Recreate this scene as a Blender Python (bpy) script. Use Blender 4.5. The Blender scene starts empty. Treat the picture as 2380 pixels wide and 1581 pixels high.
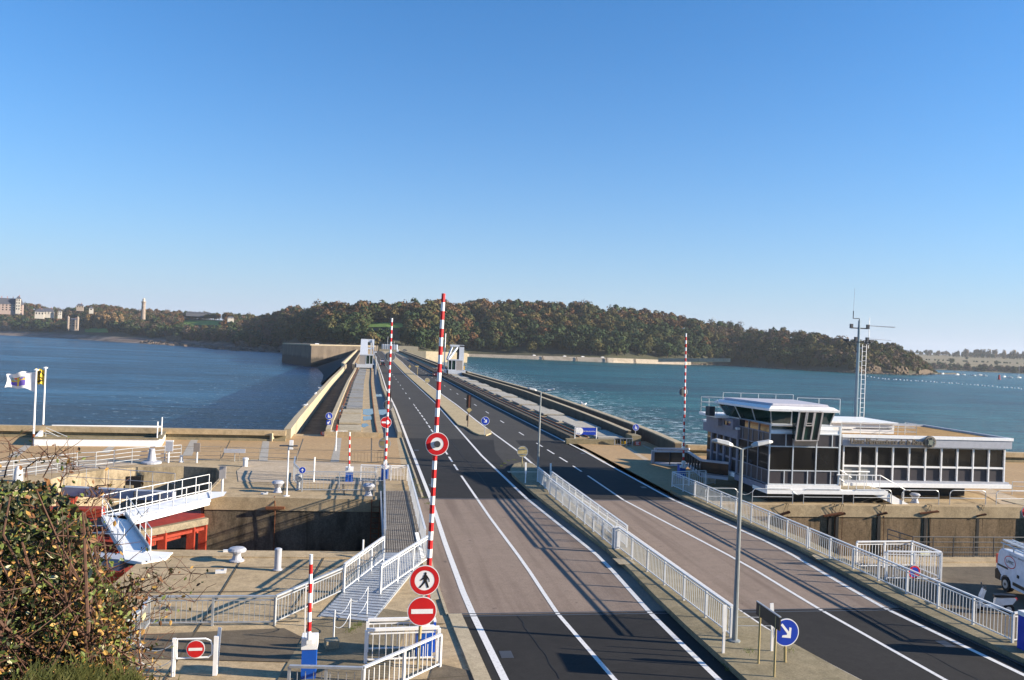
import bpy, math, random
import numpy as np
from mathutils import Vector, Matrix
R = math.radians
rng = np.random.default_rng(7)
random.seed(7)
sc = bpy.context.scene
COL = sc.collection

# ------------------------------------------------------------------ camera
F, CX, CY, CAMZ = 1900.0, 1190.0, 790.5, 10.0      # focal length in photo pixels, eye 10 m above the road
roll = math.atan(.041); yaw = math.atan2(1190 - 862, F); pitch = math.atan((801 - CY) * math.cos(roll) / F)
fw = np.array([math.sin(yaw) * math.cos(pitch), math.cos(yaw) * math.cos(pitch), math.sin(pitch)])
rt0 = np.array([math.cos(yaw), -math.sin(yaw), 0.0]); up0 = np.cross(rt0, fw)
rt = rt0 * math.cos(roll) + up0 * math.sin(roll); up = up0 * math.cos(roll) - rt0 * math.sin(roll)
EYE = np.array([0, 0, CAMZ])
cam = bpy.data.cameras.new("camera"); cam_o = bpy.data.objects.new("camera", cam); COL.objects.link(cam_o)
cam_o.matrix_world = Matrix(((rt[0], up[0], -fw[0], 0), (rt[1], up[1], -fw[1], 0), (rt[2], up[2], -fw[2], CAMZ), (0, 0, 0, 1)))
cam.sensor_width = 36; cam.lens = F / 2380 * 36; cam.clip_start = .3; cam.clip_end = 20000
sc.camera = cam_o

# ------------------------------------------------------------------ sky, sun, exposure
SUN_EL, SUN_AZ = 18.5, 104.0                        # azimuth clockwise from +Y (the road's direction)
w = bpy.data.worlds.new("World"); sc.world = w; w.use_nodes = True
nt = w.node_tree; nt.nodes.clear()
sky = nt.nodes.new("ShaderNodeTexSky"); sky.sky_type = 'NISHITA'; sky.sun_disc = False
sky.sun_elevation = R(SUN_EL); sky.sun_rotation = R(SUN_AZ); sky.altitude = 2000
sky.air_density = 1.5; sky.dust_density = 1.4; sky.ozone_density = 10.0
bg = nt.nodes.new("ShaderNodeBackground"); bg.inputs[1].default_value = 0.085
wo = nt.nodes.new("ShaderNodeOutputWorld")
# aerosol haze of the lowest sky: the sky pales toward the horizon
tc = nt.nodes.new("ShaderNodeTexCoord"); sxz = nt.nodes.new("ShaderNodeSeparateXYZ"); nt.links.new(tc.outputs['Generated'], sxz.inputs[0])
ab = nt.nodes.new("ShaderNodeMath"); ab.operation = 'ABSOLUTE'; nt.links.new(sxz.outputs[2], ab.inputs[0])
ml = nt.nodes.new("ShaderNodeMath"); ml.operation = 'MULTIPLY'; ml.inputs[1].default_value = -8.5; nt.links.new(ab.outputs[0], ml.inputs[0])
ex_ = nt.nodes.new("ShaderNodeMath"); ex_.operation = 'EXPONENT'; nt.links.new(ml.outputs[0], ex_.inputs[0])
mk = nt.nodes.new("ShaderNodeMath"); mk.operation = 'MULTIPLY'; mk.use_clamp = True; mk.inputs[1].default_value = 1.15; nt.links.new(ex_.outputs[0], mk.inputs[0])
mx_ = nt.nodes.new("ShaderNodeMix"); mx_.data_type = 'RGBA'; nt.links.new(mk.outputs[0], mx_.inputs[0]); tn = nt.nodes.new('ShaderNodeMix'); tn.data_type = 'RGBA'; tn.blend_type = 'MULTIPLY'; tn.inputs[0].default_value = 1; nt.links.new(sky.outputs[0], tn.inputs[6]); tn.inputs[7].default_value = (.78, 1.06, 1.04, 1); nt.links.new(tn.outputs[2], mx_.inputs[6]); mx_.inputs[7].default_value = (2.9, 3.4, 4.2, 1)
nt.links.new(mx_.outputs[2], bg.inputs[0]); nt.links.new(bg.outputs[0], wo.inputs[0])
sl = bpy.data.lights.new("sun", 'SUN'); sl.energy = 5.0; sl.angle = R(.5); sl.color = (1, .875, .70)
so = bpy.data.objects.new("sun", sl); COL.objects.link(so)
sd = Vector((math.sin(R(SUN_AZ)) * math.cos(R(SUN_EL)), math.cos(R(SUN_AZ)) * math.cos(R(SUN_EL)), math.sin(R(SUN_EL))))
so.rotation_euler = sd.to_track_quat('Z', 'Y').to_euler(); so.location = (40, -20, 60)
vs = sc.view_settings; vs.view_transform = 'Standard'; vs.look = 'None'; vs.exposure = 1.25; vs.gamma = 1.0; vs.use_curve_mapping = False

# ------------------------------------------------------------------ where a point of the photograph stands, on a known plane
def ray(x, y): return (fw * F + rt * (x - CX) - up * (y - CY)) / F
def P(x, y, z=0.0):
    d = ray(x, y); return EYE + d * ((z - CAMZ) / d[2])
def PY(x, y, Y):
    d = ray(x, y); return EYE + d * (Y / d[1])
def PX(x, y, X):
    d = ray(x, y); return EYE + d * (X / d[0])
def PD(x, y, dist):
    d = ray(x, y); return EYE + d * (dist / math.hypot(d[0], d[1]))
def Zb(bx, by, s, l): return [(bx + a / s, by + b / s) for a, b in l]
def height(base, top, z=0.0):
    b = P(base[0], base[1], z); return PY(top[0], top[1], b[1])[2] - z
def hor(x): return 801 + .041 * (x - 1190)

# ------------------------------------------------------------------ mesh and object helpers
class MB:
    def __init__(s, m=None): s.v = []; s.f = []; s.mi = []; s.mats = []; s.m = m
    def _mi(s):
        if s.m not in s.mats: s.mats.append(s.m)
        return s.mats.index(s.m)
    def add(s, vs_, fs):
        o = len(s.v); s.v += [tuple(map(float, p)) for p in vs_]; k = s._mi()
        for f in fs: s.f.append(tuple(i + o for i in f)); s.mi.append(k)
    def quad(s, *p): s.add(p, [tuple(range(len(p)))])
    def box(s, c, d, rz=0.0):
        x, y, z = d[0] / 2, d[1] / 2, d[2] / 2; ca, sa = math.cos(rz), math.sin(rz)
        vs_ = [(c[0] + a * x * ca - b * y * sa, c[1] + a * x * sa + b * y * ca, c[2] + k * z) for k in (-1, 1) for a, b in ((-1, -1), (1, -1), (1, 1), (-1, 1))]
        s.add(vs_, [(3, 2, 1, 0), (4, 5, 6, 7), (0, 1, 5, 4), (1, 2, 6, 5), (2, 3, 7, 6), (3, 0, 4, 7)])
    def bb(s, x0, y0, z0, x1, y1, z1): s.box(((x0 + x1) / 2, (y0 + y1) / 2, (z0 + z1) / 2), (x1 - x0, y1 - y0, z1 - z0))
    def bar(s, p, q, a, b=None, upv=(0, 0, 1)):
        b = b or a; p = np.array(p, float); q = np.array(q, float); d = q - p; L = np.linalg.norm(d)
        if L < 1e-6: return
        d /= L; u = np.array(upv, float)
        if abs(d @ u) > .98: u = np.array((0, 1.0, 0))
        r = np.cross(d, u); r /= np.linalg.norm(r); u = np.cross(r, d)
        vs_ = [e + r * i * a / 2 + u * j * b / 2 for e in (p, q) for i, j in ((-1, -1), (1, -1), (1, 1), (-1, 1))]
        s.add(vs_, [(0, 1, 2, 3), (7, 6, 5, 4), (0, 4, 5, 1), (1, 5, 6, 2), (2, 6, 7, 3), (3, 7, 4, 0)])
    def tube(s, pts, r, n=8, r2=None):
        pts = [np.array(p, float) for p in pts]; N = len(pts); vs_ = []
        for i, p in enumerate(pts):
            d = pts[min(i + 1, N - 1)] - pts[max(i - 1, 0)]; d = d / (np.linalg.norm(d) + 1e-9)
            u = np.array((0, 0, 1.0)) if abs(d[2]) < .9 else np.array((0, 1.0, 0))
            a = np.cross(d, u); a /= np.linalg.norm(a); b = np.cross(a, d)
            rr = r if r2 is None else r + (r2 - r) * i / max(N - 1, 1)
            vs_ += [p + rr * (a * math.cos(2 * math.pi * k / n) + b * math.sin(2 * math.pi * k / n)) for k in range(n)]
        fs = [(i * n + k, i * n + (k + 1) % n, (i + 1) * n + (k + 1) % n, (i + 1) * n + k) for i in range(N - 1) for k in range(n)]
        fs += [tuple(range(n))[::-1], tuple((N - 1) * n + k for k in range(n))]
        s.add(vs_, fs)
    def lathe(s, c, prof, n=20):
        vs_ = []; fs = []
        for r, z in prof: vs_ += [(c[0] + r * math.cos(2 * math.pi * k / n), c[1] + r * math.sin(2 * math.pi * k / n), c[2] + z) for k in range(n)]
        for i in range(len(prof) - 1): fs += [(i * n + k, i * n + (k + 1) % n, (i + 1) * n + (k + 1) % n, (i + 1) * n + k) for k in range(n)]
        fs += [tuple(range(n))[::-1], tuple((len(prof) - 1) * n + k for k in range(n))]
        s.add(vs_, fs)
    def prism(s, poly, z0, z1):
        n = len(poly); A = sum(poly[i][0] * poly[(i + 1) % n][1] - poly[(i + 1) % n][0] * poly[i][1] for i in range(n))
        if A < 0: poly = poly[::-1]
        vs_ = [(p[0], p[1], z0) for p in poly] + [(p[0], p[1], z1) for p in poly]
        s.add(vs_, [tuple(range(n))[::-1], tuple(range(n, 2 * n))] + [(i, (i + 1) % n, (i + 1) % n + n, i + n) for i in range(n)])
    def xz(s, poly, y0, y1, org=(0, 0, 0)):      # polygon in the XZ plane, extruded along Y
        n = len(poly); A = sum(poly[i][0] * poly[(i + 1) % n][1] - poly[(i + 1) % n][0] * poly[i][1] for i in range(n))
        if A < 0: poly = poly[::-1]
        vs_ = [(p[0] + org[0], y0 + org[1], p[1] + org[2]) for p in poly] + [(p[0] + org[0], y1 + org[1], p[1] + org[2]) for p in poly]
        s.add(vs_, [tuple(range(n)), tuple(range(n, 2 * n))[::-1]] + [((i + 1) % n, i, i + n, (i + 1) % n + n) for i in range(n)])
    def disc(s, r, y0, y1, org=(0, 0, 0), n=40): s.xz([(r * math.cos(2 * math.pi * k / n), r * math.sin(2 * math.pi * k / n)) for k in range(n)], y0, y1, org)
    def sweep(s, line, prof):                    # profile (x across, z) along a polyline of ground points
        L = [np.array(p[:2], float) for p in line]; N = len(L); n = len(prof); vs_ = []
        zz = [p[2] if len(p) > 2 else 0 for p in line]
        for i, p in enumerate(L):
            d = L[min(i + 1, N - 1)] - L[max(i - 1, 0)]; d /= np.linalg.norm(d); r = np.array((d[1], -d[0]))
            vs_ += [(p[0] + r[0] * a, p[1] + r[1] * a, zz[i] + b) for a, b in prof]
        fs = [(i * n + k, (i + 1) * n + k, (i + 1) * n + (k + 1) % n, i * n + (k + 1) % n) for i in range(N - 1) for k in range(n)]
        fs += [tuple(range(n)), tuple((N - 1) * n + k for k in range(n))[::-1]]
        s.add(vs_, fs)
    def build(s, name, parent=None, smooth=False):
        me = bpy.data.meshes.new(name); root = parent
        while root is not None and root.parent is not None: root = root.parent
        off = np.array(root.location) if root is not None else np.zeros(3)
        me.from_pydata([tuple(np.array(p) - off) for p in s.v], [], s.f)
        for m in s.mats: me.materials.append(m)
        if len(s.mats) > 1: me.polygons.foreach_set('material_index', s.mi)
        if smooth: me.polygons.foreach_set('use_smooth', [True] * len(me.polygons))
        me.update(); o = bpy.data.objects.new(name, me); COL.objects.link(o)
        if parent is not None: o.parent = parent
        return o

def tag(o, label=None, cat=None, group=None, kind=None):
    if label: o['label'] = label
    if cat: o['category'] = cat
    if group: o['group'] = group
    if kind: o['kind'] = kind
    return o
def thing(name, label, cat, loc=(0, 0, 0), group=None):
    o = bpy.data.objects.new(name, None); COL.objects.link(o); o.location = tuple(map(float, loc)); o.empty_display_size = .3
    return tag(o, label, cat, group)
def dup(root, loc, rz=0.0, label=None, group=None, scale=None):
    r = root.copy(); COL.objects.link(r); r.location = tuple(map(float, loc)); r.rotation_euler = (0, 0, rz)
    if scale: r.scale = (scale,) * 3 if not isinstance(scale, tuple) else scale
    if label: r['label'] = label
    if group: r['group'] = group
    for ch in root.children:
        c = ch.copy(); COL.objects.link(c); c.parent = r
        for g in ch.children:
            d = g.copy(); COL.objects.link(d); d.parent = c
    return r
def struct(mb, name, **k): return tag(mb.build(name, **k), kind='structure')

# ------------------------------------------------------------------ materials
def nm(name):
    m = bpy.data.materials.new(name); m.use_nodes = True; t = m.node_tree; b = t.nodes['Principled BSDF']; return m, t, b
def ramp(t, inp, stops):
    r = t.nodes.new('ShaderNodeValToRGB'); e = r.color_ramp.elements
    while len(e) < len(stops): e.new(.5)
    for k, (p, c) in enumerate(stops): e[k].position = p; e[k].color = (*c, 1) if len(c) == 3 else c
    t.links.new(inp, r.inputs[0]); return r.outputs[0]
def noise(t, co, scale, detail=4, rough=.55, dist=0):
    n = t.nodes.new('ShaderNodeTexNoise'); n.inputs['Scale'].default_value = scale; n.inputs['Detail'].default_value = detail
    n.inputs['Roughness'].default_value = rough; n.inputs['Distortion'].default_value = dist
    t.links.new(co, n.inputs['Vector']); return n.outputs['Fac']
def pos(t, scale=(1, 1, 1), obj=False):
    if obj: g = t.nodes.new('ShaderNodeTexCoord').outputs['Object']
    else: g = t.nodes.new('ShaderNodeNewGeometry').outputs['Position']
    mp = t.nodes.new('ShaderNodeMapping'); mp.inputs['Scale'].default_value = scale; t.links.new(g, mp.inputs[0]); return mp.outputs[0]
def mix(t, fac, a, b, mode='MIX'):
    n = t.nodes.new('ShaderNodeMix'); n.data_type = 'RGBA'; n.blend_type = mode
    for k, v in ((0, fac), (6, a), (7, b)):
        if isinstance(v, (int, float)): n.inputs[k].default_value = v
        elif isinstance(v, tuple): n.inputs[k].default_value = (*v, 1)
        else: t.links.new(v, n.inputs[k])
    return n.outputs[2]
def bump(t, b, h, strength=.3, dist=.02):
    n = t.nodes.new('ShaderNodeBump'); n.inputs['Strength'].default_value = strength; n.inputs['Distance'].default_value = dist
    t.links.new(h, n.inputs['Height']); t.links.new(n.outputs[0], b.inputs['Normal'])
def plain(name, c, rough=.5, metal=0.0, var=.12, scale=4.0, spec=.4):
    m, t, b = nm(name); co = pos(t); f = noise(t, co, scale, 5)
    lo = tuple(max(0, x * (1 - var)) for x in c); hi = tuple(min(1, x * (1 + var)) for x in c)
    t.links.new(ramp(t, f, [(.3, lo), (.7, hi)]), b.inputs['Base Color'])
    b.inputs['Roughness'].default_value = rough; b.inputs['Metallic'].default_value = metal; b.inputs['Specular IOR Level'].default_value = spec
    return m
def stony(name, c1, c2, stain, scale=1.0, streak=False, fine=30, stain_amt=.5, rough=.9, bstr=.25):
    c1, c2, stain = (tuple(x * .92 for x in c) for c in (c1, c2, stain))
    m, t, b = nm(name); co = pos(t, (1, 1, .25) if streak else (1, 1, 1))
    a = ramp(t, noise(t, co, .35 * scale, 6, .6, .4), [(.32, c1), (.68, c2)])
    f3 = noise(t, pos(t), min(fine, 12) * .22, 6, .72); a = mix(t, .75, a, ramp(t, f3, [(.30, (.52,) * 3), (.50, (.95,) * 3), (.70, (1.32,) * 3)]), 'MULTIPLY')
    f2 = noise(t, pos(t), min(fine, 16), 4, .75); a = mix(t, .35, a, ramp(t, f2, [(.35, tuple(x * .55 for x in c1)), (.65, tuple(min(1, x * 1.35) for x in c2))]))
    st = ramp(t, noise(t, co, .9 * scale, 8, .68, .8), [(.48, (0, 0, 0)), (.68, (stain_amt,) * 3)])
    a = mix(t, st, a, stain); t.links.new(a, b.inputs['Base Color'])
    b.inputs['Roughness'].default_value = rough; b.inputs['Specular IOR Level'].default_value = .2
    bump(t, b, f2, bstr, .02); return m

WHITE = plain('white_paint', (.83, .82, .80), .4, var=.06)
OFFW = plain('dull_white_paint', (.62, .63, .64), .5, var=.1)
RAILW = plain('white_railing_paint', (.62, .63, .63), .4, var=.08)
GALV = plain('galvanised_steel', (.42, .44, .46), .45, .4, var=.15)
ALU = plain('aluminium_frame', (.62, .65, .67), .35, .3, var=.06)
SHADE_GREY = plain('shaded_grey_cladding', (.20, .20, .25), .5)  # grey darkened to hold the shade of the building's left faces
GREYP = plain('pale_grey_paint', (.38, .39, .43), .45, var=.08)
DGREY = plain('dark_grey_paint', (.05, .052, .058), .5)
BLACK = plain('black_paint', (.012, .012, .013), .5)
REDP = plain('signal_red_paint', (.55, .012, .015), .45, var=.08)
GATE_RED = stony('red_lead_paint', (.29, .036, .02), (.38, .055, .028), (.16, .035, .02), 2.0, fine=12, stain_amt=.5, rough=.6, bstr=.1)
BLUEP = plain('signal_blue_paint', (.008, .045, .40), .4, var=.08)
BLUEC = plain('cabinet_blue_paint', (.008, .085, .42), .4, var=.08)
TAN = plain('sunlit_galvanised_tan', (.42, .33, .15), .55)  # yellow sunlight on galvanised steel, put into the base colour
YELL = plain('yellow_paint', (.75, .42, .02), .5)
ORANGE = plain('orange_red_panel', (.8, .10, .05), .5)
WOOD = stony('weathered_timber', (.20, .16, .11), (.32, .27, .19), (.08, .07, .05), 3, fine=14)
RUBBER = plain('black_rubber', (.012, .012, .012), .8)
RUST = stony('rusty_steel', (.16, .06, .03), (.26, .10, .045), (.06, .03, .02), 2, fine=20)
CONC = stony('quay_concrete', (.39, .285, .16), (.51, .395, .245), (.19, .145, .085), .9, fine=26, stain_amt=.45)
CONC_L = stony('pale_concrete', (.39, .325, .215), (.50, .42, .295), (.27, .22, .15), .9, fine=22, stain_amt=.4)
CONC_D = stony('mossy_concrete', (.23, .19, .115), (.31, .26, .165), (.13, .11, .06), 1.2, fine=18, stain_amt=.55)
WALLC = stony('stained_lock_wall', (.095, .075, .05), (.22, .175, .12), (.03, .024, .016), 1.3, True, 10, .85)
WALLR = stony('wet_lock_wall', (.11, .075, .04), (.30, .21, .125), (.03, .026, .014), 1.6, True, 9, .8)
PAVE = stony('aggregate_paving', (.40, .26, .13), (.47, .32, .17), (.34, .24, .14), .5, fine=42, stain_amt=.4, bstr=.3)
PAVE_G = stony('grey_paving_strip', (.38, .35, .30), (.44, .41, .36), (.30, .27, .22), .8, fine=40)
PAVE_P = stony('pale_worn_paving', (.46, .36, .25), (.53, .43, .31), (.36, .28, .18), .7, fine=40)
ASPH = stony('new_asphalt', (.024, .0225, .0215), (.032, .030, .028), (.018, .017, .016), .5, fine=28, stain_amt=.6, rough=.85, bstr=.25)
ASPH_O = stony('old_asphalt', (.054, .051, .047), (.068, .064, .058), (.042, .039, .036), .4, fine=26, stain_amt=.6, bstr=.25)
GRITTY = stony('gritty_asphalt', (.115, .09, .062), (.17, .14, .10), (.08, .06, .042), .8, fine=18)
GRAVEL = stony('roof_gravel', (.30, .17, .06), (.50, .31, .12), (.2, .12, .05), 2.0, fine=9, bstr=.9)
ISLAND = stony('gravelly_median', (.42, .33, .19), (.51, .41, .25), (.32, .25, .14), .8, fine=22)
FARSTONE = stony('pale_sea_wall', (.36, .30, .22), (.46, .39, .30), (.20, .16, .11), .12, True, 2, .6)
ROCK = stony('foreshore_rock', (.11, .08, .06), (.20, .15, .11), (.05, .04, .032), .08, fine=.6, stain_amt=.8, bstr=1)
CLIFF = stony('ochre_cliff', (.085, .062, .042), (.155, .11, .072), (.06, .045, .03), .1, fine=.5, stain_amt=.7)

def deck_mat():
    m, t, b = nm('bridge_deck_concrete'); co = pos(t)
    a = ramp(t, noise(t, co, .5, 6, .6), [(.3, (.195, .145, .108)), (.7, (.25, .19, .148))])
    f3 = noise(t, co, 2.6, 7, .75); a = mix(t, .8, a, ramp(t, f3, [(.3, (.62,) * 3), (.5, (1.0,) * 3), (.7, (1.25,) * 3)]), 'MULTIPLY')
    f2 = noise(t, co, 14, 4, .8); a = mix(t, .5, a, ramp(t, f2, [(.3, (.10, .068, .048)), (.7, (.33, .245, .185))]))
    wt = noise(t, pos(t, (1, .04, 1)), 1.6, 4); a = mix(t, ramp(t, wt, [(.46, (0, 0, 0)), (.66, (.6,) * 3)]), a, (.12, .08, .058))
    sp = ramp(t, noise(t, co, 2.3, 2, .5), [(.70, (0, 0, 0)), (.76, (.75,) * 3)]); a = mix(t, sp, a, (.07, .05, .045))
    t.links.new(a, b.inputs['Base Color']); b.inputs['Roughness'].default_value = .9; bump(t, b, f2, .2, .01); return m
DECK = deck_mat()
def line_mat():
    m, t, b = nm('road_marking_paint'); co = pos(t)
    a = ramp(t, noise(t, co, 9, 6, .75), [(.30, (.30, .29, .28)), (.46, (.66, .655, .64))]); t.links.new(a, b.inputs['Base Color']); b.inputs['Roughness'].default_value = .7; return m
LINE = line_mat()
def glass(name, c, rough=.04, spec=.55):
    m, t, b = nm(name); f = noise(t, pos(t), .5, 2)
    t.links.new(ramp(t, f, [(.35, tuple(x * .6 for x in c)), (.65, tuple(x * 1.5 for x in c))]), b.inputs['Base Color'])
    b.inputs['Roughness'].default_value = rough; b.inputs['Specular IOR Level'].default_value = spec; return m
GLASS = glass('dark_window_glass', (.012, .012, .012)); GLASSG = glass('green_tinted_glass', (.012, .035, .03)); PANEL = plain('charcoal_cladding_panel', (.055, .048, .052), .35, var=.08)
TINTED = glass('bronze_balustrade_glass', (.06, .04, .028))

def water(name, deep, light, foam_glint_dir):
    m, t, b = nm(name)
    co = pos(t)
    big = noise(t, pos(t, (.0030, .011, 1)), 1.0, 7, .62, 1.2)
    mid = noise(t, pos(t, (.030, .15, 1)), 1.0, 7, .68, .8)
    fine_ = noise(t, pos(t, (.30, .9, 1)), 1.0, 5, .7, .3)
    md = tuple((p + q) / 2 for p, q in zip(deep, light)); dk = tuple(x * .35 for x in deep); hi = tuple(min(1, x * 1.25 + .01) for x in light)
    ad0 = t.nodes.new('ShaderNodeMath'); ad0.operation = 'MULTIPLY_ADD'; t.links.new(mid, ad0.inputs[0]); ad0.inputs[1].default_value = 1.1; t.links.new(big, ad0.inputs[2])
    ad1 = t.nodes.new('ShaderNodeMath'); ad1.operation = 'MULTIPLY_ADD'; t.links.new(fine_, ad1.inputs[0]); ad1.inputs[1].default_value = .9; t.links.new(ad0.outputs[0], ad1.inputs[2])
    mr0 = t.nodes.new('ShaderNodeMapRange'); t.links.new(ad1.outputs[0], mr0.inputs[0]); mr0.inputs[1].default_value, mr0.inputs[2].default_value = 1.31, 1.69
    c = ramp(t, mr0.outputs[0], [(.05, dk), (.32, deep), (.55, md), (.78, light), (.98, hi)])
    sx = t.nodes.new('ShaderNodeSeparateXYZ'); t.links.new(co, sx.inputs[0])
    mr = t.nodes.new('ShaderNodeMapRange'); t.links.new(sx.outputs[0], mr.inputs[0])
    if foam_glint_dir > 0: mr.inputs[1].default_value, mr.inputs[2].default_value = 52, 120
    else: mr.inputs[1].default_value, mr.inputs[2].default_value = -18, -220
    mr.inputs[3].default_value, mr.inputs[4].default_value = (.17, -.06) if foam_glint_dir > 0 else (.09, -.03)
    ad = t.nodes.new('ShaderNodeMath'); fo = noise(t, pos(t, (.30, .42, 1)), 1.0, 8, .78, .4); t.links.new(fo, ad.inputs[0]); t.links.new(mr.outputs[0], ad.inputs[1])
    fm = ramp(t, ad.outputs[0], [(.665, (0, 0, 0)), (.71, (.9,) * 3)])
    c = mix(t, fm, c, (.62, .70, .72))  # white foam flecks in the colour, also standing for sun sparkle
    t.links.new(c, b.inputs['Base Color'])
    b.inputs['Roughness'].default_value = .25; b.inputs['Specular IOR Level'].default_value = .38 if foam_glint_dir > 0 else .75; b.inputs['IOR'].default_value = 1.33; t.links.new(ramp(t, mr0.outputs[0], [(.05, (.04, .30, .34)), (.5, (.14, .66, .70)), (.95, (.36, 1, 1))] if foam_glint_dir > 0 else [(.05, (.04, .18, .28)), (.32, (.14, .42, .66)), (.62, (.42, .80, 1)), (.92, (.9, 1, 1))]), b.inputs['Specular Tint'])
    a2 = t.nodes.new('ShaderNodeMath'); t.links.new(mid, a2.inputs[0]); t.links.new(fine_, a2.inputs[1])
    bump(t, b, a2.outputs[0], 1.0, 1.6); return m
SEA = water('sea_water', (.003, .024, .052), (.013, .072, .135), -1)
BASIN = water('estuary_water', (.001, .040, .048), (.005, .088, .092), 1)
LOCKW = plain('still_lock_water', (.006, .008, .007), .05, spec=.5)
PUD = plain('puddle_water', (.02, .02, .02), .03, spec=.8)
def attr_mat(name, cols, rough=.9):
    m, t, b = nm(name); oi = t.nodes.new('ShaderNodeObjectInfo'); at = t.nodes.new('ShaderNodeAttribute'); at.attribute_name = 'tint'
    ad = t.nodes.new('ShaderNodeMath'); ad.operation = 'ADD'; t.links.new(oi.outputs['Random'], ad.inputs[0]); t.links.new(at.outputs['Fac'], ad.inputs[1])
    fr = t.nodes.new('ShaderNodeMath'); fr.operation = 'FRACT'; t.links.new(ad.outputs[0], fr.inputs[0])
    c = ramp(t, fr.outputs[0], [((k + .5) / len(cols), c_) for k, c_ in enumerate(cols)])
    f = noise(t, pos(t), .22, 3); c = mix(t, .55, c, ramp(t, f, [(.3, (.45,) * 3), (.7, (1.5,) * 3)]), 'MULTIPLY')
    t.links.new(c, b.inputs['Base Color']); b.inputs['Roughness'].default_value = rough; b.inputs['Specular IOR Level'].default_value = .1; return m
# ================================================================== SETTING
def polyx(pts, z=0):
    q = np.array([P(x, y, z) for x, y in pts]); q = q[np.argsort(q[:, 1])]
    def f(y):
        if y < q[0, 1]: a, b_ = q[0], q[1]
        elif y > q[-1, 1]: a, b_ = q[-3], q[-1]
        else: return float(np.interp(y, q[:, 1], q[:, 0]))
        return float(a[0] + (b_[0] - a[0]) * (y - a[1]) / (b_[1] - a[1]))
    return f
Z2 = lambda l: Zb(600, 640, 3.689, l)
LLx = polyx([(1168, 1570), (1085, 1400), (1037, 1270), (1003, 1165), (950, 1030), (920, 950)] + Z2([(1100, 980), (1060, 850), (1020, 740)]))
CLx = polyx([(1420, 1570), (1292, 1422), (1220, 1312), (1140, 1205), (1070, 1103), (990, 980)] + Z2([(1269, 1016), (1201, 916), (1150, 850)]))
MLx = polyx([(1660, 1570), (1520, 1435), (1400, 1300), (1225, 1160), (1120, 1060), (1010, 935)] + Z2([(1400, 985), (1250, 845), (1160, 750)]))
MRx = polyx([(1955, 1560), (1830, 1495), (1725, 1425), (1245, 1085), (1204, 1049), (1115, 984), (1061, 941), (1023, 914), (994, 892)] + Z2([(1290, 805), (1235, 745)]))
RCx = polyx([(2160, 1560), (1885, 1405), (1730, 1310), (1450, 1163), (1375, 1112), (1318, 1074), (1216, 1011), (1107, 943), (1033, 897)] + Z2([(1450, 850), (1330, 770)]))
RRx = polyx([(2360, 1560), (2040, 1406), (1810, 1272), (1560, 1160), (1350, 1045)] + Z2([(2000, 1110), (1580, 885), (1300, 735)]))
ISL, PVT = .20, .20                                  # heights of the near median and of the right pavement
YJ0, YJ1, YW, YEND = 29.9, 52.1, 84.3, 690.0        # bridge joints, start of the dam works, end of the dam
SEAZ, BASZ = -14.0, -6.0
def ys(a, b, n): return [a + (b - a) * k / n for k in range(n + 1)]
def band(mb, fl, fr, yl, z):
    L = len(yl); vs_ = [(fl(y), y, z) for y in yl] + [(fr(y), y, z) for y in yl]
    mb.add(vs_, [(k, L + k, L + k + 1, k + 1) for k in range(L - 1)])
def ribbon(mb, f, wd, yl, z): band(mb, lambda y: f(y) - wd / 2, lambda y: f(y) + wd / 2, yl, z)
def off(f, d): return lambda y: f(y) + d
def wallrun(mb, f0, f1, yl, z0, z1):                # a long solid between two sight lines
    L = len(yl); vs_ = []
    for y in yl: a, b_ = f0(y), f1(y); vs_ += [(a, y, z0), (b_, y, z0), (b_, y, z1), (a, y, z1)]
    fs = [(4 * k + j, 4 * k + (j + 1) % 4, 4 * k + 4 + (j + 1) % 4, 4 * k + 4 + j) for k in range(L - 1) for j in range(4)]
    fs = [q[::-1] for q in fs] + [(3, 2, 1, 0)[::-1], tuple(4 * (L - 1) + j for j in (3, 2, 1, 0))]
    mb.add(vs_, fs)
def slab(mb, poly, z0, z1, mt, ms):
    n = len(poly); A = sum(poly[i][0] * poly[(i + 1) % n][1] - poly[(i + 1) % n][0] * poly[i][1] for i in range(n))
    if A < 0: poly = poly[::-1]
    mb.m = mt; mb.add([(p[0], p[1], z1) for p in poly], [tuple(range(n))])
    mb.m = ms
    for i in range(n):
        a, b_ = poly[i], poly[(i + 1) % n]; mb.quad((a[0], a[1], z0), (b_[0], b_[1], z0), (b_[0], b_[1], z1), (a[0], a[1], z1))
far_y = ys(YW, 180, 14) + ys(180, YEND, 26)[1:]
yf = lambda x: float(np.interp(x, [-60, -8, 2, 26, 70], [52.6, 52.1, 51.6, 50.95, 50.5]))
yn = lambda x: float(np.interp(x, [-60, -8, 2, 26, 70], [39.5, 39.1, 38.6, 37.5, 37.3]))

# ---- water: the sea at low tide on the left, the higher estuary basin on the right, still water in the lock
axis = lambda y: .5 * (MLx(min(y, 300)) + MRx(min(y, 300))) if y < 300 else MLx(300) + (y - 300) * (MLx(300) - MLx(200)) / 100
mb = MB(SEA); mb.quad((-4500, 70, SEAZ), (6, 70, SEAZ), (6, 760, SEAZ), (-60, 5000, SEAZ), (-4500, 5000, SEAZ)); struct(mb, 'sea_water')
mb = MB(BASIN); mb.quad((12, 70, BASZ), (4500, 70, BASZ), (4500, 5000, BASZ), (60, 5000, BASZ), (12, 760, BASZ)); struct(mb, 'estuary_water')
mb = MB(LOCKW); mb.quad((-60, 25, -7.2), (90, 25, -7.2), (90, 66, -7.2), (-60, 66, -7.2)); struct(mb, 'lock_water')

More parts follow.
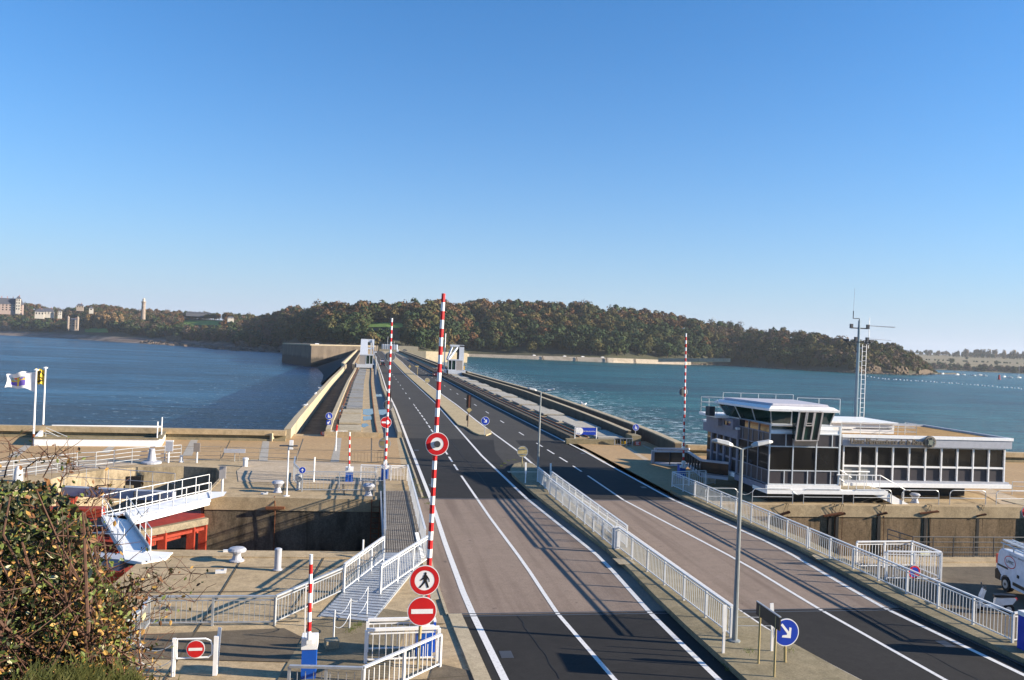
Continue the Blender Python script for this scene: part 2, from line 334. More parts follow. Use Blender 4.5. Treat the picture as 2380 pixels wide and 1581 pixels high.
# ---- ground: two banks of the lock
REC_F = [(-21, 52.3), (-20.1, 58.3), (-18.6, 61.2), (-16.2, 63.1), (-13.2, 63.7), (-10.7, 63.1), (-9.75, 60), (-9.6, yf(-9.6))]
REC_N = [(-9.4, yn(-9.4)), (-9.55, 34.8), (-9.8, 29.5), (-12, 26.5), (-17, 27), (-20.5, 31), (-21.5, yn(-21.5))]
farbank = [(-160, 53.5), (-60, 52.7)] + REC_F + [(2, yf(2)), (26, yf(26)), (46.2, yf(46)), (46.8, 53), (130, 53), (130, 74.4), (66.5, 74.4), (30.9, 75.7), (30.9, 86), (-8.6, 86), (-8.6, 82), (-33, 81.3), (-160, 77)]
mb = MB(); slab(mb, farbank, -20, -.02, CONC, WALLC); struct(mb, 'quay_far_bank')
nearbank = [(-160, 9), (-60, 9), (80, 9), (130, 9), (130, 37.3), (70, 37.3), (26, yn(26)), (2, yn(2))] + REC_N + [(-60, 39.6), (-160, 39.6)]
mb = MB(); slab(mb, nearbank, -12, -.02, CONC, WALLC); struct(mb, 'quay_near_bank')
# grassy bank the viewer stands above
mb = MB(stony('bank_earth', (.07, .06, .03), (.12, .10, .05), (.04, .045, .02), 1)); mb.quad((-60, 20, -.01), (40, 17, -.01), (40, -6, 8.4), (-60, -6, 8.4)); struct(mb, 'grass_bank')

def sheet(pts, z, m, name):
    mb = MB(m); mb.quad(*[(*(P(x, y)[:2]), z) for x, y in pts]); return struct(mb, name)
def sheetw(pts, z, m, name):
    mb = MB(m); mb.quad(*[(x, y, z) for x, y in pts]); return struct(mb, name)
# paved plazas
sheetw([(-160, 64.5), (-60, 64.8), (-27, 65.3), (-9.8, 68.2), (-4, 67.5), (.5, 66), (2.8, 65.5), (3.0, 84.1), (-8.2, 84.1), (-8.2, 82.3), (-33, 81.2), (-160, 77)], 0, PAVE, 'plaza_paving')
sheetw([(-60, 58), (-24, 57.9), (-20, 60.4), (-17, 63.9), (-13.8, 66.6), (-10, 68), (-27, 65.2), (-60, 64.7)], .001, PAVE_P, 'plaza_path')
sheetw([(-9.2, 62), (-8.4, 57.5), (1.1, 56.8), (1.1, 59), (2.9, 59), (2.7, 65.4), (-4, 67.4), (-9, 67.6)], .001, PAVE_P, 'pale_paving')
for k, q in enumerate([[(15, 1063), (40, 1063), (74, 1035), (57, 1035)], [(232, 1053), (254, 1053), (268, 1038), (252, 1038)], [(423, 1060), (446, 1060), (462, 1018), (446, 1018)], [(601, 1072), (622, 1072), (627, 1018), (612, 1018)], [(768, 1074), (788, 1074), (794, 1018), (783, 1018)]]):
    sheet(q, .006, PAVE_G, 'paving_strip')
mb = MB(plain('dark_joint', (.09, .075, .045)))
for a, b_ in [((133, 1062), (163, 1037)), ((515, 1065), (537, 1020)), ((686, 1075), (705, 1020)), ((863, 1075), (864, 1018)), ((640, 1047), (870, 1046)), ((350, 1042), (560, 1044)), ((60, 1060), (205, 1064))]:
    p, q = P(*a), P(*b_); mb.bar((p[0], p[1], .004), (q[0], q[1], .004), .07, .01)
struct(mb, 'paving_joint')
sheetw([(20.9, 52.5), (26, 52.5), (26, 60), (46, 60), (47, 53.6), (75, 54), (75, 74.3), (66, 74.2), (30.8, 75.5), (30.8, 82.2), (20.3, 82.3)], 0, PAVE, 'plaza_paving_right')
for q in [[(1455, 1042), (1464, 1041), (1508, 1068), (1500, 1072)], [(1492, 1036), (1496, 1035), (1530, 1050), (1527, 1052)], [(1350, 1045), (1356, 1044), (1410, 1075), (1404, 1077)]]: sheet(q, .006, PAVE_P, 'paving_strip')
# pale slab strip at the far right, in front of the lock wall's end
sheet([(2275, 1143), (2300, 1135), (2380, 1163), (2380, 1180), (2340, 1180)], .004, PAVE_P, 'pale_strip')
# yard on the right where the van stands
sheetw([(21.6, 20), (60, 20), (60, 35.7), (28.0, 35.8), (22.2, 37)], .0, GRITTY, 'yard_asphalt')
# small gritty footpath bottom left
sheet([(330, 1475), (660, 1460), (700, 1480), (690, 1500), (720, 1540), (300, 1530)], .004, GRITTY, 'gritty_path')
sheetw([(-2.3, 24.2), (.9, 24.4), (1.9, 30.2), (.3, 31.0), (-1.6, 29.5)], .005, stony('ribbed_ground', (.20, .16, .10), (.27, .22, .14), (.1, .08, .05), 1, fine=24), 'worn_ground')
sheet([(1010, 1540), (1115, 1565), (1130, 1700), (960, 1700)], .006, GRITTY, 'gutter_patch')

# ---- roads
near_y = ys(8, YJ0, 8); deck_y = ys(YJ0, YJ1, 8); mid_y = ys(YJ1, YW, 8)
AL, AR = off(LLx, -.42), off(RRx, .85)
mb = MB(ASPH); band(mb, AL, AR, near_y, 0.0); band(mb, AL, AR, mid_y, 0.0); struct(mb, 'new_asphalt_road')
mb = MB(ASPH_O); band(mb, AL, AR, far_y, 0.0); struct(mb, 'old_asphalt_road')
sheet([(1146, 1012), (1180, 1006), (1270, 1098), (1205, 1095), (1172, 1076), (1150, 1050)], .004, ASPH_O, 'old_asphalt_patch')
mb = MB(DECK); band(mb, off(LLx, -.9), off(RRx, .85), deck_y, 0.0)
mb.m = CONC; wallrun(mb, off(LLx, -.9), off(RRx, 1.6), deck_y, -1.1, -.01); struct(mb, 'bridge_deck')
mb = MB(DGREY)
for y, a in ((YJ0, 0), (YJ1, 0)):
    for d in (-.16, 0.1): mb.bar((LLx(y) - .9, y + d, .004), (RRx(y) + .5, y + d - .1, .004), .09, .012)
struct(mb, 'expansion_joint')
# kerbs beside the left carriageway
mb = MB(CONC_L); wallrun(mb, off(LLx, -1.0), off(LLx, -.9), deck_y, -.3, .05); wallrun(mb, off(LLx, -1.35), off(LLx, -1.0), ys(YJ0 + 1.8, 40, 4), -.3, .03)
wallrun(mb, off(LLx, -.55), off(LLx, -.42), ys(YJ1 + .3, YW, 8), -.2, .06)
wallrun(mb, lambda y: LLx(y) - .42 - .5 - max(0, (24 - y)) * .1, lambda y: LLx(y) - .42, ys(18, YJ0, 6), -.1, .05); struct(mb, 'kerb')
# pavement along the right carriageway (raised), bridge and near part
mb = MB(CONC_D); wallrun(mb, off(RRx, .78), off(RRx, 2.1), ys(14, 55, 14), -.2, PVT); struct(mb, 'raised_pavement')
mb = MB(DGREY); wallrun(mb, off(RRx, .62), off(RRx, .77), ys(14, 54, 14), -.1, .03); struct(mb, 'gutter_strip')
# median islands
mb = MB(CONC_D)
isl = [(MLx(y) + .66, y) for y in ys(9, 61, 14)] + [tuple(P(1186, 1095)[:2]), tuple(P(1195, 1084)[:2]), tuple(P(1215, 1078)[:2]), tuple(P(1238, 1083)[:2])] + [(MRx(y) - .3, y) for y in ys(61, 9, 14)]
mb.prism(isl, -.2, ISL); struct(mb, 'median_island_near')
mb = MB(PAVE_P); a_, b_ = P(1196, 1100)[1], P(1202, 1107)[1]
mb.quad((MLx(62) + .5, 61.6, ISL + .006), (MRx(62) - .5, 61.9, ISL + .006), (MRx(62) - .5, 62.5, ISL + .006), (MLx(62) + .5, 62.4, ISL + .006)); struct(mb, 'pale_strip')
mb = MB(ISLAND)
nose = [P(1084, 996), P(1100, 1007), P(1114, 1013), P(1130, 1014), P(1142, 1009), P(1141, 1003)]
isl = [(MLx(y) + .35, y) for y in ys(YEND, 98, 30)] + [tuple(p[:2]) for p in nose] + [(MRx(y) - .35, y) for y in ys(96, YEND, 30)]
mb.prism(isl, -.2, .14); struct(mb, 'median_island_far')
# ---- painted lines
mb = MB(LINE); Z = .009
full_y = near_y + deck_y[1:] + mid_y[1:] + far_y[1:]
ribbon(mb, LLx, .24, [y for y in full_y if y > 9], Z); ribbon(mb, MLx, .2, full_y, Z); ribbon(mb, MRx, .2, full_y, Z); ribbon(mb, RRx, .2, full_y, Z)
ribbon(mb, CLx, .16, [y for y in full_y if y < 58] + [P(1073, 1106)[1]], Z); ribbon(mb, RCx, .16, [y for y in full_y if y < 58] + [P(1369, 1106)[1]], Z)
y = P(1070, 1100)[1] + 1.4
while y < P(962, 941)[1]:
    ribbon(mb, CLx, .16, [y, y + 3.0 * (1 if y < 86 else .95)], Z); y += 4.4
y = P(1366, 1104)[1] + 1.6
while y < P(1247, 1034)[1]: ribbon(mb, RCx, .16, [y, y + 3], Z); y += 5.1
y0 = P(1216, 1012)[1]
for k in range(-1, 42):
    if k >= 0: ribbon(mb, RCx, .15, [y0 + k * 13.5, y0 + k * 13.5 + 3], Z)
    yy = P(1300 / 3.689 + 600, 640 + 1062 / 3.689)[1] + k * 13.5
    ribbon(mb, CLx, .15, [yy, yy + 3], Z)
struct(mb, 'road_markings')

# seams, cracks and slab joints
sg = np.random.default_rng(21); mb = MB(plain('dark_seam', (.010, .0095, .009), .7))
def crack(p, q, wd, n=14, wob=.05):
    p, q = np.array(p, float), np.array(q, float); d = (q - p) / np.linalg.norm(q - p); r = np.array((d[1], -d[0])); pts = [p + (q - p) * k / n + r * sg.normal() * wob for k in range(n + 1)]
    mb.sweep([(a[0], a[1], .0055) for a in pts], [(-wd / 2, 0), (wd / 2, 0), (wd / 2, .002), (-wd / 2, .002)])
for a, b_, wd in (((LLx(57) + .6, 57), (MLx(58) - .4, 58.2), .05), ((LLx(66), 66), (MLx(66.5), 66.5), .04), ((LLx(80), 80.5), (MLx(80), 80), .05), ((MRx(60) + .3, 60), (RRx(59), 59.5), .04), ((CLx(26) - 1.5, 24), (CLx(29) - 1.6, 29.8), .035), ((RCx(26) + 1.2, 22), (RCx(29) + 1.1, 29.6), .035), ((MRx(70), 70), (RRx(71), 71.5), .04), ((LLx(20) + .5, 20), (MLx(20) - .5, 20.3), .04), ((CLx(60) + 1.4, 53), (CLx(75) + 1.3, 83), .04), ((LLx(100) + .3, 98), (MLx(98), 98.5), .06), ((LLx(120), 120), (MLx(120), 120.5), .06), ((MRx(110), 110), (RRx(110), 110.6), .06)): crack(a, b_, wd)
struct(mb, 'tar_seam')
mb = MB(plain('quay_joint_dark', (.085, .065, .038), .9))  # thin dark joint lines between the quay slabs
for a, b_ in (((-9, 36.5), (1, 36.4)), ((-9, 33), (-2, 33)), ((-5.2, 39), (-5.4, 24)), ((-1.6, 38.6), (-2.4, 31)), ((-12, 29.6), (-2, 29.5)), ((.6, 29), (3, 29)), ((1.4, 24.2), (3.4, 24.4)), ((-8.6, 55), (1, 54.6)), ((-5, 52.3), (-5.3, 57)), ((-1.2, 52.1), (-1.4, 57)), ((22, 49.2), (22, 49.3)), ((24, 51.9), (46, 51.7)), ((30, 50.9), (30.2, 52.2)), ((38, 50.8), (38.3, 54.6)), ((43, 50.8), (43.4, 55)), ((-24, 55), (-24, 58)), ((-30, 54.4), (-22, 54.3))): crack(a, b_, .055, 8, .01)
struct(mb, 'slab_joint')
mb = MB(DGREY)
for y in (26, 57, 75):
    for f, d in ((LLx, .45), (RRx, -.5)): mb.bb(f(y) + d - .2, y - .3, .002, f(y) + d + .2, y + .3, .008)
struct(mb, 'drain_cover')

# ================================================================== THE DAM
DARKC = stony('shaded_weathered_concrete', (.105, .085, .06), (.16, .13, .095), (.06, .05, .035), .9, True, 12, .6)  # base colour darkened for the shade on left-facing walls, plus staining
dam = thing('dam', 'long straight concrete barrage carrying the road across the water to the wooded shore', 'dam', (0, 84, 0))
mb = MB(CONC); X = lambda a: (lambda y: LLx(min(y, 300)) + a + (0 if y <= 300 else (y - 300) * (axis(300) - axis(200)) / 100))
XR = lambda a: (lambda y: RRx(min(y, 300)) + a + (0 if y <= 300 else (y - 300) * (axis(300) - axis(200)) / 100))
wy = ys(YW, 180, 10) + ys(180, 330, 10)[1:] + ys(330, YEND, 8)[1:]
LP = polyx(Z2([(725, 790), (620, 890), (520, 1000), (330, 1215), (240, 1330)]), .95); RP = polyx([(1590, 1040), (1500, 1000), (1370, 953), (1250, 912)] + Z2([(1800, 835), (1560, 760)]), 1.0)
LPx = lambda y: LP(y) if y < 240 else LP(240) + (axis(y) - axis(240)); RPx = lambda y: RP(y) if y < 240 else RP(240) + (axis(y) - axis(240))
mb.m = WALLC; wallrun(mb, off(LPx, -.3), off(RPx, .3), wy, -22, -1.05); mb.m = CONC; wallrun(mb, off(LPx, 3.6), off(RPx, -2.7), wy, -1.06, -.03); mb.build('body', dam)
mb = MB(CONC_L); wallrun(mb, off(LPx, -.30), off(LPx, .35), ys(81.6, YW, 2) + wy[1:], -1.05, .95); mb.build('sea_parapet', dam)
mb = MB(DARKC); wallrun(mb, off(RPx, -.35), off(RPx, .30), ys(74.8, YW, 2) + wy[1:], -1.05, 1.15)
mb.m = CONC_L; wallrun(mb, off(RPx, -.42), off(RPx, .36), ys(74.8, YW, 2) + wy[1:], 1.15, 1.27); mb.build('basin_parapet', dam)  # pale cap colour brightens the parapet's sunlit top edge
LIx = off(LPx, 3.55); mb = MB(CONC_L); wallrun(mb, LIx, off(LIx, .5), wy, -1.05, .75); mb.build('inner_wall', dam)
mb = MB(CONC); wallrun(mb, off(LIx, .5), off(LIx, 5.75), wy, -.02, .42); mb.build('track_bed', dam)
mb = MB(CONC_L); wallrun(mb, off(LLx, -.95), off(LLx, -.55), wy[:-6], -.02, .62); mb.build('roadside_wall', dam)
mb = MB(DGREY); wallrun(mb, off(LIx, 5.76), off(LLx, -.96), wy[:-6], -.02, .006); mb.build('channel', dam)  # dark grey floor painted for the shade beside the roadside wall
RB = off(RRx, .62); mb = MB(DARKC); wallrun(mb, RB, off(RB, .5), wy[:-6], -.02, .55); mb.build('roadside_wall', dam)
mb = MB(CONC); wallrun(mb, off(RB, .5), off(RB, 5.9), wy[:-6], -.02, .45); mb.build('track_bed', dam)
mb = MB(DARKC); wallrun(mb, off(RPx, -3.1), off(RPx, -2.6), [84.2] + wy[1:], -1.05, 1.25); mb.m = CONC_L; wallrun(mb, off(RPx, -3.16), off(RPx, -2.56), [84.2] + wy[1:], 1.25, 1.31); mb.build('inner_wall', dam)  # paler top strip paints in the lit top of the wall
mb = MB(CONC_D); mb.bb(20.3, 82.1, -.02, 25.6, 82.75, .5); mb.build('end_block', dam)
mb = MB(CONC_D); mb.bb(27.3, 82.0, -.02, 28.3, 84.15, 1.0); mb.build('end_pier', dam)
mb = MB(CONC); mb.bb(-4.2, 84.05, -.02, 1.2, 84.28, .5); mb.build('end_block', dam)
for f, z in ((off(LIx, .95), .42), (off(LIx, 5.1), .42), (off(RB, 1.0), .45), (off(RB, 1.9), .45)):
    mb = MB(RUST); wallrun(mb, off(f, -.05), off(f, .05), wy[:-5], z, z + .14); mb.build('crane_rail', dam)
# concrete covers over the turbine shafts
def cover(name, m, L, wd):
    mb = MB(m); n = 9
    for k in range(n): mb.box((0, -L / 2 + L * (k + .5) / n, .09), (wd + (.06 if k % 2 else 0), L / n - .03, .18))
    return mb.build(name)
cl = cover('shaft_cover', stony('cover_slab_tan', (.40, .33, .22), (.50, .43, .31), (.27, .21, .13), 1, fine=24), 5.4, 2.35); tag(cl, 'ribbed tan concrete cover slab in the row beside the left crane track', 'cover slab', 'cover slabs along the left track')
cg = cover('shaft_cover', stony('cover_slab_grey', (.27, .26, .24), (.34, .33, .31), (.17, .16, .14), 1, fine=24), 5.4, 2.1); tag(cg, 'grey concrete cover slab farther along the row beside the left crane track', 'cover slab', 'grey cover slabs along the left track')
for k in range(26):
    src = cl if k < 4 else cg; y = 87.6 + k * 6.6; o = src if k in (0, 4) else src.copy()
    if k not in (0, 4): COL.objects.link(o)
    o.location = (LIx(y) + 2.35 + (.2 if k > 3 else 0), y, .42 + (.1 if k % 3 == 1 else 0)); o.rotation_euler = (0, 0, .006)
cr = cover('shaft_cover', stony('cover_slab_pale', (.40, .37, .31), (.48, .45, .39), (.28, .25, .2), 1, fine=24), 7.6, 2.9); tag(cr, 'pale grey ribbed cover slab in the row beside the right crane track', 'cover slab', 'cover slabs along the right track')
for k in range(24):
    y = 87.0 + k * 8.6; o = cr if k == 0 else cr.copy()
    if k: COL.objects.link(o)
    o.location = (RB(y) + 4.3, y, .46 + (.14 if k % 2 == 1 else 0)); o.rotation_euler = (0, 0, -.012)
# rain puddles on the left track bed
for q in [[(844, 951), (866, 950), (868, 961), (858, 966), (843, 963)], [(843, 968), (863, 967), (864, 975), (845, 978)], [(841, 985), (852, 984), (858, 989), (846, 994), (840, 992)], [(795, 943), (800, 940), (799, 948), (794, 952)], [(790, 953), (796, 952), (794, 957), (789, 958)]]:
    p = [P(*a, .43) for a in q]; mb = MB(PUD); mb.quad(*[(a[0], a[1], .428) for a in p]); tag(mb.build('puddle'), kind='structure')
for q in [[(870, 953), (900, 952), (905, 958), (890, 965), (872, 963)], [(868, 917), (886, 916), (888, 922), (870, 922)]]:
    p = [P(*a, 0) for a in q]; mb = MB(PUD); mb.quad(*[(a[0], a[1], .012) for a in p]); tag(mb.build('puddle'), kind='structure')

# left quay parapet (overhanging cap)
def quay_parapet(label, a, b_, flip=1):
    t = thing('parapet_wall', label, 'wall', (a[0], a[1], 0))
    mb = MB(CONC_D); mb.sweep([a, b_], [(-.15, 0), (.2, 0), (.2, .6), (-.15, .6)]); mb.build('wall', t)
    mb = MB(CONC); mb.sweep([a, b_], [(-.25, .52), (.55, .52), (.55, .98), (-.25, .98)]); mb.build('coping', t)
    mb = MB(CONC_D); mb.sweep([a, b_], [(.2, 0), (.62, 0), (.62, .18), (.2, .22)]); mb.build('footing', t)
pa = P(-120, 989, .95); pb = P(655, 1001, .95)
quay_parapet('tan concrete parapet with a thick overhanging coping between the left plaza and the sea', (pa[0] - 60, pa[1] - .9), (pb[0] + .4, pb[1] + .05))
mb = MB(CONC_L); mb.sweep([(pb[0] - .9, pb[1] - .7, 0), (LP(83) - .05, 83, 0)], [(-.1, 0), (.12, 0), (.12, .75), (-.1, .75)]); tag(mb.build('corner_wall'), 'short low flared wall where the left plaza parapet meets the dam', 'wall')
quay_parapet('concrete parapet at the far right edge of the quay behind the long low building', (30.6, 75.4), (130, 73.2))

# lock walls, standing proud of the banks
def lock_wall(label, x0, x1, fy, d, m, capm):
    t = thing('lock_wall', label, 'wall', ((x0 + x1) / 2, fy((x0 + x1) / 2), -9))
    xs_ = ys(x0, x1, 12); line = [(x, fy(x), 0) for x in xs_]
    mb = MB(m); mb.sweep(line, [(-.05 * d, -12), (.14 * d, -12), (.14 * d, -.75), (-.05 * d, -.75)]); mb.build('wall_face', t)
    mb = MB(capm); mb.sweep(line, [(-.9 * d, -.75), (.2 * d, -.75), (.2 * d, .03), (-.9 * d, .03)]); mb.build('coping', t); return t
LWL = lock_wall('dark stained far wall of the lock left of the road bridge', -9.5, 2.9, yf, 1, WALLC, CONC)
LWR = lock_wall('brown streaked lock wall below the control building on the right', 21.5, 46.3, yf, 1, WALLR, CONC)
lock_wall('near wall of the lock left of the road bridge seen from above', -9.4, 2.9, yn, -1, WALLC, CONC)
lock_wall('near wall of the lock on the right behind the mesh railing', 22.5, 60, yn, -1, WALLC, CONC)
mb = MB(CONC_L); mb.bb(46.25, 50.35, -12, 48.3, 53.2, .05); tag(mb.build('wall_pier'), 'pale rounded concrete pier ending the brown lock wall on the right', 'pier')
mb = MB(WALLR); mb.bb(48.4, 51.6, -12, 130, 53.2, -.03); tag(mb.build('lock_wall'), 'set back lock wall at the right edge of the picture', 'wall')
# ladder in the dark corner and drain grooves with fender brackets
mb = MB(RUST)
lx = P(870, 1240, -4)[0] - .1
for d in (-.25, .25): mb.bar((lx + d, yf(lx) - .3, -8), (lx + d, yf(lx) - .3, .05), .06)
for k in range(24): mb.bar((lx - .25, yf(lx) - .3, -8 + k * .33), (lx + .25, yf(lx) - .3, -8 + k * .33), .04)
tag(mb.build('lock_ladder'), 'dark steel ladder fixed to the shaded lock wall beside the footbridge', 'ladder')
BRK = [(1822, 1188, 0), (1933, 1190, 1), (1950, 1190, 0), (2047, 1188, 0), (2155, 1184, 1), (2276, 1190, 0)]
for k, (px, py, big) in enumerate(BRK):
    p = PY(px, py, 50.75); w_ = 1.3 if big else .6
    mb = MB(RUST); mb.bar((p[0] - w_ / 2, p[1] - .05, p[2] - .25), (p[0] + w_ / 2, p[1] - .25, p[2] - .02 * k), .35, .10)
    mb.m = BLACK; mb.bb(p[0] - .28, p[1] - .12, -11, p[0] - .06, p[1] + .05, p[2] - .3)
    for d in (-.15, .15): mb.tube([(p[0] + d, p[1] - .1, p[2] - .2), (p[0] + d * .4 + .1, p[1] - .25, .15), (p[0] + .25, p[1] + .35, .06)], .022, 6)
    mb.m = RUST; mb.tube([(p[0] + .2, p[1] - .1, p[2] - .3), (p[0] + .22, p[1] - .06, -8)], .02, 5)
    tag(mb.build('fender_bracket'), ['rusty flat bracket and chain high on the brown lock wall, leftmost', 'wide rusty fender plate hanging tilted on the brown lock wall left of the stair', 'small rusty bracket just right of the tilted left fender plate', 'small rusty bracket below the white stair foot', 'large tilted rusty fender plate hung on the lock wall right of the bollard', 'small pale topped bracket near the right end of the brown lock wall'][k], 'bracket')
mb = MB(RUST); p = PY(640, 1180, yf(-4.5) - .2); mb.box((p[0], p[1] - .1, p[2]), (1.1, .25, .14)); mb.tube([(p[0], p[1] - .15, p[2]), (p[0] - .1, p[1] + .2, .1)], .03); mb.tube([(p[0], p[1] - .15, p[2]), (p[0] + .05, p[1], -7)], .025)
tag(mb.build('fender_bracket'), 'dark bracket with hanging cable on the far lock wall under the tall thin post', 'bracket')
# seagulls resting on the parapets
def gull():
    mb = MB(WHITE); mb.tube([(-.16, 0, .16), (-.06, 0, .16), (.05, 0, .17), (.13, 0, .22)], .03, 7, .045); mb.tube([(-.05, 0, .16), (.02, 0, .17), (.09, 0, .19)], .075, 8, .055)
    mb.lathe((.15, 0, .22), [(.01, .06), (.04, .04), (.045, 0), (.02, -.03)][::-1], 8); mb.m = GREYP; mb.tube([(-.24, 0, .15), (-.1, .055, .19), (.05, .06, .18)], .012, 5, .03); mb.tube([(-.24, 0, .15), (-.1, -.055, .19), (.05, -.06, .18)], .012, 5, .03)
    mb.m = YELL; mb.tube([(.18, 0, .23), (.24, 0, .215)], .012, 5, .004); mb.tube([(0, .03, 0), (0, .03, .12)], .008, 4); mb.tube([(0, -.03, 0), (0, -.03, .12)], .008, 4)
    return mb.build('gull')
g0 = gull(); tag(g0, 'white gull standing on the left dam parapet', 'gull', 'gulls on the left dam parapet')
for k, y in enumerate([106, 128, 141]):
    o = g0 if k == 0 else g0.copy()
    if k: COL.objects.link(o)
    o.location = (LPx(y), y, .95); o.rotation_euler = (0, 0, k * 1.3); o.scale = (2, 2, 2)
for k, y in enumerate([117.5, 119.3]):
    o = g0.copy(); COL.objects.link(o); o.location = (RPx(y), y, 1.27); o.rotation_euler = (0, 0, k + .6); o.scale = (2, 2, 2)
    o['label'] = 'white gull standing on the right dam parapet behind the twin street lamp'; o['group'] = 'gulls on the right dam parapet'
# ================================================================== THE FAR SHORE
WLL = [(-260, 768), (0, 779), (150, 787), (250, 794), (330, 799), (450, 807), (540, 815), (650, 821)]      # low water line of the sea
d0l = [(x, float(np.hypot(*P(x, y, SEAZ)[:2]))) for x, y in WLL]
WLR = [(1085, 829), (1250, 836), (1420, 843), (1600, 848), (1700, 850), (1800, 857), (1990, 868), (2120, 872), (2186, 870)]
d0r = [(x, float(np.hypot(*P(x, y, BASZ)[:2]))) for x, y in WLR]
D0 = d0l + [(760, 850), (900, 800), (1000, 830)] + d0r + [(2230, 1300), (2300, 1600)]
d0 = lambda x: float(np.interp(x, [a for a, _ in D0], [b for _, b in D0]))
VEG = [(-260, 760), (0, 768), (250, 773), (330, 783), (480, 797), (560, 803), (650, 813)]
SKY = [(-260, 722), (0, 716), (60, 712), (150, 722), (230, 714), (300, 722), (420, 727), (500, 730), (560, 734), (620, 735), (660, 722), (720, 716), (800, 713), (860, 710), (920, 710), (1000, 706), (1060, 708), (1120, 703), (1200, 702), (1280, 704), (1350, 711), (1400, 719), (1450, 721), (1500, 727), (1560, 737), (1600, 745), (1650, 752), (1700, 755), (1750, 765), (1800, 768), (1860, 774), (1920, 787), (1960, 795), (2000, 802), (2050, 803), (2080, 806), (2110, 817), (2140, 834), (2170, 856), (2190, 868), (2300, 868)]
skyy = lambda x: float(np.interp(x, [a for a, _ in SKY], [b for _, b in SKY]))
def treeh(x): return float(np.interp(x, [-260, 600, 700, 1500, 1850, 1950, 2120, 2180], [15, 15, 19, 18, 12, 7, 4.5, 2]))
def prof(x):
    s = d0(x); wl = SEAZ if x < 760 else BASZ
    if x <= 650: dv = s + 120; zv = CAMZ - dv * (np.interp(x, [a for a, _ in VEG], [b for _, b in VEG]) - hor(x)) / F
    else: t = min(1, (x - 650) / 110); dv = s + 120 * (1 - t) + 14 * t; zv = -1.5 if x < 1600 else np.interp(x, [1600, 1650], [-1.5, -4.5])
    dr = dv + float(np.interp(x, [0, 600, 800, 1500, 1850, 2100, 2190], [380, 330, 260, 240, 170, 70, 20]))
    zr = CAMZ + dr * (hor(x) - skyy(x)) / F - treeh(x) * .92
    return s, wl, dv, float(zv), dr, float(zr)
def ground(x, d):
    s, wl, dv, zv, dr, zr = prof(x)
    if d <= s: return wl - (s - d) * .05
    if d <= dv: return wl + (zv - wl) * (d - s) / (dv - s)
    if d <= dr: t = (d - dv) / (dr - dv); return zv + (zr - zv) * (1.25 * t - .25 * t * t) if zr > zv else zv + (zr - zv) * t
    return zr - (d - dr) * .03
def GP(x, d):
    r = ray(x, 800); k = d / math.hypot(r[0], r[1]); return np.array([r[0] * k, r[1] * k, ground(x, d)])
def mg_mat():
    m, t, b = nm('shore_ground'); co = pos(t)
    a = ramp(t, noise(t, co, .02, 5), [(.35, (.03, .03, .014)), (.65, (.06, .06, .024))]); sx = t.nodes.new('ShaderNodeSeparateXYZ'); t.links.new(co, sx.inputs[0])
    n = noise(t, co, .03, 8, .7); beach = ramp(t, n, [(.35, (.05, .035, .028)), (.5, (.15, .105, .08)), (.68, (.30, .23, .18))])
    mr = t.nodes.new('ShaderNodeMapRange'); t.links.new(sx.outputs[2], mr.inputs[0]); mr.inputs[1].default_value, mr.inputs[2].default_value = -7, -4
    t.links.new(mix(t, mr.outputs[0], beach, a), b.inputs['Base Color']); b.inputs['Roughness'].default_value = 1; bump(t, b, n, 1, 3); return m
cols = list(range(-260, 2240, 14)); rows = 26; vs_ = []; fs = []
for x in cols:
    s, wl, dv, zv, dr, zr = prof(x)
    dd = [s - 25, s] + ys(s, dv, 6)[1:] + ys(dv, dr, 10)[1:] + [dr + 30, dr + 90, dr + 200, dr + 400, dr + 700, dr + 1000, dr + 1400, dr + 2000]
    for d in dd:
        p = GP(x, d)
        if s < d < dv: p[2] += .5 * math.sin(x * .21 + d * .05) + .4 * math.sin(x * .05 + d * .11)
        vs_.append(p)
n = len(dd)
for i in range(len(cols) - 1):
    for j in range(n - 1): fs.append((i * n + j, (i + 1) * n + j, (i + 1) * n + j + 1, i * n + j + 1))
mb = MB(mg_mat()); mb.add(vs_, fs); o = struct(mb, 'wooded_hills', smooth=True)

# meadows seen between the trees
GRASS = stony('meadow_grass', (.13, .24, .045), (.18, .30, .06), (.10, .16, .04), .1, fine=1)
MEAD = [(425, 515, 747, 757), (852, 942, 752, 763), (1096, 1112, 750, 760), (196, 250, 764, 772)]
def dist_at(x, y):      # first distance at which the ground is seen at photo row y
    s, wl, dv, zv, dr, zr = prof(x)
    for d in np.arange(dv, dr + 40, 2.0):
        if hor(x) - (ground(x, d) - CAMZ) * F / d <= y: return d
    return dr
for x0, x1, y0_, y1_ in MEAD:
    mb = MB(GRASS); v = []; nx = 10
    for k in range(nx + 1):
        x = x0 + (x1 - x0) * k / nx
        for yy in (y1_, .5 * (y0_ + y1_), y0_ - .0):
            p = GP(x, dist_at(x, yy + .02 * (x - x0))); p[2] += 1.0; v.append(p)
    mb.add(v, [(i * 3 + j, i * 3 + 3 + j, i * 3 + 4 + j, i * 3 + 1 + j) for i in range(nx) for j in range(2)]); struct(mb, 'meadow')

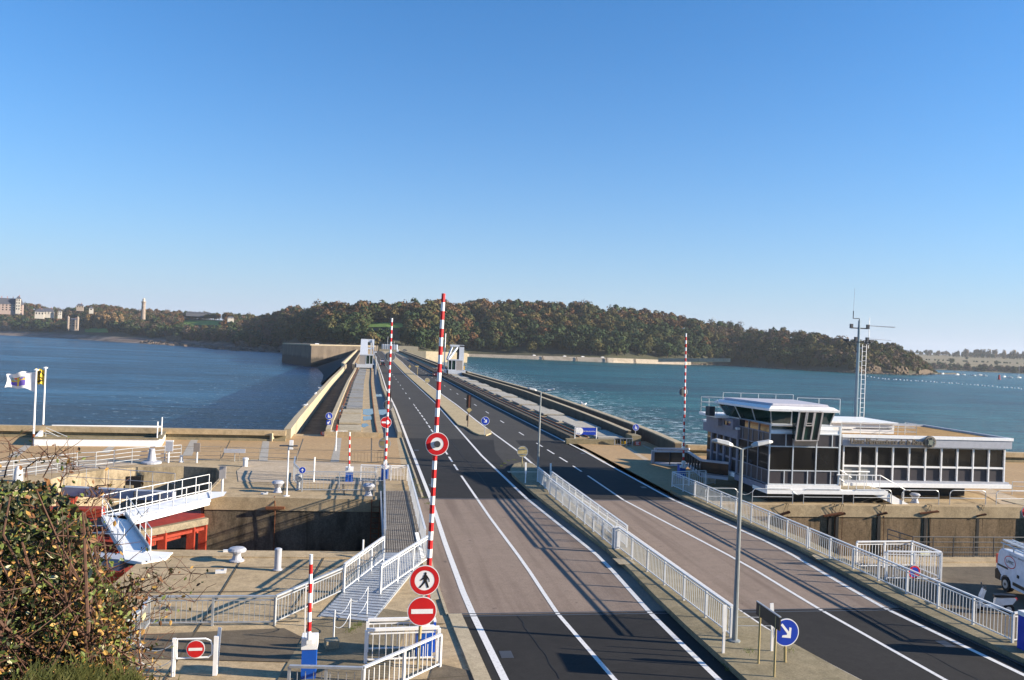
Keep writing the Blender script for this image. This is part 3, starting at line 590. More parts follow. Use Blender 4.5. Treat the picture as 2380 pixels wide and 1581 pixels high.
# ---- trees: crowns of leaf clumps on a tapered trunk
def crown(seed, kind):
    g = np.random.default_rng(seed); V = []; Fc = []; T = []
    if kind == 'bush': nb, rx, rz, zc, br, nq, qs = 7, .55, .40, .45, .36, 260, .11
    elif kind == 'pine': nb, rx, rz, zc, br, nq, qs = 9, .26, .5, .52, .20, 200, .085
    elif kind == 'poplar': nb, rx, rz, zc, br, nq, qs = 8, .10, .42, .55, .15, 170, .075
    elif kind == 'bare': nb, rx, rz, zc, br, nq, qs = 8, .33, .32, .62, .22, 150, .05
    else: nb, rx, rz, zc, br, nq, qs = 20, .40, .33, .60, .165, 540, .058
    B = []
    for k in range(nb):
        th = 2 * math.pi * (k + g.random()) / nb * 2.4; u = g.uniform(-1, 1); rr = rx * math.sqrt(max(0, 1 - u * u)) * g.uniform(.45, .9)
        if kind == 'pine': rr = rx * (1.0 - (u + 1) / 2) * g.uniform(.5, 1.1)
        B.append((rr * math.cos(th), rr * math.sin(th), zc + u * rz, br * g.uniform(.55, 1.35)))
    B[0] = (0, 0, zc, br * 1.3); B[1] = (rx * .25, 0, zc - rz * .4, br * 1.2); B[2] = (-rx * .2, rx * .2, zc + rz * .4, br * 1.1)
    for k in range(nq):
        b = B[k % nb]; d = g.normal(size=3); d /= np.linalg.norm(d)
        if d[2] < -.3 and g.random() < .6: d[2] *= -1
        c = np.array(b[:3]) + d * b[3] * g.uniform(.78, 1.2); nn = d + g.normal(size=3) * .28; nn /= np.linalg.norm(nn)
        a = np.cross(nn, (.3, .2, .9)); a /= np.linalg.norm(a); b2 = np.cross(nn, a); s = qs * g.uniform(.6, 1.4); an = g.uniform(0, 6.3)
        e1 = (a * math.cos(an) + b2 * math.sin(an)) * s; e2 = (b2 * math.cos(an) - a * math.sin(an)) * s * g.uniform(.5, .9)
        o_ = len(V); V += [c - e1 - e2 * .4, c + e2 * -.9, c + e1 - e2 * .3, c + e1 * .5 + e2, c - e1 * .6 + e2 * .9]; Fc.append((o_, o_ + 1, o_ + 2, o_ + 3, o_ + 4)); T.append(0)
    if kind != 'bush':
        for tw in range(1 if kind != 'bare' else 6):
            o_ = len(V); an = tw * 1.05; r0, r1 = (.032, .014) if tw == 0 else (.012, .004); h0, h1 = (0, zc + rz * .85) if tw == 0 else (.35, .85)
            dx = 0 if tw == 0 else .25 * math.cos(an); dy = 0 if tw == 0 else .25 * math.sin(an)
            for h, r, q in ((h0, r0, 0), (h1, r1, 1)): V += [np.array((r * math.cos(a) + dx * q, r * math.sin(a) + dy * q, h)) for a in np.arange(5) * 1.2566]
            Fc += [(o_ + k, o_ + (k + 1) % 5, o_ + 5 + (k + 1) % 5, o_ + 5 + k) for k in range(5)]; T += [1] * 5
    return np.array(V), Fc, T
BARK = plain('bark', (.10, .075, .05), .9)
RUSTL = attr_mat('autumn_rust_leaves', [(.125, .062, .028), (.135, .078, .034), (.105, .064, .036), (.14, .085, .038)])
OLIVE = attr_mat('olive_autumn_leaves', [(.088, .083, .030), (.105, .088, .034), (.078, .082, .032), (.12, .092, .036)])
DARKG = attr_mat('dark_evergreen_leaves', [(.036, .058, .024), (.046, .070, .026), (.058, .072, .028), (.034, .052, .026)])
BROWN = attr_mat('grey_brown_twigs', [(.12, .085, .062), (.14, .098, .062), (.105, .08, .06), (.13, .085, .055)])
TANL = attr_mat('tan_poplar_leaves', [(.22, .145, .06), (.20, .125, .055), (.18, .12, .06), (.23, .15, .07)])
SPEC = {'rust': (RUSTL, 'crown', 'rust brown broadleaf tree'), 'olive': (OLIVE, 'crown', 'olive and gold broadleaf tree'), 'dark': (DARKG, 'crown', 'dark evergreen tree'), 'pine': (DARKG, 'pine', 'dark pointed conifer'),
        'brown': (BROWN, 'bare', 'thin grey brown bare tree'), 'poplar': (TANL, 'poplar', 'tall narrow tan poplar'), 'scrub': (OLIVE, 'bush', 'low olive shrub'), 'dscrub': (DARKG, 'bush', 'low dark green shrub'), 'bscrub': (BROWN, 'bush', 'low brown shrub')}
PROTO = {k: [crown(hash_ * 10 + j, v[1]) for j in range(4)] for hash_, (k, v) in enumerate(SPEC.items())}
PL = []          # placements: (photo column, species, position, height)
def inmead(x, y, h):
    for a, b_, y0_, y1_ in MEAD:
        if a - 4 < x < b_ + 4 and y0_ - 1 < y and y - h < y1_ - 1: return True
    return False
for _ in range(5300):
    x = rng.uniform(-40, 2180) if _ < 3500 else rng.uniform(-40, 660); s, wl, dv, zv, dr, zr = prof(x); t = rng.random() ** .85
    if rng.random() < .08: t = 1.0 + rng.random() * .05
    d = dv + 4 + (dr - dv) * t; p = GP(x, d); by = hor(x) - (p[2] - CAMZ) * F / d; h = treeh(x) * (rng.uniform(.55, 1.0) if rng.random() < .6 else rng.uniform(.9, 1.28))
    r = rng.random()
    if x < 640:
        k = 'brown' if r < .34 else 'rust' if r < .52 else 'olive' if r < .72 else 'dark' if r < .97 else 'pine'
        if t < .25 and r > .35: k = 'dark' if r < .75 else 'dscrub'
        h *= .9 if t > .6 else 1
    elif x < 1880:
        if t > .62: k = 'rust' if r < (.52 if x < 1100 else .30) else 'olive' if r < .72 else 'dark' if r < .9 else 'brown' if r < .97 else 'pine'
        elif t > .3: k = 'dark' if r < (.62 if x < 1100 else .42) else 'olive' if r < .82 else 'rust' if r < .94 else 'pine'
        else: k = 'dark' if r < .76 else 'olive' if r < .95 else 'rust'
        if x > 1650 and r < .35 and t > .5: k = 'brown'
    else:
        k = 'scrub' if r < .45 else 'bscrub' if r < .75 else 'dscrub' if r < .95 else 'olive'
        h *= 1.25 if k != 'olive' else 1
    hp = h * F / d
    if inmead(x, by, hp): continue
    # keep the far houses in sight
    if x < 150 and 0 <= x and by > 728 and by - hp < 736 and not (78 < x < 82): h *= .8
    if 150 < x < 188 and by > 752: continue
    PL.append((x, d, k, p, h))
for k in range(46):      # poplar screen by the cove
    x = rng.uniform(195, 285); d = prof(x)[2] + rng.uniform(30, 110); p = GP(x, d); PL.append((x, d, 'poplar', p, rng.uniform(22, 30)))
for x, k, h in ((553, 'pine', 14), (572, 'brown', 12), (1447, 'pine', 19), (1398, 'pine', 16), (1697, 'pine', 17), (1620, 'dark', 17)):
    s, wl, dv, zv, dr, zr = prof(x); p = GP(x, dr); PL.append((x, dr, k, p, h))
# far right shore
def fr_ground(x, d): return float(np.interp(d, [1840, 1900, 1990, 2900, 3100, 3300, 5000], [-9, -6, 1.5, 27, 30, 36, 40]))
mb = MB(); cx = list(range(2060, 2620, 30))
FIELD = stony('tan_fields', (.20, .16, .085), (.27, .21, .12), (.10, .115, .045), .012, fine=.3, stain_amt=.8)
mb.m = FIELD; v = []; dd = [1840, 1900, 1990, 2200, 2500, 2900, 3100, 3300, 4200]
for x in cx:
    r = ray(x, 840)
    for d in dd: k = d / math.hypot(r[0], r[1]); v.append((r[0] * k, r[1] * k, fr_ground(x, d)))
mb.add(v, [(i * 9 + j, i * 9 + 9 + j, i * 9 + 10 + j, i * 9 + j + 1) for i in range(len(cx) - 1) for j in range(8)]); struct(mb, 'far_fields', smooth=True)
def frp(x, d): r = ray(x, 840); k = d / math.hypot(r[0], r[1]); return np.array((r[0] * k, r[1] * k, fr_ground(x, d)))
for k in range(150): x = rng.uniform(2110, 2500); d = rng.uniform(1905, 1985); PL.append((x, d, ['bscrub', 'dscrub', 'dark'][k % 3], frp(x, d), rng.uniform(5, 11)))
for k in range(190): x = rng.uniform(2080, 2500); d = rng.uniform(2950, 3320); PL.append((x, d, ['brown', 'dark', 'brown', 'olive'][k % 4], frp(x, d), rng.uniform(9, 17)))
for k in range(26): x = rng.uniform(2230, 2400); d = 3000; PL.append((x, d, 'poplar', frp(x, d), rng.uniform(20, 30)))
for x, d, h in ((2212, 2150, 15), (2316, 2200, 11), (2247, 2650, 9)): PL.append((x, d, 'dark', frp(x, d), h))
for k in range(40): x = rng.uniform(2150, 2450); d = 2420 + rng.uniform(-6, 6); PL.append((x, d, 'dscrub', frp(x, d), 4))

# nearest trees one by one, the rest of the wood as one mass
def tree_mesh(name, k, j):
    V, Fc, T = PROTO[k][j]; me = bpy.data.meshes.new(name); me.from_pydata([tuple(p) for p in V], [], Fc); me.materials.append(SPEC[k][0]); me.materials.append(BARK)
    me.polygons.foreach_set('material_index', T); me.update(); return me
MESH = {}
def is_ind(q): return 640 < q[0] < 2190 and q[1] < 1400 or q[2] == 'pine' or (q[2] == 'poplar' and q[0] < 400)
order = sorted([q for q in PL if is_ind(q)], key=lambda q: -(q[4] / q[1]))
cnt = {}; ind = []; keep = set()
for q in order:
    if len(ind) >= 290: break
    # skip trees whose crown is hidden low behind another on the list
    ind.append(q); keep.add(id(q))
def zone(x): return ('left of the far crane' if x < 900 else 'behind the tall barrier' if x < 1150 else 'above the pale sea wall' if x < 1620 else 'left of the radio mast' if x < 1960 else 'on the right headland')
for x, d, k, p, h in ind:
    key = (k, int(rng.integers(4)))
    if key not in MESH: MESH[key] = tree_mesh('shore_tree' if k[-5:] != 'scrub' else 'shore_shrub', *key)
    me = MESH[key]; o = bpy.data.objects.new('shore_tree' if 'scrub' not in k else 'shore_shrub', me); COL.objects.link(o); o.location = tuple(p - np.array((0, 0, .4))); o.scale = (h * rng.uniform(.9, 1.15), h * rng.uniform(.9, 1.15), h); o.rotation_euler = (0, 0, rng.uniform(0, 6.28))
    s, wl, dv, zv, dr, zr = prof(x); tt = (d - dv) / (dr - dv); hgt = 'low on' if tt < .34 else 'half way up' if tt < .7 else 'at the top of'
    if k == 'poplar': lab = 'tall narrow tan poplar in the screen above the cove on the far left shore'
    elif x < 640: lab = 'dark pointed conifer rising from the woods of the far left shore'
    else: lab = '%s %s the hill, %s' % (SPEC[k][2], hgt, zone(x))
    tag(o, lab, 'shrub' if 'scrub' in k else 'tree', 'trees: ' + lab)
rest = [q for q in PL if id(q) not in keep]
VV = []; FI = []; MI = []; TT = []; off_ = 0; mats = []
for x, d, k, p, h in rest:
    V, Fc, T = PROTO[k][int(rng.integers(4))]; a = rng.uniform(0, 6.28); c, s = math.cos(a), math.sin(a)
    W = np.stack([(V[:, 0] * c - V[:, 1] * s) * h * rng.uniform(.9, 1.15), (V[:, 0] * s + V[:, 1] * c) * h, V[:, 2] * h - .4], 1) + p; VV.append(W)
    m = SPEC[k][0]
    if m not in mats: mats.append(m)
    FI += [tuple(i + off_ for i in f) for f in Fc]; MI += [mats.index(m)] * len(Fc); off_ += len(V); TT.append(np.full(len(V), rng.random(), np.float32))
me = bpy.data.meshes.new('woodland'); me.from_pydata(np.concatenate(VV).tolist(), [], FI)
for m in mats: me.materials.append(m)
me.polygons.foreach_set('material_index', MI); at = me.attributes.new('tint', 'FLOAT', 'POINT'); at.data.foreach_set('value', np.concatenate(TT)); me.update()
o = bpy.data.objects.new('woodland', me); COL.objects.link(o); tag(o, 'mixed autumn woodland covering the far shore behind its front trees', 'woodland', kind='stuff')

# rocks and cliffs along the waterline
def rocks(name, label, pts, m, sz, cat='rocks', kind=None, n=1):
    mb = MB(m); g = np.random.default_rng(len(pts) + 5)
    for q in pts:
        for _ in range(n):
            c = np.array(q) + g.normal(size=3) * sz * np.array((.8, .8, .12)); s = sz * g.uniform(.5, 1.2); v = []
            for zz, rr in ((-.5, 1.0), (.15, .85), (.55, .4)): v += [c + np.array((math.cos(a) * rr * g.uniform(.7, 1.2), math.sin(a) * rr * g.uniform(.7, 1.2), zz * g.uniform(.6, 1.2))) * s for a in np.arange(6) * 1.047]
            mb.add(v, [(i * 6 + k, i * 6 + (k + 1) % 6, i * 6 + 6 + (k + 1) % 6, i * 6 + 6 + k) for i in range(2) for k in range(6)] + [tuple(range(12, 18))])
    return tag(mb.build(name), label, cat, kind=kind)
rocks('foreshore_rocks', 'dark weedy rocks of the foreshore below the left woods', [GP(x, d0(x) + rng.uniform(0, 60)) for x in np.linspace(330, 655, 90)], ROCK, 4.5, kind='stuff', n=2)
rocks('shore_rocks', 'narrow line of dark rocks at the foot of the right headland', [GP(x, d0(x) + 1 + rng.uniform(0, 5)) for x in np.linspace(1605, 2180, 120)], ROCK, 2.2, kind='stuff', n=2)
def cliff(label, x0, x1, y0_, y1_, dd):
    mb = MB(CLIFF); nx, nz = 10, 5; v = []; g = np.random.default_rng(int(x0))
    for i in range(nx + 1):
        for j in range(nz + 1):
            x = x0 + (x1 - x0) * i / nx; yy = y1_ + (y0_ - y1_) * j / nz * (1 - .5 * abs(i / nx - .5) * g.uniform(.6, 1.6)); d = d0(x) + dd + 6 * j / nz + g.uniform(-2.2, 2.2); v.append(PD(x, yy * .72 + y1_ * .28 + .04 * (x - x0), d))
    mb.add(v, [(i * (nz + 1) + j, (i + 1) * (nz + 1) + j, (i + 1) * (nz + 1) + j + 1, i * (nz + 1) + j + 1) for i in range(nx) for j in range(nz)]); tag(mb.build('cliff'), label, 'cliff')
cliff('ochre cliff low on the headland just right of the radio mast', 1985, 2012, 846, 864, 2); cliff('broken ochre cliff at the water under the headland woods', 2016, 2052, 842, 867, 2); cliff('steep tan cliff near the tip of the headland', 2078, 2112, 842, 868, 2); cliff('small tan cliff at the very tip of the headland', 2136, 2168, 853, 870, 1)
cliff('pale cliff at the left edge of the far shore', 0, 26, 750, 766, 105); cliff('brown rock outcrop on the far shore left of the dam', 385, 420, 772, 795, 90); cliff('pale rock face on the shore near the stone abutment', 545, 575, 784, 806, 90); cliff('low rock face at the shore beside the stone abutment', 600, 640, 794, 818, 60)

# sea wall of the far bank with its promenade, parked cars and lamp
t = thing('sea_wall', 'long pale sloping sea wall along the far bank right of the dam', 'wall', PD(1350, 840, 930))
xs_ = list(range(1078, 1611, 12)); top = []; bot = []
for x in xs_: top.append(PD(x, float(np.interp(x, [1078, 1200, 1400, 1610], [822.5, 826, 831.5, 839.5])), d0(x) + 6)); bot.append(PD(x, float(np.interp(x, [1078, 1250, 1420, 1610], [830, 837, 844, 849])), d0(x) - 3))
mb = MB(FARSTONE); v = []
for a, b_ in zip(top, bot): c = a + (0, 0, 0); ex = np.array((a[0], a[1], 0)) / math.hypot(a[0], a[1]) * 16; v += [np.array((b_[0], b_[1], b_[2] - 1)), b_ * .62 + a * .38, a, a + ex, a + ex + np.array((0, 0, 0.4))]
mb.add(v, [(i * 5 + j, i * 5 + 5 + j, i * 5 + 6 + j, i * 5 + 1 + j) for i in range(len(xs_) - 1) for j in range(4)]); mb.build('wall_face', t)
for x in (1261, 1340, 1409, 1476):
    mb = MB(ROCK); a = PD(x, float(np.interp(x, [1078, 1200, 1400, 1610], [822.5, 826, 831.5, 839.5])), d0(x) + 4); b_ = PD(x + 2, float(np.interp(x, [1078, 1250, 1420, 1610], [830, 837, 844, 849])), d0(x) - 4); mb.bar(a, b_, 1.0, .6); mb.build('stair', t)
mb = MB(FARSTONE); pts = [PD(x, float(np.interp(x, [1600, 1700], [833.5, 833.5])), 975) for x in range(1530, 1703, 12)]; mb.sweep([(p[0], p[1], p[2]) for p in pts], [(-.3, -4), (.3, -4), (.3, .2), (-.3, .2)]); tag(mb.build('causeway_wall'), 'thin pale causeway line leading right from the sea wall to the headland', 'wall')
# ---- road end: approach wall, gate house, abutment, cliffs
t = thing('approach_wall', 'cream retaining wall right of the far end of the dam road', 'wall', PD(1020, 825, 700)); mb = MB(CONC_L)
mb.sweep([PD(x, y, d) - np.array((0, 0, 5)) for x, y, d in ((948, 814.5, 640), (990, 816.5, 640), (1040, 818.5, 650), (1086, 820.5, 660))], [(-.4, -8), (.4, -8), (.4, 5), (-.4, 5)]); mb.build('wall', t)
mb = MB(CONC_L); mb.sweep([PD(x, y, 780) - np.array((0, 0, 5)) for x, y in ((926, 804), (940, 804), (972, 806))], [(-.4, -3), (.4, -3), (.4, 5), (-.4, 5)]); tag(mb.build('boundary_wall'), 'low pinkish wall behind the roundabout at the far end of the road', 'wall')
t = thing('gate_house', 'pale blue grey ribbed machinery house at the far end of the dam', 'building', PD(906, 808, 760)); p = PD(906, 808, 760)
mb = MB(plain('blue_grey_cladding', (.36, .42, .50), .5)); mb.box((p[0], p[1], p[2] + .5), (14, 10, 4.5), -.1); mb.build('body', t)
for k in range(7): mb = MB(OFFW); q = p + np.array((-6 + 2 * k, -5.2 + k * -.18, .6)); mb.box(q, (.8, .7, 5), -.1); mb.build('rib', t)
mb = MB(CONC_L); mb.box((p[0], p[1] - 3, p[2] - 2.6), (18, 10, 2), -.1); mb.build('plinth', t)
for px in (901, 916): q = PD(px, 800, 760); mb = MB(OFFW); mb.tube([(q[0], q[1], p[2] + 2), (q[0], q[1], p[2] + (10 if px < 905 else 6))], .12, 6); tag(mb.build('mast_pole'), 'thin white pole on the far gate house, %s' % ('the taller left one' if px < 905 else 'the shorter right one'), 'pole')
def tidal_mat():
    m, t, b = nm('tide_marked_concrete'); co = pos(t); sx = t.nodes.new('ShaderNodeSeparateXYZ'); t.links.new(co, sx.inputs[0])
    n = noise(t, pos(t, (1, 1, .3)), .25, 7, .7); a = ramp(t, n, [(.3, (.085, .066, .048)), (.7, (.18, .14, .10))])
    ad = t.nodes.new('ShaderNodeMath'); ad.operation = 'MULTIPLY_ADD'; t.links.new(n, ad.inputs[0]); ad.inputs[1].default_value = 6; t.links.new(sx.outputs[2], ad.inputs[2])
    mr = t.nodes.new('ShaderNodeMapRange'); t.links.new(ad.outputs[0], mr.inputs[0]); mr.inputs[1].default_value, mr.inputs[2].default_value = -4.5, -2.5
    t.links.new(mix(t, mr.outputs[0], (.035, .028, .02), a), b.inputs['Base Color']); b.inputs['Roughness'].default_value = .9; return m
TIDAL = tidal_mat()
# stone abutment and dark embankment left of the dam
t = thing('abutment', 'massive weathered concrete abutment wall standing in the sea left of the dam', 'wall', P(655, 843, SEAZ))
mb = MB(TIDAL); c = [P(655, 843, SEAZ), P(722, 853, SEAZ)]; da, db = np.hypot(*c[0][:2]), np.hypot(*c[1][:2])
A = [PD(658, 800, da), PD(722, 803, db), PD(745, 800, db + 5), PD(872, 806, db + 30)]
Bk = [PD(663, 799, da + 120), PD(880, 800, da + 120)]
mb.add([(*P(655, 843, SEAZ)[:2], SEAZ - 3), (*c[1][:2], SEAZ - 3), (A[3][0], A[3][1], SEAZ - 3), (Bk[1][0], Bk[1][1], SEAZ - 3), (Bk[0][0], Bk[0][1], SEAZ - 3)] + [(*P(655, 843, SEAZ)[:2], A[0][2]), (*c[1][:2], A[1][2]), (A[3][0], A[3][1], A[3][2]), (Bk[1][0], Bk[1][1], A[3][2]), (Bk[0][0], Bk[0][1], A[0][2])],
       [(0, 1, 6, 5), (1, 2, 7, 6), (2, 3, 8, 7), (3, 4, 9, 8), (4, 0, 5, 9), (5, 6, 7, 8, 9)]); mb.build('wall', t)
mb = MB(CONC_L); mb.sweep([(p[0], p[1], p[2]) for p in (A[0], A[1], A[3])], [(-.8, 0), (.5, 0), (.5, .9), (-.8, .9)]); mb.build('parapet', t)
mb = MB(ROCK); mb.m = plain('shaded_dark_stone', (.022, .02, .017), .95); v = []  # near-black colour carries the shade on this slope
yy = ys(420, 690, 14)
for y in yy: k = (y - 420) / 270; v += [(LPx(y) - .3, y, -.5), (LPx(y) - 4 - 6 * k, y, -4 - 2 * k), (LPx(y) - 14 - 22 * k + 2 * math.sin(y), y, SEAZ - 2)]
mb.add(v, [(i * 3 + j, i * 3 + j + 1, i * 3 + 4 + j, i * 3 + 3 + j) for i in range(14) for j in range(2)]); tag(mb.build('embankment'), 'dark shaded rock slope between the dam and the abutment', 'embankment')

# ---- far buildings on the left shore
ROOF = plain('slate_roof', (.07, .075, .095), .7); STONE = stony('villa_stone', (.28, .22, .18), (.38, .31, .25), (.18, .14, .11), .3, fine=1.5); CREAM = plain('cream_render', (.46, .42, .36), .8); BRICK = plain('brick_red', (.36, .15, .11), .8)
def house(name, label, px, py, dist, wd, dp, hh, rh, wallm, nwin=3, nfl=2, chim=1, rz=.25, roofm=None, cat='house'):
    p = PD(px, py, dist); t = thing(name, label, cat, p); ca, sa = math.cos(rz), math.sin(rz)
    def L(x, y, z): return (p[0] + x * ca - y * sa, p[1] + x * sa + y * ca, p[2] + z)
    mb = MB(wallm); mb.box(L(0, 0, hh / 2 - 3), (wd, dp, hh + 6), rz); mb.build('wall', t)
    mb = MB(roofm or ROOF); e = .4; v = [L(-wd / 2 - e, -dp / 2 - e, hh), L(wd / 2 + e, -dp / 2 - e, hh), L(wd / 2 + e, dp / 2 + e, hh), L(-wd / 2 - e, dp / 2 + e, hh), L(-wd / 2 + dp * .3, 0, hh + rh), L(wd / 2 - dp * .3, 0, hh + rh)]
    mb.add(v, [(3, 2, 1, 0), (0, 1, 5, 4), (1, 2, 5), (2, 3, 4, 5), (3, 0, 4)]); rf = mb.build('roof', t)
    for k in range(chim): mb = MB(BRICK); mb.box(L(-wd * .35 + k * wd * .7 / max(1, chim - 1) if chim > 1 else wd * .2, 0, hh + rh * .8), (1.0, .8, rh * .9 + 1), rz); mb.build('chimney', rf)
    for f in range(nfl):
        for k in range(nwin):
            mb = MB(GLASS); mb.box(L(-wd / 2 + wd * (k + .5) / nwin, -dp / 2 - .03, hh * (f + .55) / nfl), (wd / nwin * .42, .12, hh / nfl * .5), rz); mb.build('window', t)
    return t
t = house('chateau', 'long white and brick apartment manor with dark mansard roof at the far left edge', 16, 723, 1720, 50, 12, 12, 11, plain('pale_brick', (.36, .27, .23), .8), 9, 3, 5, cat='building')
house('villa', 'white gabled tower end of the manor on the far left shore', 42, 722, 1712, 7, 9, 21, 5, CREAM, 2, 4, 1)
house('villa', 'cream house with red chimney and grey roof on the far left shore', 106, 731, 1690, 26, 11, 5, 6, CREAM, 5, 2, 2)
house('villa', 'white house with tall gable left of the cream house on the far shore', 92, 733, 1670, 14, 9, 6, 5, CREAM, 3, 1, 1); house('villa', 'bright white house end at the right of the cream house row', 139, 733, 1680, 6, 8, 7, 3, CREAM, 2, 2, 0)
house('villa', 'small stone house high among the trees left of the lighthouse', 186, 716, 1760, 12, 9, 4, 4, STONE, 3, 1, 1); house('villa', 'tiny white gabled house under the purple trees of the left shore', 212, 722, 1780, 7, 7, 4, 4, CREAM, 1, 1, 0)
house('stone_manor', 'tall square stone manor with corner turrets above the cove', 171, 760, 1590, 15, 12, 12, 3, STONE, 3, 3, 1)
for d in (-7.5, 7.5): p = PD(171, 759, 1585); mb = MB(STONE); mb.lathe((p[0] + d, p[1] - 4, p[2] - 2), [(2, -2), (2, 15), (2.3, 15), (2.3, 17), (0.2, 20)], 10); tag(mb.build('turret'), 'round stone turret on the %s corner of the square manor above the cove' % ('left' if d < 0 else 'right'), 'turret')
house('villa', 'low white bungalow half hidden in trees left of the tall pine', 536, 742, 1450, 10, 7, 2.5, 2, CREAM, 4, 1, 0)
house('long_house', 'long dark roofed building along the left skyline', 462, 729, 1750, 48, 8, 1.0, 2, ROOF, 9, 1, 0)
p = PD(333, 728, 1700); t = thing('lighthouse', 'tall slender tan stone lighthouse tower on the left skyline', 'lighthouse', p)
mb = MB(STONE); mb.lathe(p, [(4.2, -12), (3.4, 20), (3.4, 20.2)], 14); mb.build('tower', t); mb = MB(STONE); mb.lathe(p, [(4.4, 20), (4.6, 21), (4.4, 22)], 14); mb.build('gallery', t)
mb = MB(CREAM); mb.lathe(p, [(2.4, 22), (2.4, 26), (3, 26.3), (.3, 29)], 12); mb.build('lantern', t)
mb = MB(GLASS); mb.box(p + np.array((0, -3.6, 10)), (1, .6, 2)); mb.build('window', t)
# ---- boats at anchor, buoys
def boat():
    t = thing('moored_boat', '', 'boat')
    L, W = 7.5, 2.5; sec = []
    for s, wdt, sh in ((-1, .75, 1.0), (-.4, 1, .95), (.3, .9, 1.05), (.75, .5, 1.2), (1, .03, 1.35)): sec += [(s * L / 2, -wdt * W / 2, sh), (s * L / 2, -wdt * W / 2 * .75, .1), (s * L / 2, 0, -.25), (s * L / 2, wdt * W / 2 * .75, .1), (s * L / 2, wdt * W / 2, sh)]
    mb = MB(WHITE); mb.add(sec, [(i * 5 + j, i * 5 + 5 + j, i * 5 + 6 + j, i * 5 + j + 1) for i in range(4) for j in range(4)] + [(i * 5, i * 5 + 4, i * 5 + 9, i * 5 + 5) for i in range(4)] + [(0, 1, 2, 3, 4)]); mb.build('hull', t)
    mb = MB(WHITE); mb.prism([(-1.6, -.85), (1.5, -.75), (1.9, 0), (1.5, .75), (-1.6, .85)], 1.0, 2.1); mb.build('cabin', t)
    mb = MB(GLASS); mb.box((0, -.86, 1.6), (2.4, .08, .5)); mb.build('window', t); return t
b0 = boat(); BT = [(2191, 868, 'white motor boat moored at the very tip of the headland'), (2225, 870, 'white moored boat, first one out from the headland tip'), (2237, 870, 'white moored boat close beside the first one'), (2261, 872, 'white moored boat alone in the middle of the anchorage'), (2277, 871, 'white moored boat left of the largest pair'), (2287, 873, 'white moored boat right of the middle pair'), (2334, 875, 'white moored boat just right of the red buoy'), (2346, 877, 'white moored boat between the red buoy and the sailing boat')]
for k, (px, py, lab) in enumerate(BT):
    p = P(px, py + 2, BASZ)
    if k == 0: b0.location = tuple(p); b0['label'] = lab; b0['group'] = 'boats moored off the headland'; b0.rotation_euler = (0, 0, .5)
    else: dup(b0, p, rng.uniform(-.6, .6), lab)
p = P(2368, 879, BASZ); s = dup(b0, p, .1, 'white sailing boat with a bare mast moored at the right edge'); s.name = 'sailing_boat'; s['group'] = 'sailing boat'
mb = MB(OFFW); mb.tube([(0, 0, 1), (0, 0, 16)], .12, 6); mb.tube([(0, 0, 3), (-3.2, 0, 3)], .1, 6); m = mb.build('mast'); m.parent = s; m.location = (0, 0, 0)
p = P(2322, 882, BASZ); mb = MB(REDP); mb.lathe(p, [(1.6, -.3), (1.6, .7), (.9, 1.0), (.9, 4.5), (.2, 4.9)], 12); tag(mb.build('channel_buoy'), 'red channel buoy floating among the white moored boats', 'buoy')
mb = MB(WHITE); mb.lathe((0, 0, 0), [(.2, -.2), (.6, 0), (.6, .3), (.2, .55)], 8); f0 = mb.build('float'); tag(f0, 'small white float in the floating line across the estuary', 'float', 'floats of the floating line')
for k in range(46):
    x = 1990 + 385 * k / 45; y = float(np.interp(x, [1990, 2050, 2150, 2250, 2380], [871, 881, 887, 894, 905])) + rng.uniform(-.6, .6); o = f0 if k == 0 else f0.copy()
    if k: COL.objects.link(o)
    o.location = tuple(P(x + rng.uniform(-2, 2), y, BASZ)); o.scale = (rng.uniform(.7, 1.3),) * 3
# ================================================================== THE CONTROL BUILDING ON THE RIGHT BANK
FY = 51.55                                           # plane of the block's front
Bt = lambda px, py: PY(px, py, FY)
bt = thing('control_building', 'low white framed glass control building with tower cabin beside the lock', 'building', (30, 54, 0))
def panes(x0, x1, y, zs, nx, mats, frame=ALU, fw_=.07, axis='x', name='window', sub=None):
    """one glazed bay wall: each bay a part, its mullions a sub-part. axis x: wall along x at y; axis y: wall along y at x=y"""
    for k in range(nx):
        a = x0 + (x1 - x0) * k / nx; b_ = x0 + (x1 - x0) * (k + 1) / nx
        mb = MB(mats[0])
        for j in range(len(zs) - 1):
            mb.m = mats[j]
            if axis == 'x': mb.quad((a, y, zs[j]), (b_, y, zs[j]), (b_, y, zs[j + 1]), (a, y, zs[j + 1]))
            else: mb.quad((y, b_, zs[j]), (y, a, zs[j]), (y, a, zs[j + 1]), (y, b_, zs[j + 1]))
        o = mb.build(name, bt); mb = MB(frame)
        def hb(p, q, w_): mb.bar(p, q, w_, w_)
        for z in zs:
            if axis == 'x': hb((a, y - .02, z), (b_, y - .02, z), fw_)
            else: hb((y - .02, a, z), (y - .02, b_, z), fw_)
        for c in ((a, b_) if k == nx - 1 else (a,)):
            if axis == 'x': hb((c, y - .025, zs[0]), (c, y - .025, zs[-1]), fw_ * 1.15)
            else: hb((y - .025, c, zs[0]), (y - .025, c, zs[-1]), fw_ * 1.15)
        if sub:
            for f, j in sub:
                c = a + (b_ - a) * f
                if axis == 'x': hb((c, y - .02, zs[j]), (c, y - .02, zs[j + 1]), fw_ * .9)
                else: hb((y - .02, c, zs[j]), (y - .02, c, zs[j + 1]), fw_ * .9)
        mb.build('frame', o)
fx0, fx1 = Bt(1786, 1100)[0], Bt(1948, 1100)[0]
zb, z1, z2, z3 = Bt(1780, 1125)[2], Bt(1783, 1093)[2], Bt(1785, 1037)[2], Bt(1790, 1007)[2]
zrail = Bt(1790, 988)[2]
panes(fx0, fx1, FY, [zb, z1, z2, z3], 3, [PANEL, GLASS, PANEL], sub=[(.66, 0), (.68, 2)])
LXf = fx0                                              # left face x at the front corner
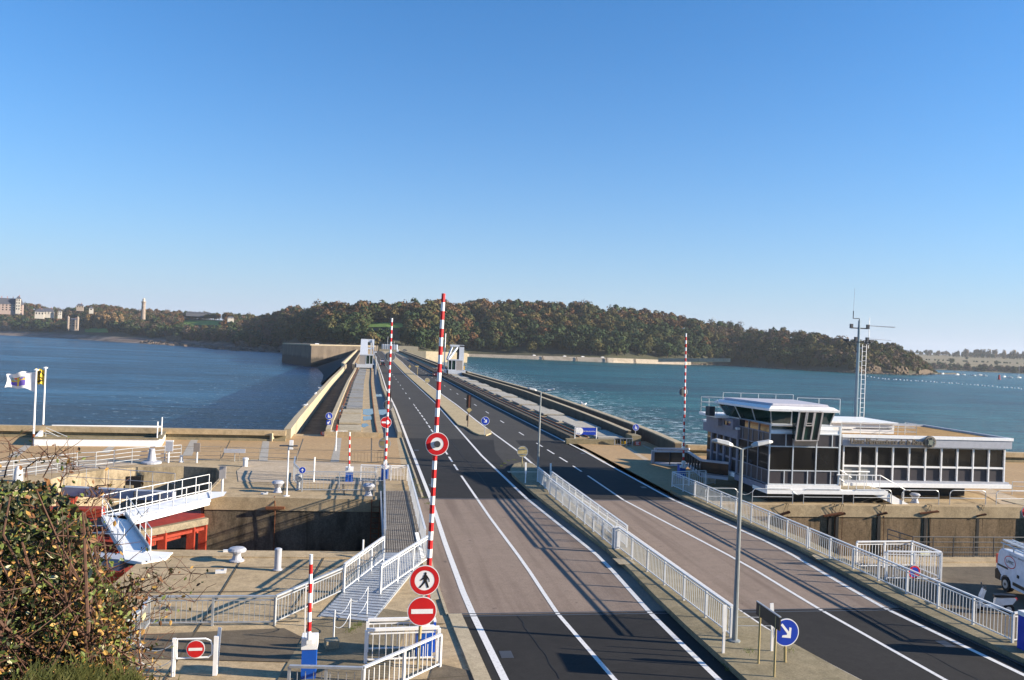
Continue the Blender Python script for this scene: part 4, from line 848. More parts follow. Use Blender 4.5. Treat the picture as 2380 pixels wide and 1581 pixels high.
mb = MB(BLACK); mb.bb(fx0 + .06, FY + .06, zb, fx1 - .03, 58.5, z3); mb.build('core', bt)
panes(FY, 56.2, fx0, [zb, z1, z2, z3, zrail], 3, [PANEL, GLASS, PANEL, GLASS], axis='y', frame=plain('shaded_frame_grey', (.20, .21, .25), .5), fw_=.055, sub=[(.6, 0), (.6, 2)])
mb = MB(WHITE); mb.bb(fx0 - .18, FY - .25, zb - .34, fx1 + .05, 58, zb - .05); mb.bb(fx0 - .22, FY - .35, zb - .60, fx1 + 3.6, FY + 1.8, zb - .36); mb.build('floor_slab', bt)
mb = MB(SHADE_GREY); mb.bb(fx0 - .2, FY + .0, zb - .50, fx0 - .02, 56.3, zb - .05); mb.build('skirting', bt)
mb = MB(BLACK); mb.bb(fx0 + .4, 52.3, -.02, fx1 + 4.0, 57, zb - .6); mb.build('plinth', bt)
# terrace band round the first floor
mb = MB(WHITE); mb.bb(fx0 + .02, FY + .01, z3 + .03, fx1 + .1, 57.5, z3 + .22); mb.build('terrace', bt)
mb = MB(ALU); mb.bar((fx0, FY + .02, zrail), (fx1 + .1, FY + .02, zrail), .06); mb.bar((fx0, FY + .02, zrail - .28), (fx1, FY + .02, zrail - .28), .03)
mb.bar((fx1 + .05, FY + .05, zb), (fx1 + .05, FY + .05, zrail), .14); mb.bar((fx0 + .03, FY + .03, z3), (fx0 + .03, FY + .03, zrail), .09); mb.build('terrace_rail', bt)
mb = MB(GLASSG); mb.quad((fx0 + .05, FY + .04, z3 + .2), (fx0 + 2.1, FY + .04, z3 + .2), (fx0 + 2.1, FY + .04, zrail - .05), (fx0 + .05, FY + .04, zrail - .05)); mb.build('terrace_glass', bt)
# tower cabin: outward leaning green glass under a flared white roof
CY_ = 52.6
cb = [PY(1793, 985, CY_), PY(1928, 986, CY_)]; ct = [PY(1791, 955, CY_ - .45), PY(1940, 957, CY_ - .45)]
zc0, zc1 = cb[0][2], ct[0][2] + .02; xa, xb = cb[0][0], cb[1][0]; xta, xtb = ct[0][0] - .0, ct[1][0]
yb = 57.8; xl = xa - .9                                # back of the cabin, left face runs back and leftward
loop_b = [(xa, CY_), (xb, CY_), (xb + .2, yb), (xl, yb)]; loop_t = [(xta, CY_ - .45), (xtb, CY_ - .45), (xtb + .3, yb + .4), (xl - .55, yb + .4)]
mb = MB(BLACK); mb.bb(xa + .3, CY_ + .4, z3, xb - .2, yb - .3, zc1); mb.m = WHITE; mb.bb(xa + .02, CY_ + .02, z3 + .2, xb + .25, yb, zc0 - .02); mb.build('cabin_base', bt)
def leanwall(a, b_, ta, tb, n, name='cabin_window'):
    for k in range(n):
        f0, f1 = k / n, (k + 1) / n; L = lambda p, q, f: (p[0] + (q[0] - p[0]) * f, p[1] + (q[1] - p[1]) * f)
        v = [(*L(a, b_, f0), zc0), (*L(a, b_, f1), zc0), (*L(ta, tb, f1), zc1), (*L(ta, tb, f0), zc1)]
        mb = MB(GLASSG); mb.quad(*v); o = mb.build(name, bt); mb = MB(ALU)
        for i in range(4):
            if i != 1 or k == n - 1: mb.bar(v[i], v[(i + 1) % 4], .075)
        mb.build('frame', o)
leanwall(loop_b[0], loop_b[1], loop_t[0], loop_t[1], 3); leanwall(loop_b[3], loop_b[0], loop_t[3], loop_t[0], 3); leanwall(loop_b[1], loop_b[2], loop_t[1], loop_t[2], 2)
zt = PY(1790, 944, CY_ - .6)[2]; ztop = zt + .12
def frustum(mb, lo, hi, za, zb_):
    n = len(lo); mb.add([(*p, za) for p in lo] + [(*p, zb_) for p in hi], [tuple(range(n))[::-1], tuple(range(n, 2 * n))] + [(i, (i + 1) % n, n + (i + 1) % n, n + i) for i in range(n)])
grow = lambda q, d: [(p[0] + (-d if p[0] < 29.5 else d), p[1] + (-d if p[1] < 55 else d)) for p in q]
mb = MB(WHITE); frustum(mb, grow(loop_t, .22), grow(loop_t, .24), zc1 - .02, zc1 + .14); frustum(mb, grow(loop_t, .2), grow(loop_t, -.06), zc1 + .14, zt); mb.build('cabin_roof', bt)
mb = MB(plain('grey_roof_sheet', (.46, .44, .47), .5)); zr_ = zt + .02; q = grow(loop_t, -.25); frustum(mb, q, grow(q, -.1), zr_, zr_ + .14); mb.m = RUST; mb.build('roof_deck', bt)
mb = MB(GALV)
for a, b_ in ((q[3], q[2]),): mb.tube([(*a, zr_ + .5), (*b_, zr_ + .5)], .02, 5)
for f in np.linspace(0, 1, 5): x = q[3][0] + (q[2][0] - q[3][0]) * f; mb.tube([(x, q[3][1], zr_), (x, q[3][1], zr_ + .5)], .018, 5)
mb.build('roof_rail', bt)
# projecting bay window with a tapering foot
BYF = FY - .75
bw = [PY(1848, 1024, BYF), PY(1900, 1024, BYF), PY(1912, 958, BYF - .15), PY(1858, 957, BYF - .15)]
mb = MB(GLASSG); mb.quad(*bw); mb.quad(tuple(PY(1841, 1018, FY)), tuple(bw[0]), tuple(bw[3]), tuple(PY(1842, 956, FY))); mb.quad(tuple(bw[1]), (bw[1][0] + .2, FY, bw[1][2]), (bw[2][0] + .3, FY, bw[2][2]), tuple(bw[2])); o = mb.build('bay_window', bt)
mb = MB(plain('taupe_frame', (.38, .35, .33), .5))
L4 = lambda f, e: bw[0] * (1 - f) * (1 - e) + bw[1] * f * (1 - e) + bw[2] * f * e + bw[3] * (1 - f) * e
for f in (0, .31, .68, 1): mb.bar(L4(f, 0) - (0, .03, 0), L4(f, 1) - (0, .03, 0), .11, .06)
for e in (0, 1): mb.bar(L4(0, e) - (0, .03, 0), L4(1, e) - (0, .03, 0), .11, .06)
mb.bar(L4(.31, .52) - (0, .03, 0), L4(.68, .52) - (0, .03, 0), .14, .06); mb.bar(L4(.31, .6) - (0, .03, 0), L4(.68, .6) - (0, .03, 0), .07, .05); mb.bar(L4(.36, .52) - (0, .04, 0), L4(.36, 1) - (0, .04, 0), .06); mb.bar(L4(.63, .52) - (0, .04, 0), L4(.63, 1) - (0, .04, 0), .06)
v = [bw[0], bw[1], PY(1897, 1037, FY), PY(1845, 1037, FY)]; mb.quad(*[tuple(p) for p in v]); mb.quad(tuple(bw[0]), tuple(v[3]), tuple(PY(1841, 1020, FY))); mb.quad(tuple(bw[1]), (bw[1][0] + .2, FY, bw[1][2]), tuple(v[2]))
mb.build('frame', o)
# right wing
WY = 53.4
wx0, wx1 = PY(1960, 1075, WY)[0], PY(2334, 1085, WY)[0]; wz0, wz1, wz2, wz3 = PY(2150, 1118, WY)[2], PY(2150, 1087, WY)[2], PY(2150, 1039, WY)[2], PY(2200, 1021, WY)[2]
for k in range(10):
    a = wx0 + (wx1 - wx0) * k / 10; b_ = wx0 + (wx1 - wx0) * (k + 1) / 10
    mb = MB(GLASS); mb.quad((a, WY + .1, wz1), (b_, WY + .1, wz1), (b_, WY + .1, wz2), (a, WY + .1, wz2)); mb.m = PANEL if k > 1 else plain('pale_panel', (.22, .22, .21)); mb.quad((a, WY + .1, wz0), (b_, WY + .1, wz0), (b_, WY + .1, wz1), (a, WY + .1, wz1)); o = mb.build('window', bt)
    mb = MB(WHITE); mb.bb(a - .05, WY - .03, wz0, a + .05, WY + .1, wz2 + .02)
    if k == 9: mb.bb(b_ - .05, WY - .03, wz0, b_ + .05, WY + .1, wz2 + .02)
    mb.bb(a + .051, WY - .02, wz1 - .03, b_ - .051, WY + .09, wz1 + .1); mb.bb(a + .051, WY - .01, wz2 - .1, b_ - .051, WY + .09, wz2); mb.build('frame', o)
wyb = 62.5
mb = MB(BLACK); mb.bb(wx0 - .8, WY + .14, wz0, wx1 - .05, wyb, wz2); mb.build('core', bt)
mb = MB(GREYP); mb.bb(wx0 - .3, WY - .28, wz2 + .01, wx1 + .35, wyb + .3, wz3 - .01); mb.build('fascia', bt)
rz_ = wz3 + .2
mb = MB(WHITE)
xw0 = wx0 - .35; mb.bb(xw0, WY - .34, wz3 - .008, wx1 + .42, WY - .02, rz_); mb.m = GREYP; mb.bb(wx1 + .1, WY - .02, wz3 - .008, wx1 + .42, wyb + .4, rz_); mb.bb(fx0 + .1, wyb + .05, wz3 - .008, wx1 + .1, wyb + .4, rz_); mb.build('roof_edge', bt)
mb = MB(GRAVEL); mb.quad((xw0, WY - .02, wz3 + .06), (wx1 + .1, WY - .02, wz3 + .06), (wx1 + .1, wyb + .05, wz3 + .06), (xw0, wyb + .05, wz3 + .06)); mb.build('roof_gravel', bt)
mb = MB(WHITE); mb.bb(wx0 - .25, WY - .45, wz0 - .42, wx1 + .3, wyb, wz0 - .14); mb.m = GREYP; mb.bb(wx0 - .2, WY - .3, wz0 - .139, wx1 + .2, wyb, wz0 - .002); mb.build('floor_slab', bt)
mb = MB(BLACK); mb.bb(wx0, 54.9, -.02, wx1 - 2.0, wyb - 1, wz0 - .42); mb.build('plinth', bt)
# roof plant unit with louvres, and roof railings
ux0, ux1 = PY(1952, 1000, 55.5)[0], PY(2078, 1003, 55.5)[0]; uz0, uz1 = wz3 + .08, PY(2000, 984, 55.5)[2]
mb = MB(WHITE); mb.bb(ux0 - 3, 55.5, uz0, ux1, 59.8, uz1); mb.bb(ux0 - 3.2, 55.3, uz1, ux1 + .2, 60, uz1 + .12); u = mb.build('plant_room', bt)
mb = MB(DGREY); a = PY(1991, 1005, 55.4); b_ = PY(2073, 1007, 55.4)
for k in range(34): x = a[0] + (b_[0] - a[0]) * k / 33; mb.bb(x, 55.44, uz0 + .35, x + .035, 55.52, uz1 - .32)
mb.build('louvre', u); mb = MB(BLACK); mb.bb(PY(1957, 1003, 55.4)[0], 55.46, uz0 + .25, PY(1981, 1003, 55.4)[0], 55.52, uz1 - .45); mb.build('opening', u)
def roofrail(pts, z, h=1.0, nm_='roof_rail', mid=2):
    mb = MB(GALV)
    for i in range(len(pts) - 1):
        p, q = np.array(pts[i]), np.array(pts[i + 1]); n = max(1, int(np.linalg.norm(q - p) / 1.3))
        for m_ in range(mid + 1): zz = z + h * (m_ + 1) / (mid + 1); mb.tube([(*p, zz), (*q, zz)], .022, 5)
        for k in range(n + 1): s = p + (q - p) * k / n; mb.tube([(*s, z), (*s, z + h)], .022, 5)
    mb.build(nm_, bt)
roofrail([(wx0 + .2, WY + .7), (wx0 + 6.2, WY + .7), (wx0 + 6.2, WY + 2.0)], wz3 + .08, .9); roofrail([(xb + .8, 58.5), (xb + 4.4, 58.5)], wz3 + 1.2, 1.2, mid=0)
# left rear wing with tall narrow windows
LX = fx0 + .15; ly0, ly1 = 56.25, 62.3; lz0, lz1 = zb - .05, PX(1660, 995, LX)[2]
ltop = PX(1626, 975, LX - .25)[2]; lw = [PX(1624, 1000, LX - .2), PX(1700, 1010, LX - .2)]
mb = MB(SHADE_GREY); mb.bb(LX - .35, ly0 - .2, ltop - .75, fx0 + 4, ly1, ltop - .06); mb.build('fascia', bt)
mb = MB(WHITE); mb.bb(LX - .42, ly0 - .2, ltop - .055, LX - .1, ly1 + .1, ltop + .1); mb.bb(LX - .42, ly1 - .05, ltop - .055, fx0 + 4, ly1 + .2, ltop + .1); mb.build('roof_edge', bt)
mb = MB(GRAVEL); mb.quad((LX - .1, ly0, ltop), (fx0 + 4, ly0, ltop), (fx0 + 4, ly1 - .05, ltop), (LX - .1, ly1 - .05, ltop)); mb.build('roof_gravel', bt)
mb = MB(BLACK); mb.bb(LX, ly0, lz0, fx0 + 3.9, ly1 - .1, ltop - .76); mb.build('core', bt)
for k in range(5):
    a = ly0 + .1 + (ly1 - .3 - ly0) * k / 5; b_ = a + (ly1 - .3 - ly0) / 5
    mb = MB(glass('brown_reflection_glass', (.07, .045, .025)) if k == 0 else bpy.data.materials['brown_reflection_glass']); mb.quad((LX - .02, b_, zb + .9), (LX - .02, a, zb + .9), (LX - .02, a, ltop - .8), (LX - .02, b_, ltop - .8)); mb.m = PANEL; mb.quad((LX - .02, b_, lz0), (LX - .02, a, lz0), (LX - .02, a, zb + .9), (LX - .02, b_, zb + .9)); o = mb.build('window', bt)  # brown base colour stands for the reflection in these panes
    mb = MB(SHADE_GREY); mb.bb(LX - .22, a - .1, lz0, LX - .02, a + .12, ltop - .76); mb.bb(LX - .12, a + .12, zb + .85, LX - .03, b_ - .1, zb + 1.0); mb.build('frame', o)
mb = MB(SHADE_GREY); mb.bb(xl - .2, 56.3, ltop - .05, xa + 1.2, 58.2, zc0 - .1); mb.build('stair_head', bt)
mb = MB(GLASS); mb.quad((xl - .21, 57.8, ltop + .15), (xl - .21, 56.7, ltop + .15), (xl - .21, 56.7, zc0 - .3), (xl - .21, 57.8, zc0 - .3)); mb.build('window', bt)
roofrail([(xl - .9, 57.6), (xl - .9, 60.6), (xa + 2, 60.6)], zc0 + .1, 1.15)
mb = MB(WHITE); mb.bb(xl - 1, 57.5, zc0 - .12, xa + 2, 60.7, zc0 + .08); mb.m = SHADE_GREY; mb.bb(xl - .5, 58.2, ltop, xa + 1.5, 60.4, zc0 - .12); mb.build('rear_terrace', bt)
mb = MB(DGREY); mb.box((xl - 1.25, 58.0, zc0 + .35), (.5, .5, .7), .2); mb.build('floodlight', bt)
# front stair and landing
st = thing('entrance_stair', 'white concrete entrance stair with tube handrail in front of the control building', 'stair', (36, 52, 0))
sx0, sx1 = fx1 + .15, PY(2052, 1130, 51.7)[0]
mb = MB(WHITE); mb.bb(sx0, 51.35, zb - .58, sx1 - .2, 53.0, zb - .3); mb.m = CONC_L; mb.quad((sx0, 51.4, zb - .29), (sx1 - .25, 51.4, zb - .29), (sx1 - .25, 52.95, zb - .29), (sx0, 52.95, zb - .29)); mb.build('landing', st)
ft = P(2076, 1165, 0)
mb = MB(WHITE); n = 5
mb.xz([(sx1 - 1.0, zb - .58), (sx1 - .2, zb - .3), (ft[0] + .35, .02), (ft[0] + .35, -.02), (ft[0] - .75, -.02)], 51.33, 51.6)
for k in range(n): x = sx1 - .2 + (ft[0] - sx1 + .2) * k / n; z = (zb - .3) * (1 - (k + 1) / (n + .0)) ; mb.bb(x, 51.6, z, x + (ft[0] - sx1) / n + .1, 53, z + .12)
mb.build('flight', st)
mb = MB(WHITE); hz_ = zb - .3 + 1.0
mb.tube([(sx0 - .3, 51.45, hz_), (sx1 - .4, 51.45, hz_), (ft[0] + .1, 51.45, 1.0), (ft[0] + .5, 51.45, .95)], .035, 6)
for k in range(6): x = sx0 + (sx1 - sx0 - .4) * k / 5; mb.tube([(x, 51.45, zb - .3), (x, 51.45, hz_)], .025, 6)
mb.tube([(ft[0], 51.45, 0), (ft[0], 51.45, 1.0)], .028, 6); mb.tube([(sx1 - 2.6, 52.7, hz_ + .05), (sx1 - .4, 52.7, hz_ + .05)], .06, 6)
for x in (sx1 - 2.4, sx1 - .6): mb.tube([(x, 52.7, zb - .3), (x, 52.7, hz_)], .025, 6)
mb.tube([(sx0 - .2, 51.9, hz_ + .5), (sx0 + 1.1, 51.9, hz_ - .25)], .03, 6); mb.tube([(sx0 - .2, 51.9, hz_ - .1), (sx0 + .8, 51.9, hz_ - .7)], .03, 6); mb.build('handrail', st)
# lettering along the fascia, and the round emblem after it
FONT = None
def text_mesh(txt, size, m, depth=.02, align='LEFT', sx=1.0):
    cu = bpy.data.curves.new('lettering', 'FONT'); cu.body = txt; cu.size = size; cu.extrude = depth; cu.align_x = align; cu.align_y = 'CENTER'; cu.resolution_u = 3
    o = bpy.data.objects.new('tmp', cu); COL.objects.link(o); dg = bpy.context.evaluated_depsgraph_get(); me = bpy.data.meshes.new_from_object(o.evaluated_get(dg)); bpy.data.objects.remove(o)
    me.materials.clear(); me.materials.append(m)
    for v in me.vertices: v.co.x *= sx
    return me
def add_text(parent, name, txt, size, m, at, width=None, depth=.02, rotz=0.0, align='CENTER'):
    me = text_mesh(txt, size, m, depth, align)
    if width: xs = [v.co.x for v in me.vertices]; k = width / (max(xs) - min(xs)); [setattr(v.co, 'x', v.co.x * k) for v in me.vertices]
    o = bpy.data.objects.new(name, me); COL.objects.link(o); off_ = Vector((0, 0, 0))
    r = parent
    while r is not None and r.parent is not None: r = r.parent
    if r is not None: off_ = Vector(r.location)
    o.parent = parent; o.location = Vector([float(c) for c in at]) - off_; o.rotation_euler = (math.pi / 2, 0, rotz); return o
tx0, tx1 = PY(1978, 1028, WY - .5)[0], PY(2155, 1030, WY - .5)[0]; tz = (wz2 + wz3) / 2 + .05
LETM = plain('bronze_letters', (.20, .17, .13), .5)
add_text(bt, 'lettering', 'Usine Marémotrice de la Rance', .62, LETM, ((tx0 + tx1) / 2, WY - .42, tz), tx1 - tx0, .06)
ex = PY(2163, 1028, WY - .5)[0]
mb = MB(LETM); mb.disc(.44, WY - .5, WY - .3, (ex, 0, tz + .05), 28); mb.m = DGREY; mb.disc(.34, WY - .53, WY - .5, (ex, 0, tz + .05), 28); mb.m = plain('verdigris', (.18, .20, .16)); mb.disc(.2, WY - .56, WY - .53, (ex, 0, tz + .05), 12)
for k in range(5): an = k * 1.2566; mb.box((ex + .27 * math.cos(an), WY - .56, tz + .05 + .27 * math.sin(an)), (.08, .05, .08))
mb.build('emblem', bt)
# access ramp with bronze glass balustrade at the building's left side
ra = thing('access_ramp', 'grey steel access ramp with bronze glass balustrade left of the control building', 'ramp', P(1520, 1075, 0))
a = P(1518, 1078, 0); mid_ = P(1590, 1090, 0); mid_ = np.array((mid_[0] + .2, mid_[1] - .2, .45)); e_ = np.array((fx0 - .4, 56.9, zb - .45)); e0 = np.array((fx0 - 2.0, 58.2, zb - .45))
W_ = np.array((.9, 1.9, 0))
mb = MB(GREYP)
for p, q in ((a + (0, 0, .05), mid_), (mid_, e0), (e0, e_)):
    mb.add([p, q, q + W_, p + W_] + [x - (0, 0, .22) for x in (p, q, q + W_, p + W_)], [(0, 1, 2, 3), (7, 6, 5, 4), (0, 4, 5, 1), (1, 5, 6, 2), (2, 6, 7, 3), (3, 7, 4, 0)])
mb.build('deck', ra)
def balus(pl, nm_='balustrade'):
    mb = MB(GREYP)
    for p, q in zip(pl, pl[1:]): mb.bar(p + (0, 0, 1.05), q + (0, 0, 1.05), .16, .16)
    mb.bar(pl[0], pl[0] + (0, 0, 1.1), .35, .2); mb.build('handrail', ra)
    for p, q in zip(pl, pl[1:]):
        n = max(1, int(np.linalg.norm(q - p) / 1.6)); mb = MB(TINTED); mb.quad(tuple(p + (0, 0, .12)), tuple(q + (0, 0, .12)), tuple(q + (0, 0, .98)), tuple(p + (0, 0, .98))); mb.build('glass_panel', ra)
        for k in range(n): s = p + (q - p) * k / n - np.array((.05, .05, 0)); mb = MB(DGREY); mb.bar(s - (0, 0, .1), s + (0, 0, 1.0), .07); mb.build('post', ra)
balus([a + (0, 0, .05), mid_, e0, e_]); balus([a + W_ + (0, 0, .05), mid_ + W_])
# radio mast on the roof
ms = PY(1988, 984, 60.6); mt = thing('radio_mast', 'tall blue grey radio mast with ladder and antennas on the gravel roof', 'mast', (ms[0], 60.6, wz3))
mx, my = float(ms[0]), 60.6; ztop_ = PY(1993, 745, 60.6)[2]
BG = plain('blue_grey_mast_paint', (.19, .26, .30), .4)
mb = MB(BG); mb.tube([(mx, my, wz3), (mx, my, wz3 + (ztop_ - wz3) * .7), (mx, my, ztop_)], .15, 10, .085); mb.lathe((mx, my, wz3), [(.45, .02), (.45, .12), (.2, .3)], 10); mb.build('pole', mt)
lz = PY(1990, 800, my)[2]; mb = MB(WHITE); lb = wz3 + .9
for d in (.30, .66): mb.tube([(mx + d, my - .1, lb), (mx + d, my - .1, lz)], .025, 5)
z = lb
while z < lz: mb.bar((mx + .30, my - .1, z), (mx + .66, my - .1, z), .026); z += .38
for z in (lb + 1.5, lb + 4.5, lz - .3): mb.bar((mx, my, z), (mx + .32, my - .1, z), .05)
mb.build('ladder', mt)
zp = PY(1990, 795, my)[2]; mb = MB(DGREY)
for d in (-1.1, 1.1): mb.bar((mx, my, zp - .9), (mx + d, my, zp), .06); mb.box((mx + d, my, zp + .12), (.35, .3, .2))
mb.bar((mx - 1.1, my, zp), (mx + 1.1, my, zp), .08); mb.bar((mx, my - .8, zp), (mx, my + .8, zp), .08)
for d in (-.5, .5): mb.box((mx + d, my - .4, zp + .22), (.18, .25, .35))
mb.build('lower_bracket', mt)
zq = PY(1993, 763, my)[2]; mb = MB(DGREY); mb.bar((mx - .7, my, zq), (mx + .8, my, zq), .09)
for d in (-.68, .78): mb.box((mx + d, my, zq + .15), (.2, .2, .35))
mb.tube([(mx, my, ztop_), (mx, my, ztop_ + .15), (mx - .55, my, ztop_ + .15), (mx - .55, my, ztop_ + .75)], .04, 6); mb.build('upper_bracket', mt)
mb = MB(GALV); mb.tube([(mx + .8, my, zq + .25), (mx + 3.2, my, zq + .2)], .03, 5)
for k in range(9): x = mx + 1.0 + k * .26; mb.bar((x, my - .3, zq + .24), (x, my + .3, zq + .24), .02)
mb.tube([(mx + .7, my, zp + .3), (mx + 2.9, my, zp + .25)], .022, 5); mb.tube([(mx + .9, my, zq - 1.6), (mx + .9, my, zq + .9)], .03, 5); mb.build('antenna', mt)
mb = MB(GALV); mb.tube([(mx - .55, my, ztop_ + .7), (mx - .5, my, ztop_ + 2.6)], .014, 4); mb.build('whip', mt)
# ================================================================== RAILINGS
def railing(label, pts, h=1.05, sp=1.95, m=RAILW, bars=.17, cat='railing', name='railing', kick=0, group=None, hr=(.10, .055), pw=.075, sub=True, ends=True):
    """posts, one handrail and one infill of upright bars per straight run"""
    pts = [np.array(p, float) for p in pts]; t = thing(name, label, cat, pts[0], group)
    for i, (a, b_) in enumerate(zip(pts, pts[1:])):
        L = np.linalg.norm((b_ - a)[:2]); n = max(1, int(round(L / sp))); u = (b_ - a) / L
        mb = MB(m); mb.bar(a + (0, 0, h), b_ + (0, 0, h), hr[0], hr[1]); mb.build('handrail', t)
        mb = MB(m)
        if sub: mb.bar(a + (0, 0, h - .13), b_ + (0, 0, h - .13), .035, .035)
        mb.bar(a + (0, 0, .10), b_ + (0, 0, .10), .04, .04)
        nb = int(L / bars)
        for k in range(1, nb): q = a + (b_ - a) * k / nb; mb.bar(q + (0, 0, .10), q + (0, 0, h - .13), .019, .019, upv=tuple(u))
        mb.build('infill', t)
        for k in range(n + 1):
            if k == 0 and i > 0: continue
            q = a + (b_ - a) * k / n; mb = MB(m); mb.bar(q - (0, 0, .02), q + (0, 0, h - .03), pw, pw, upv=tuple(u)); mb.build('post', t)
    return t
def lift(pts, z): return [P(x, y, z) for x, y in pts]
r1 = lift([(1562, 1131), (1876, 1274)], PVT); r1b = lift([(1880, 1276), (2353, 1494)], PVT)
railing('white railing on the right bridge pavement, far run up to the small gap', r1); railing('white railing along the right pavement, its near run toward the right edge', r1b + [P(2392, 1490, PVT)])
railing('white railing closing the far end of the right pavement beside the blue cabinet', lift([(1562, 1131), (1639, 1127)], PVT)); railing('short railing below the bronze glass ramp', lift([(1641, 1128), (1662, 1124)], .05))
railing('white median railing, the near run that ends beside the tall street lamp', lift([(1436, 1275), (1698, 1481)], ISL))
railing('white median railing, the middle run on the left side of the double stretch', lift([(1278, 1150), (1424, 1274)], ISL), sp=1.75)
p0, p1_ = P(1278, 1150, ISL), P(1424, 1274, ISL); d_ = np.array((.75, .15, 0))
railing('white median railing, the hidden right hand run of the double stretch', [p0 + d_ + (0, 3, 0), p1_ + d_], sp=1.75)
railing('white median railing, the farthest short run ending at the second lamp', lift([(1249, 1120), (1276, 1144)], ISL), sp=1.5)
mb = MB(OFFW); p = P(1428, 1276, ISL); mb.box((p[0] + .12, p[1], .72), (.28, .1, 1.15)); tag(mb.build('junction_post'), 'broad white post joining two runs of the median railing', 'post')
# footbridge left of the road
fb = thing('footbridge', 'narrow footbridge with ribbed metal deck left of the road, crossing the lock', 'footbridge', P(930, 1280, 0))
GRATE = stony('ribbed_steel_deck', (.24, .21, .17), (.32, .28, .23), (.14, .12, .1), 1, fine=20, rough=.6)
fx = lambda y: float(np.interp(y, [38.2, 54, 60], [1.02, 1.22, 1.35])); gx = lambda y: float(np.interp(y, [38.2, 54, 60], [2.88, 2.98, 2.92]))
mb = MB(GRATE)
for k in range(17):
    f0, f1 = (k + .12) / 17, (k + .80) / 17; mb.quad(*[(fx(y) + (gx(y) - fx(y)) * f, y, .14) for y, f in ((38.3, f0), (38.3, f1), (54, f1), (54, f0))])
mb.m = plain('deck_gap', (.07, .06, .05), .8); mb.quad((fx(38.3), 38.3, .11), (gx(38.3), 38.3, .11), (gx(54), 54, .11), (fx(54), 54, .11))
for k in range(12): y = 38.9 + k * 1.3; mb.quad((fx(y), y, .143), (gx(y), y, .143), (gx(y), y + .05, .143), (fx(y), y + .05, .143))
mb.m = GALV; mb.bb(1.0, 38.3, -.35, 1.1, 54, .10); mb.bb(2.85, 38.3, -.35, 2.95, 54, .10); mb.m = CONC; mb.bb(1.3, 54, -.02, 2.95, 60, .12); mb.build('deck', fb)
ra0, ra1, rb0, rb1 = P(890, 1304, .14), P(798, 1376, .05), P(992, 1304, .14), P(883, 1380, .05)
mb = MB(GALV); c0, c1, e0, e1 = np.array((.95, 38.3, .13)), np.array((2.95, 38.3, .13)), P(742, 1432, .02), P(862, 1446, .02)
n = 30
for k in range(n):
    f, g_ = k / n, (k + .74) / n; a, b_, c, d = c0 + (e0 - c0) * f, c1 + (e1 - c1) * f, c1 + (e1 - c1) * g_, c0 + (e0 - c0) * g_; mb.add([a, b_, c, d] + [q - (0, 0, .05) for q in (a, b_, c, d)], [(3, 2, 1, 0), (4, 5, 6, 7), (0, 1, 5, 4), (1, 2, 6, 5), (2, 3, 7, 6), (3, 0, 4, 7)])
mb.bar(c0 - (0, 0, .1), e0 - (0, 0, .1), .1, .16); mb.bar(c1 - (0, 0, .1), e1 - (0, 0, .1), .1, .16); mb.build('ramp', fb)
railing('white railing along the right side of the footbridge next to the road', [np.array((gx(58.2), 58.2, .14)), np.array((gx(38.4), 38.4, .14))], sp=1.9)
railing('white railing along the left side of the footbridge above the dark lock', [np.array((fx(58), 58, .14)), np.array((fx(38.4), 38.4, .14))], sp=1.9, m=GALV)
railing('tall white railing on the left of the footbridge ramp', [ra0, ra1], 1.08, 1.4); railing('tall white railing on the right of the footbridge ramp', [rb0, rb1], 1.12, 1.4)
mb = MB(RAILW); a = P(985, 1300, .15); mb.bar(a + (-.1, -.6, .2), a + (-.35, .4, 1.1), .16, .06); tag(mb.build('white_brace'), 'leaning white flat brace behind the round pedestrian sign', 'brace')
railing('grey railing along the lower quay from the ramp to the bush', [P(798, 1376, 0), P(638, 1452, 0), P(345, 1455, 0), P(322, 1490, 0), P(262, 1540, 0)], .98, 2.05, GALV, .17, hr=(.11, .06))
railing('grey railing in the foreground below the blue and white cabinet', [P(669, 1634, 0), P(840, 1638, 0)], 1.0, 1.0, GALV, .2, hr=(.11, .06), sub=False); railing('pale railing rising to the right in the foreground beneath the no entry sign', [P(842, 1636, 0), P(1022, 1550, 0)], 1.0, 1.7, RAILW, .2, sub=False)
railing('white guard panel in front of the blue cabinet by the signs', [P(849, 1541, 0), P(1018, 1534, 0)], 1.02, 2.2, WHITE, .19, hr=(.09, .09), pw=.10); railing('white guard panel just behind the blue cabinet by the signs', [P(852, 1515, 0), P(1005, 1510, 0)], 1.02, 2.2, WHITE, .19, hr=(.09, .09), pw=.10)
railing('grey railing along the far lock edge under the small blue arrow sign', [P(702, 1142, 0), P(872, 1142, 0)], 1.25, 2.0, GALV, .22); railing('short grey railing running back from the arrow sign post', [P(702, 1141, 0), P(682, 1118, 0), P(684, 1100, 0)], 1.2, 2, GALV, .25)
railing('white enclosure railing round the blue cabinet at the far end of the footbridge', [P(838, 1119, 0), P(908, 1121, 0), P(946, 1121, 0)], 1.15, 1.3, WHITE, .22)
railing('dark railing shadow side panel behind the far white enclosure', [P(815, 1078, 0), P(892, 1076, 0)], 1.0, 2.2, plain('railing_shade_brown', (.16, .12, .08)), .26)  # dark brown stands in for the railing's shadow side
t = railing('white cage railing beside the yard, back and right sides', [P(1990, 1320, 0), P(2118, 1318, 0), P(2184, 1346, 0)], 1.25, 1.8, WHITE, .16); t = railing('white cage railing beside the yard, front side behind the no parking sign', [P(2060, 1348, 0), P(2186, 1350, 0)], 1.3, 1.6, WHITE, .16)
mb = MB(plain('pale_yellow_plate', (.62, .60, .40))); p = P(2150, 1330, 0); a = PY(2150, 1286, p[1]); mb.box(a, (.5, .03, .24)); tag(mb.build('notice_plate'), 'small pale yellow notice plate on the white cage railing', 'notice')
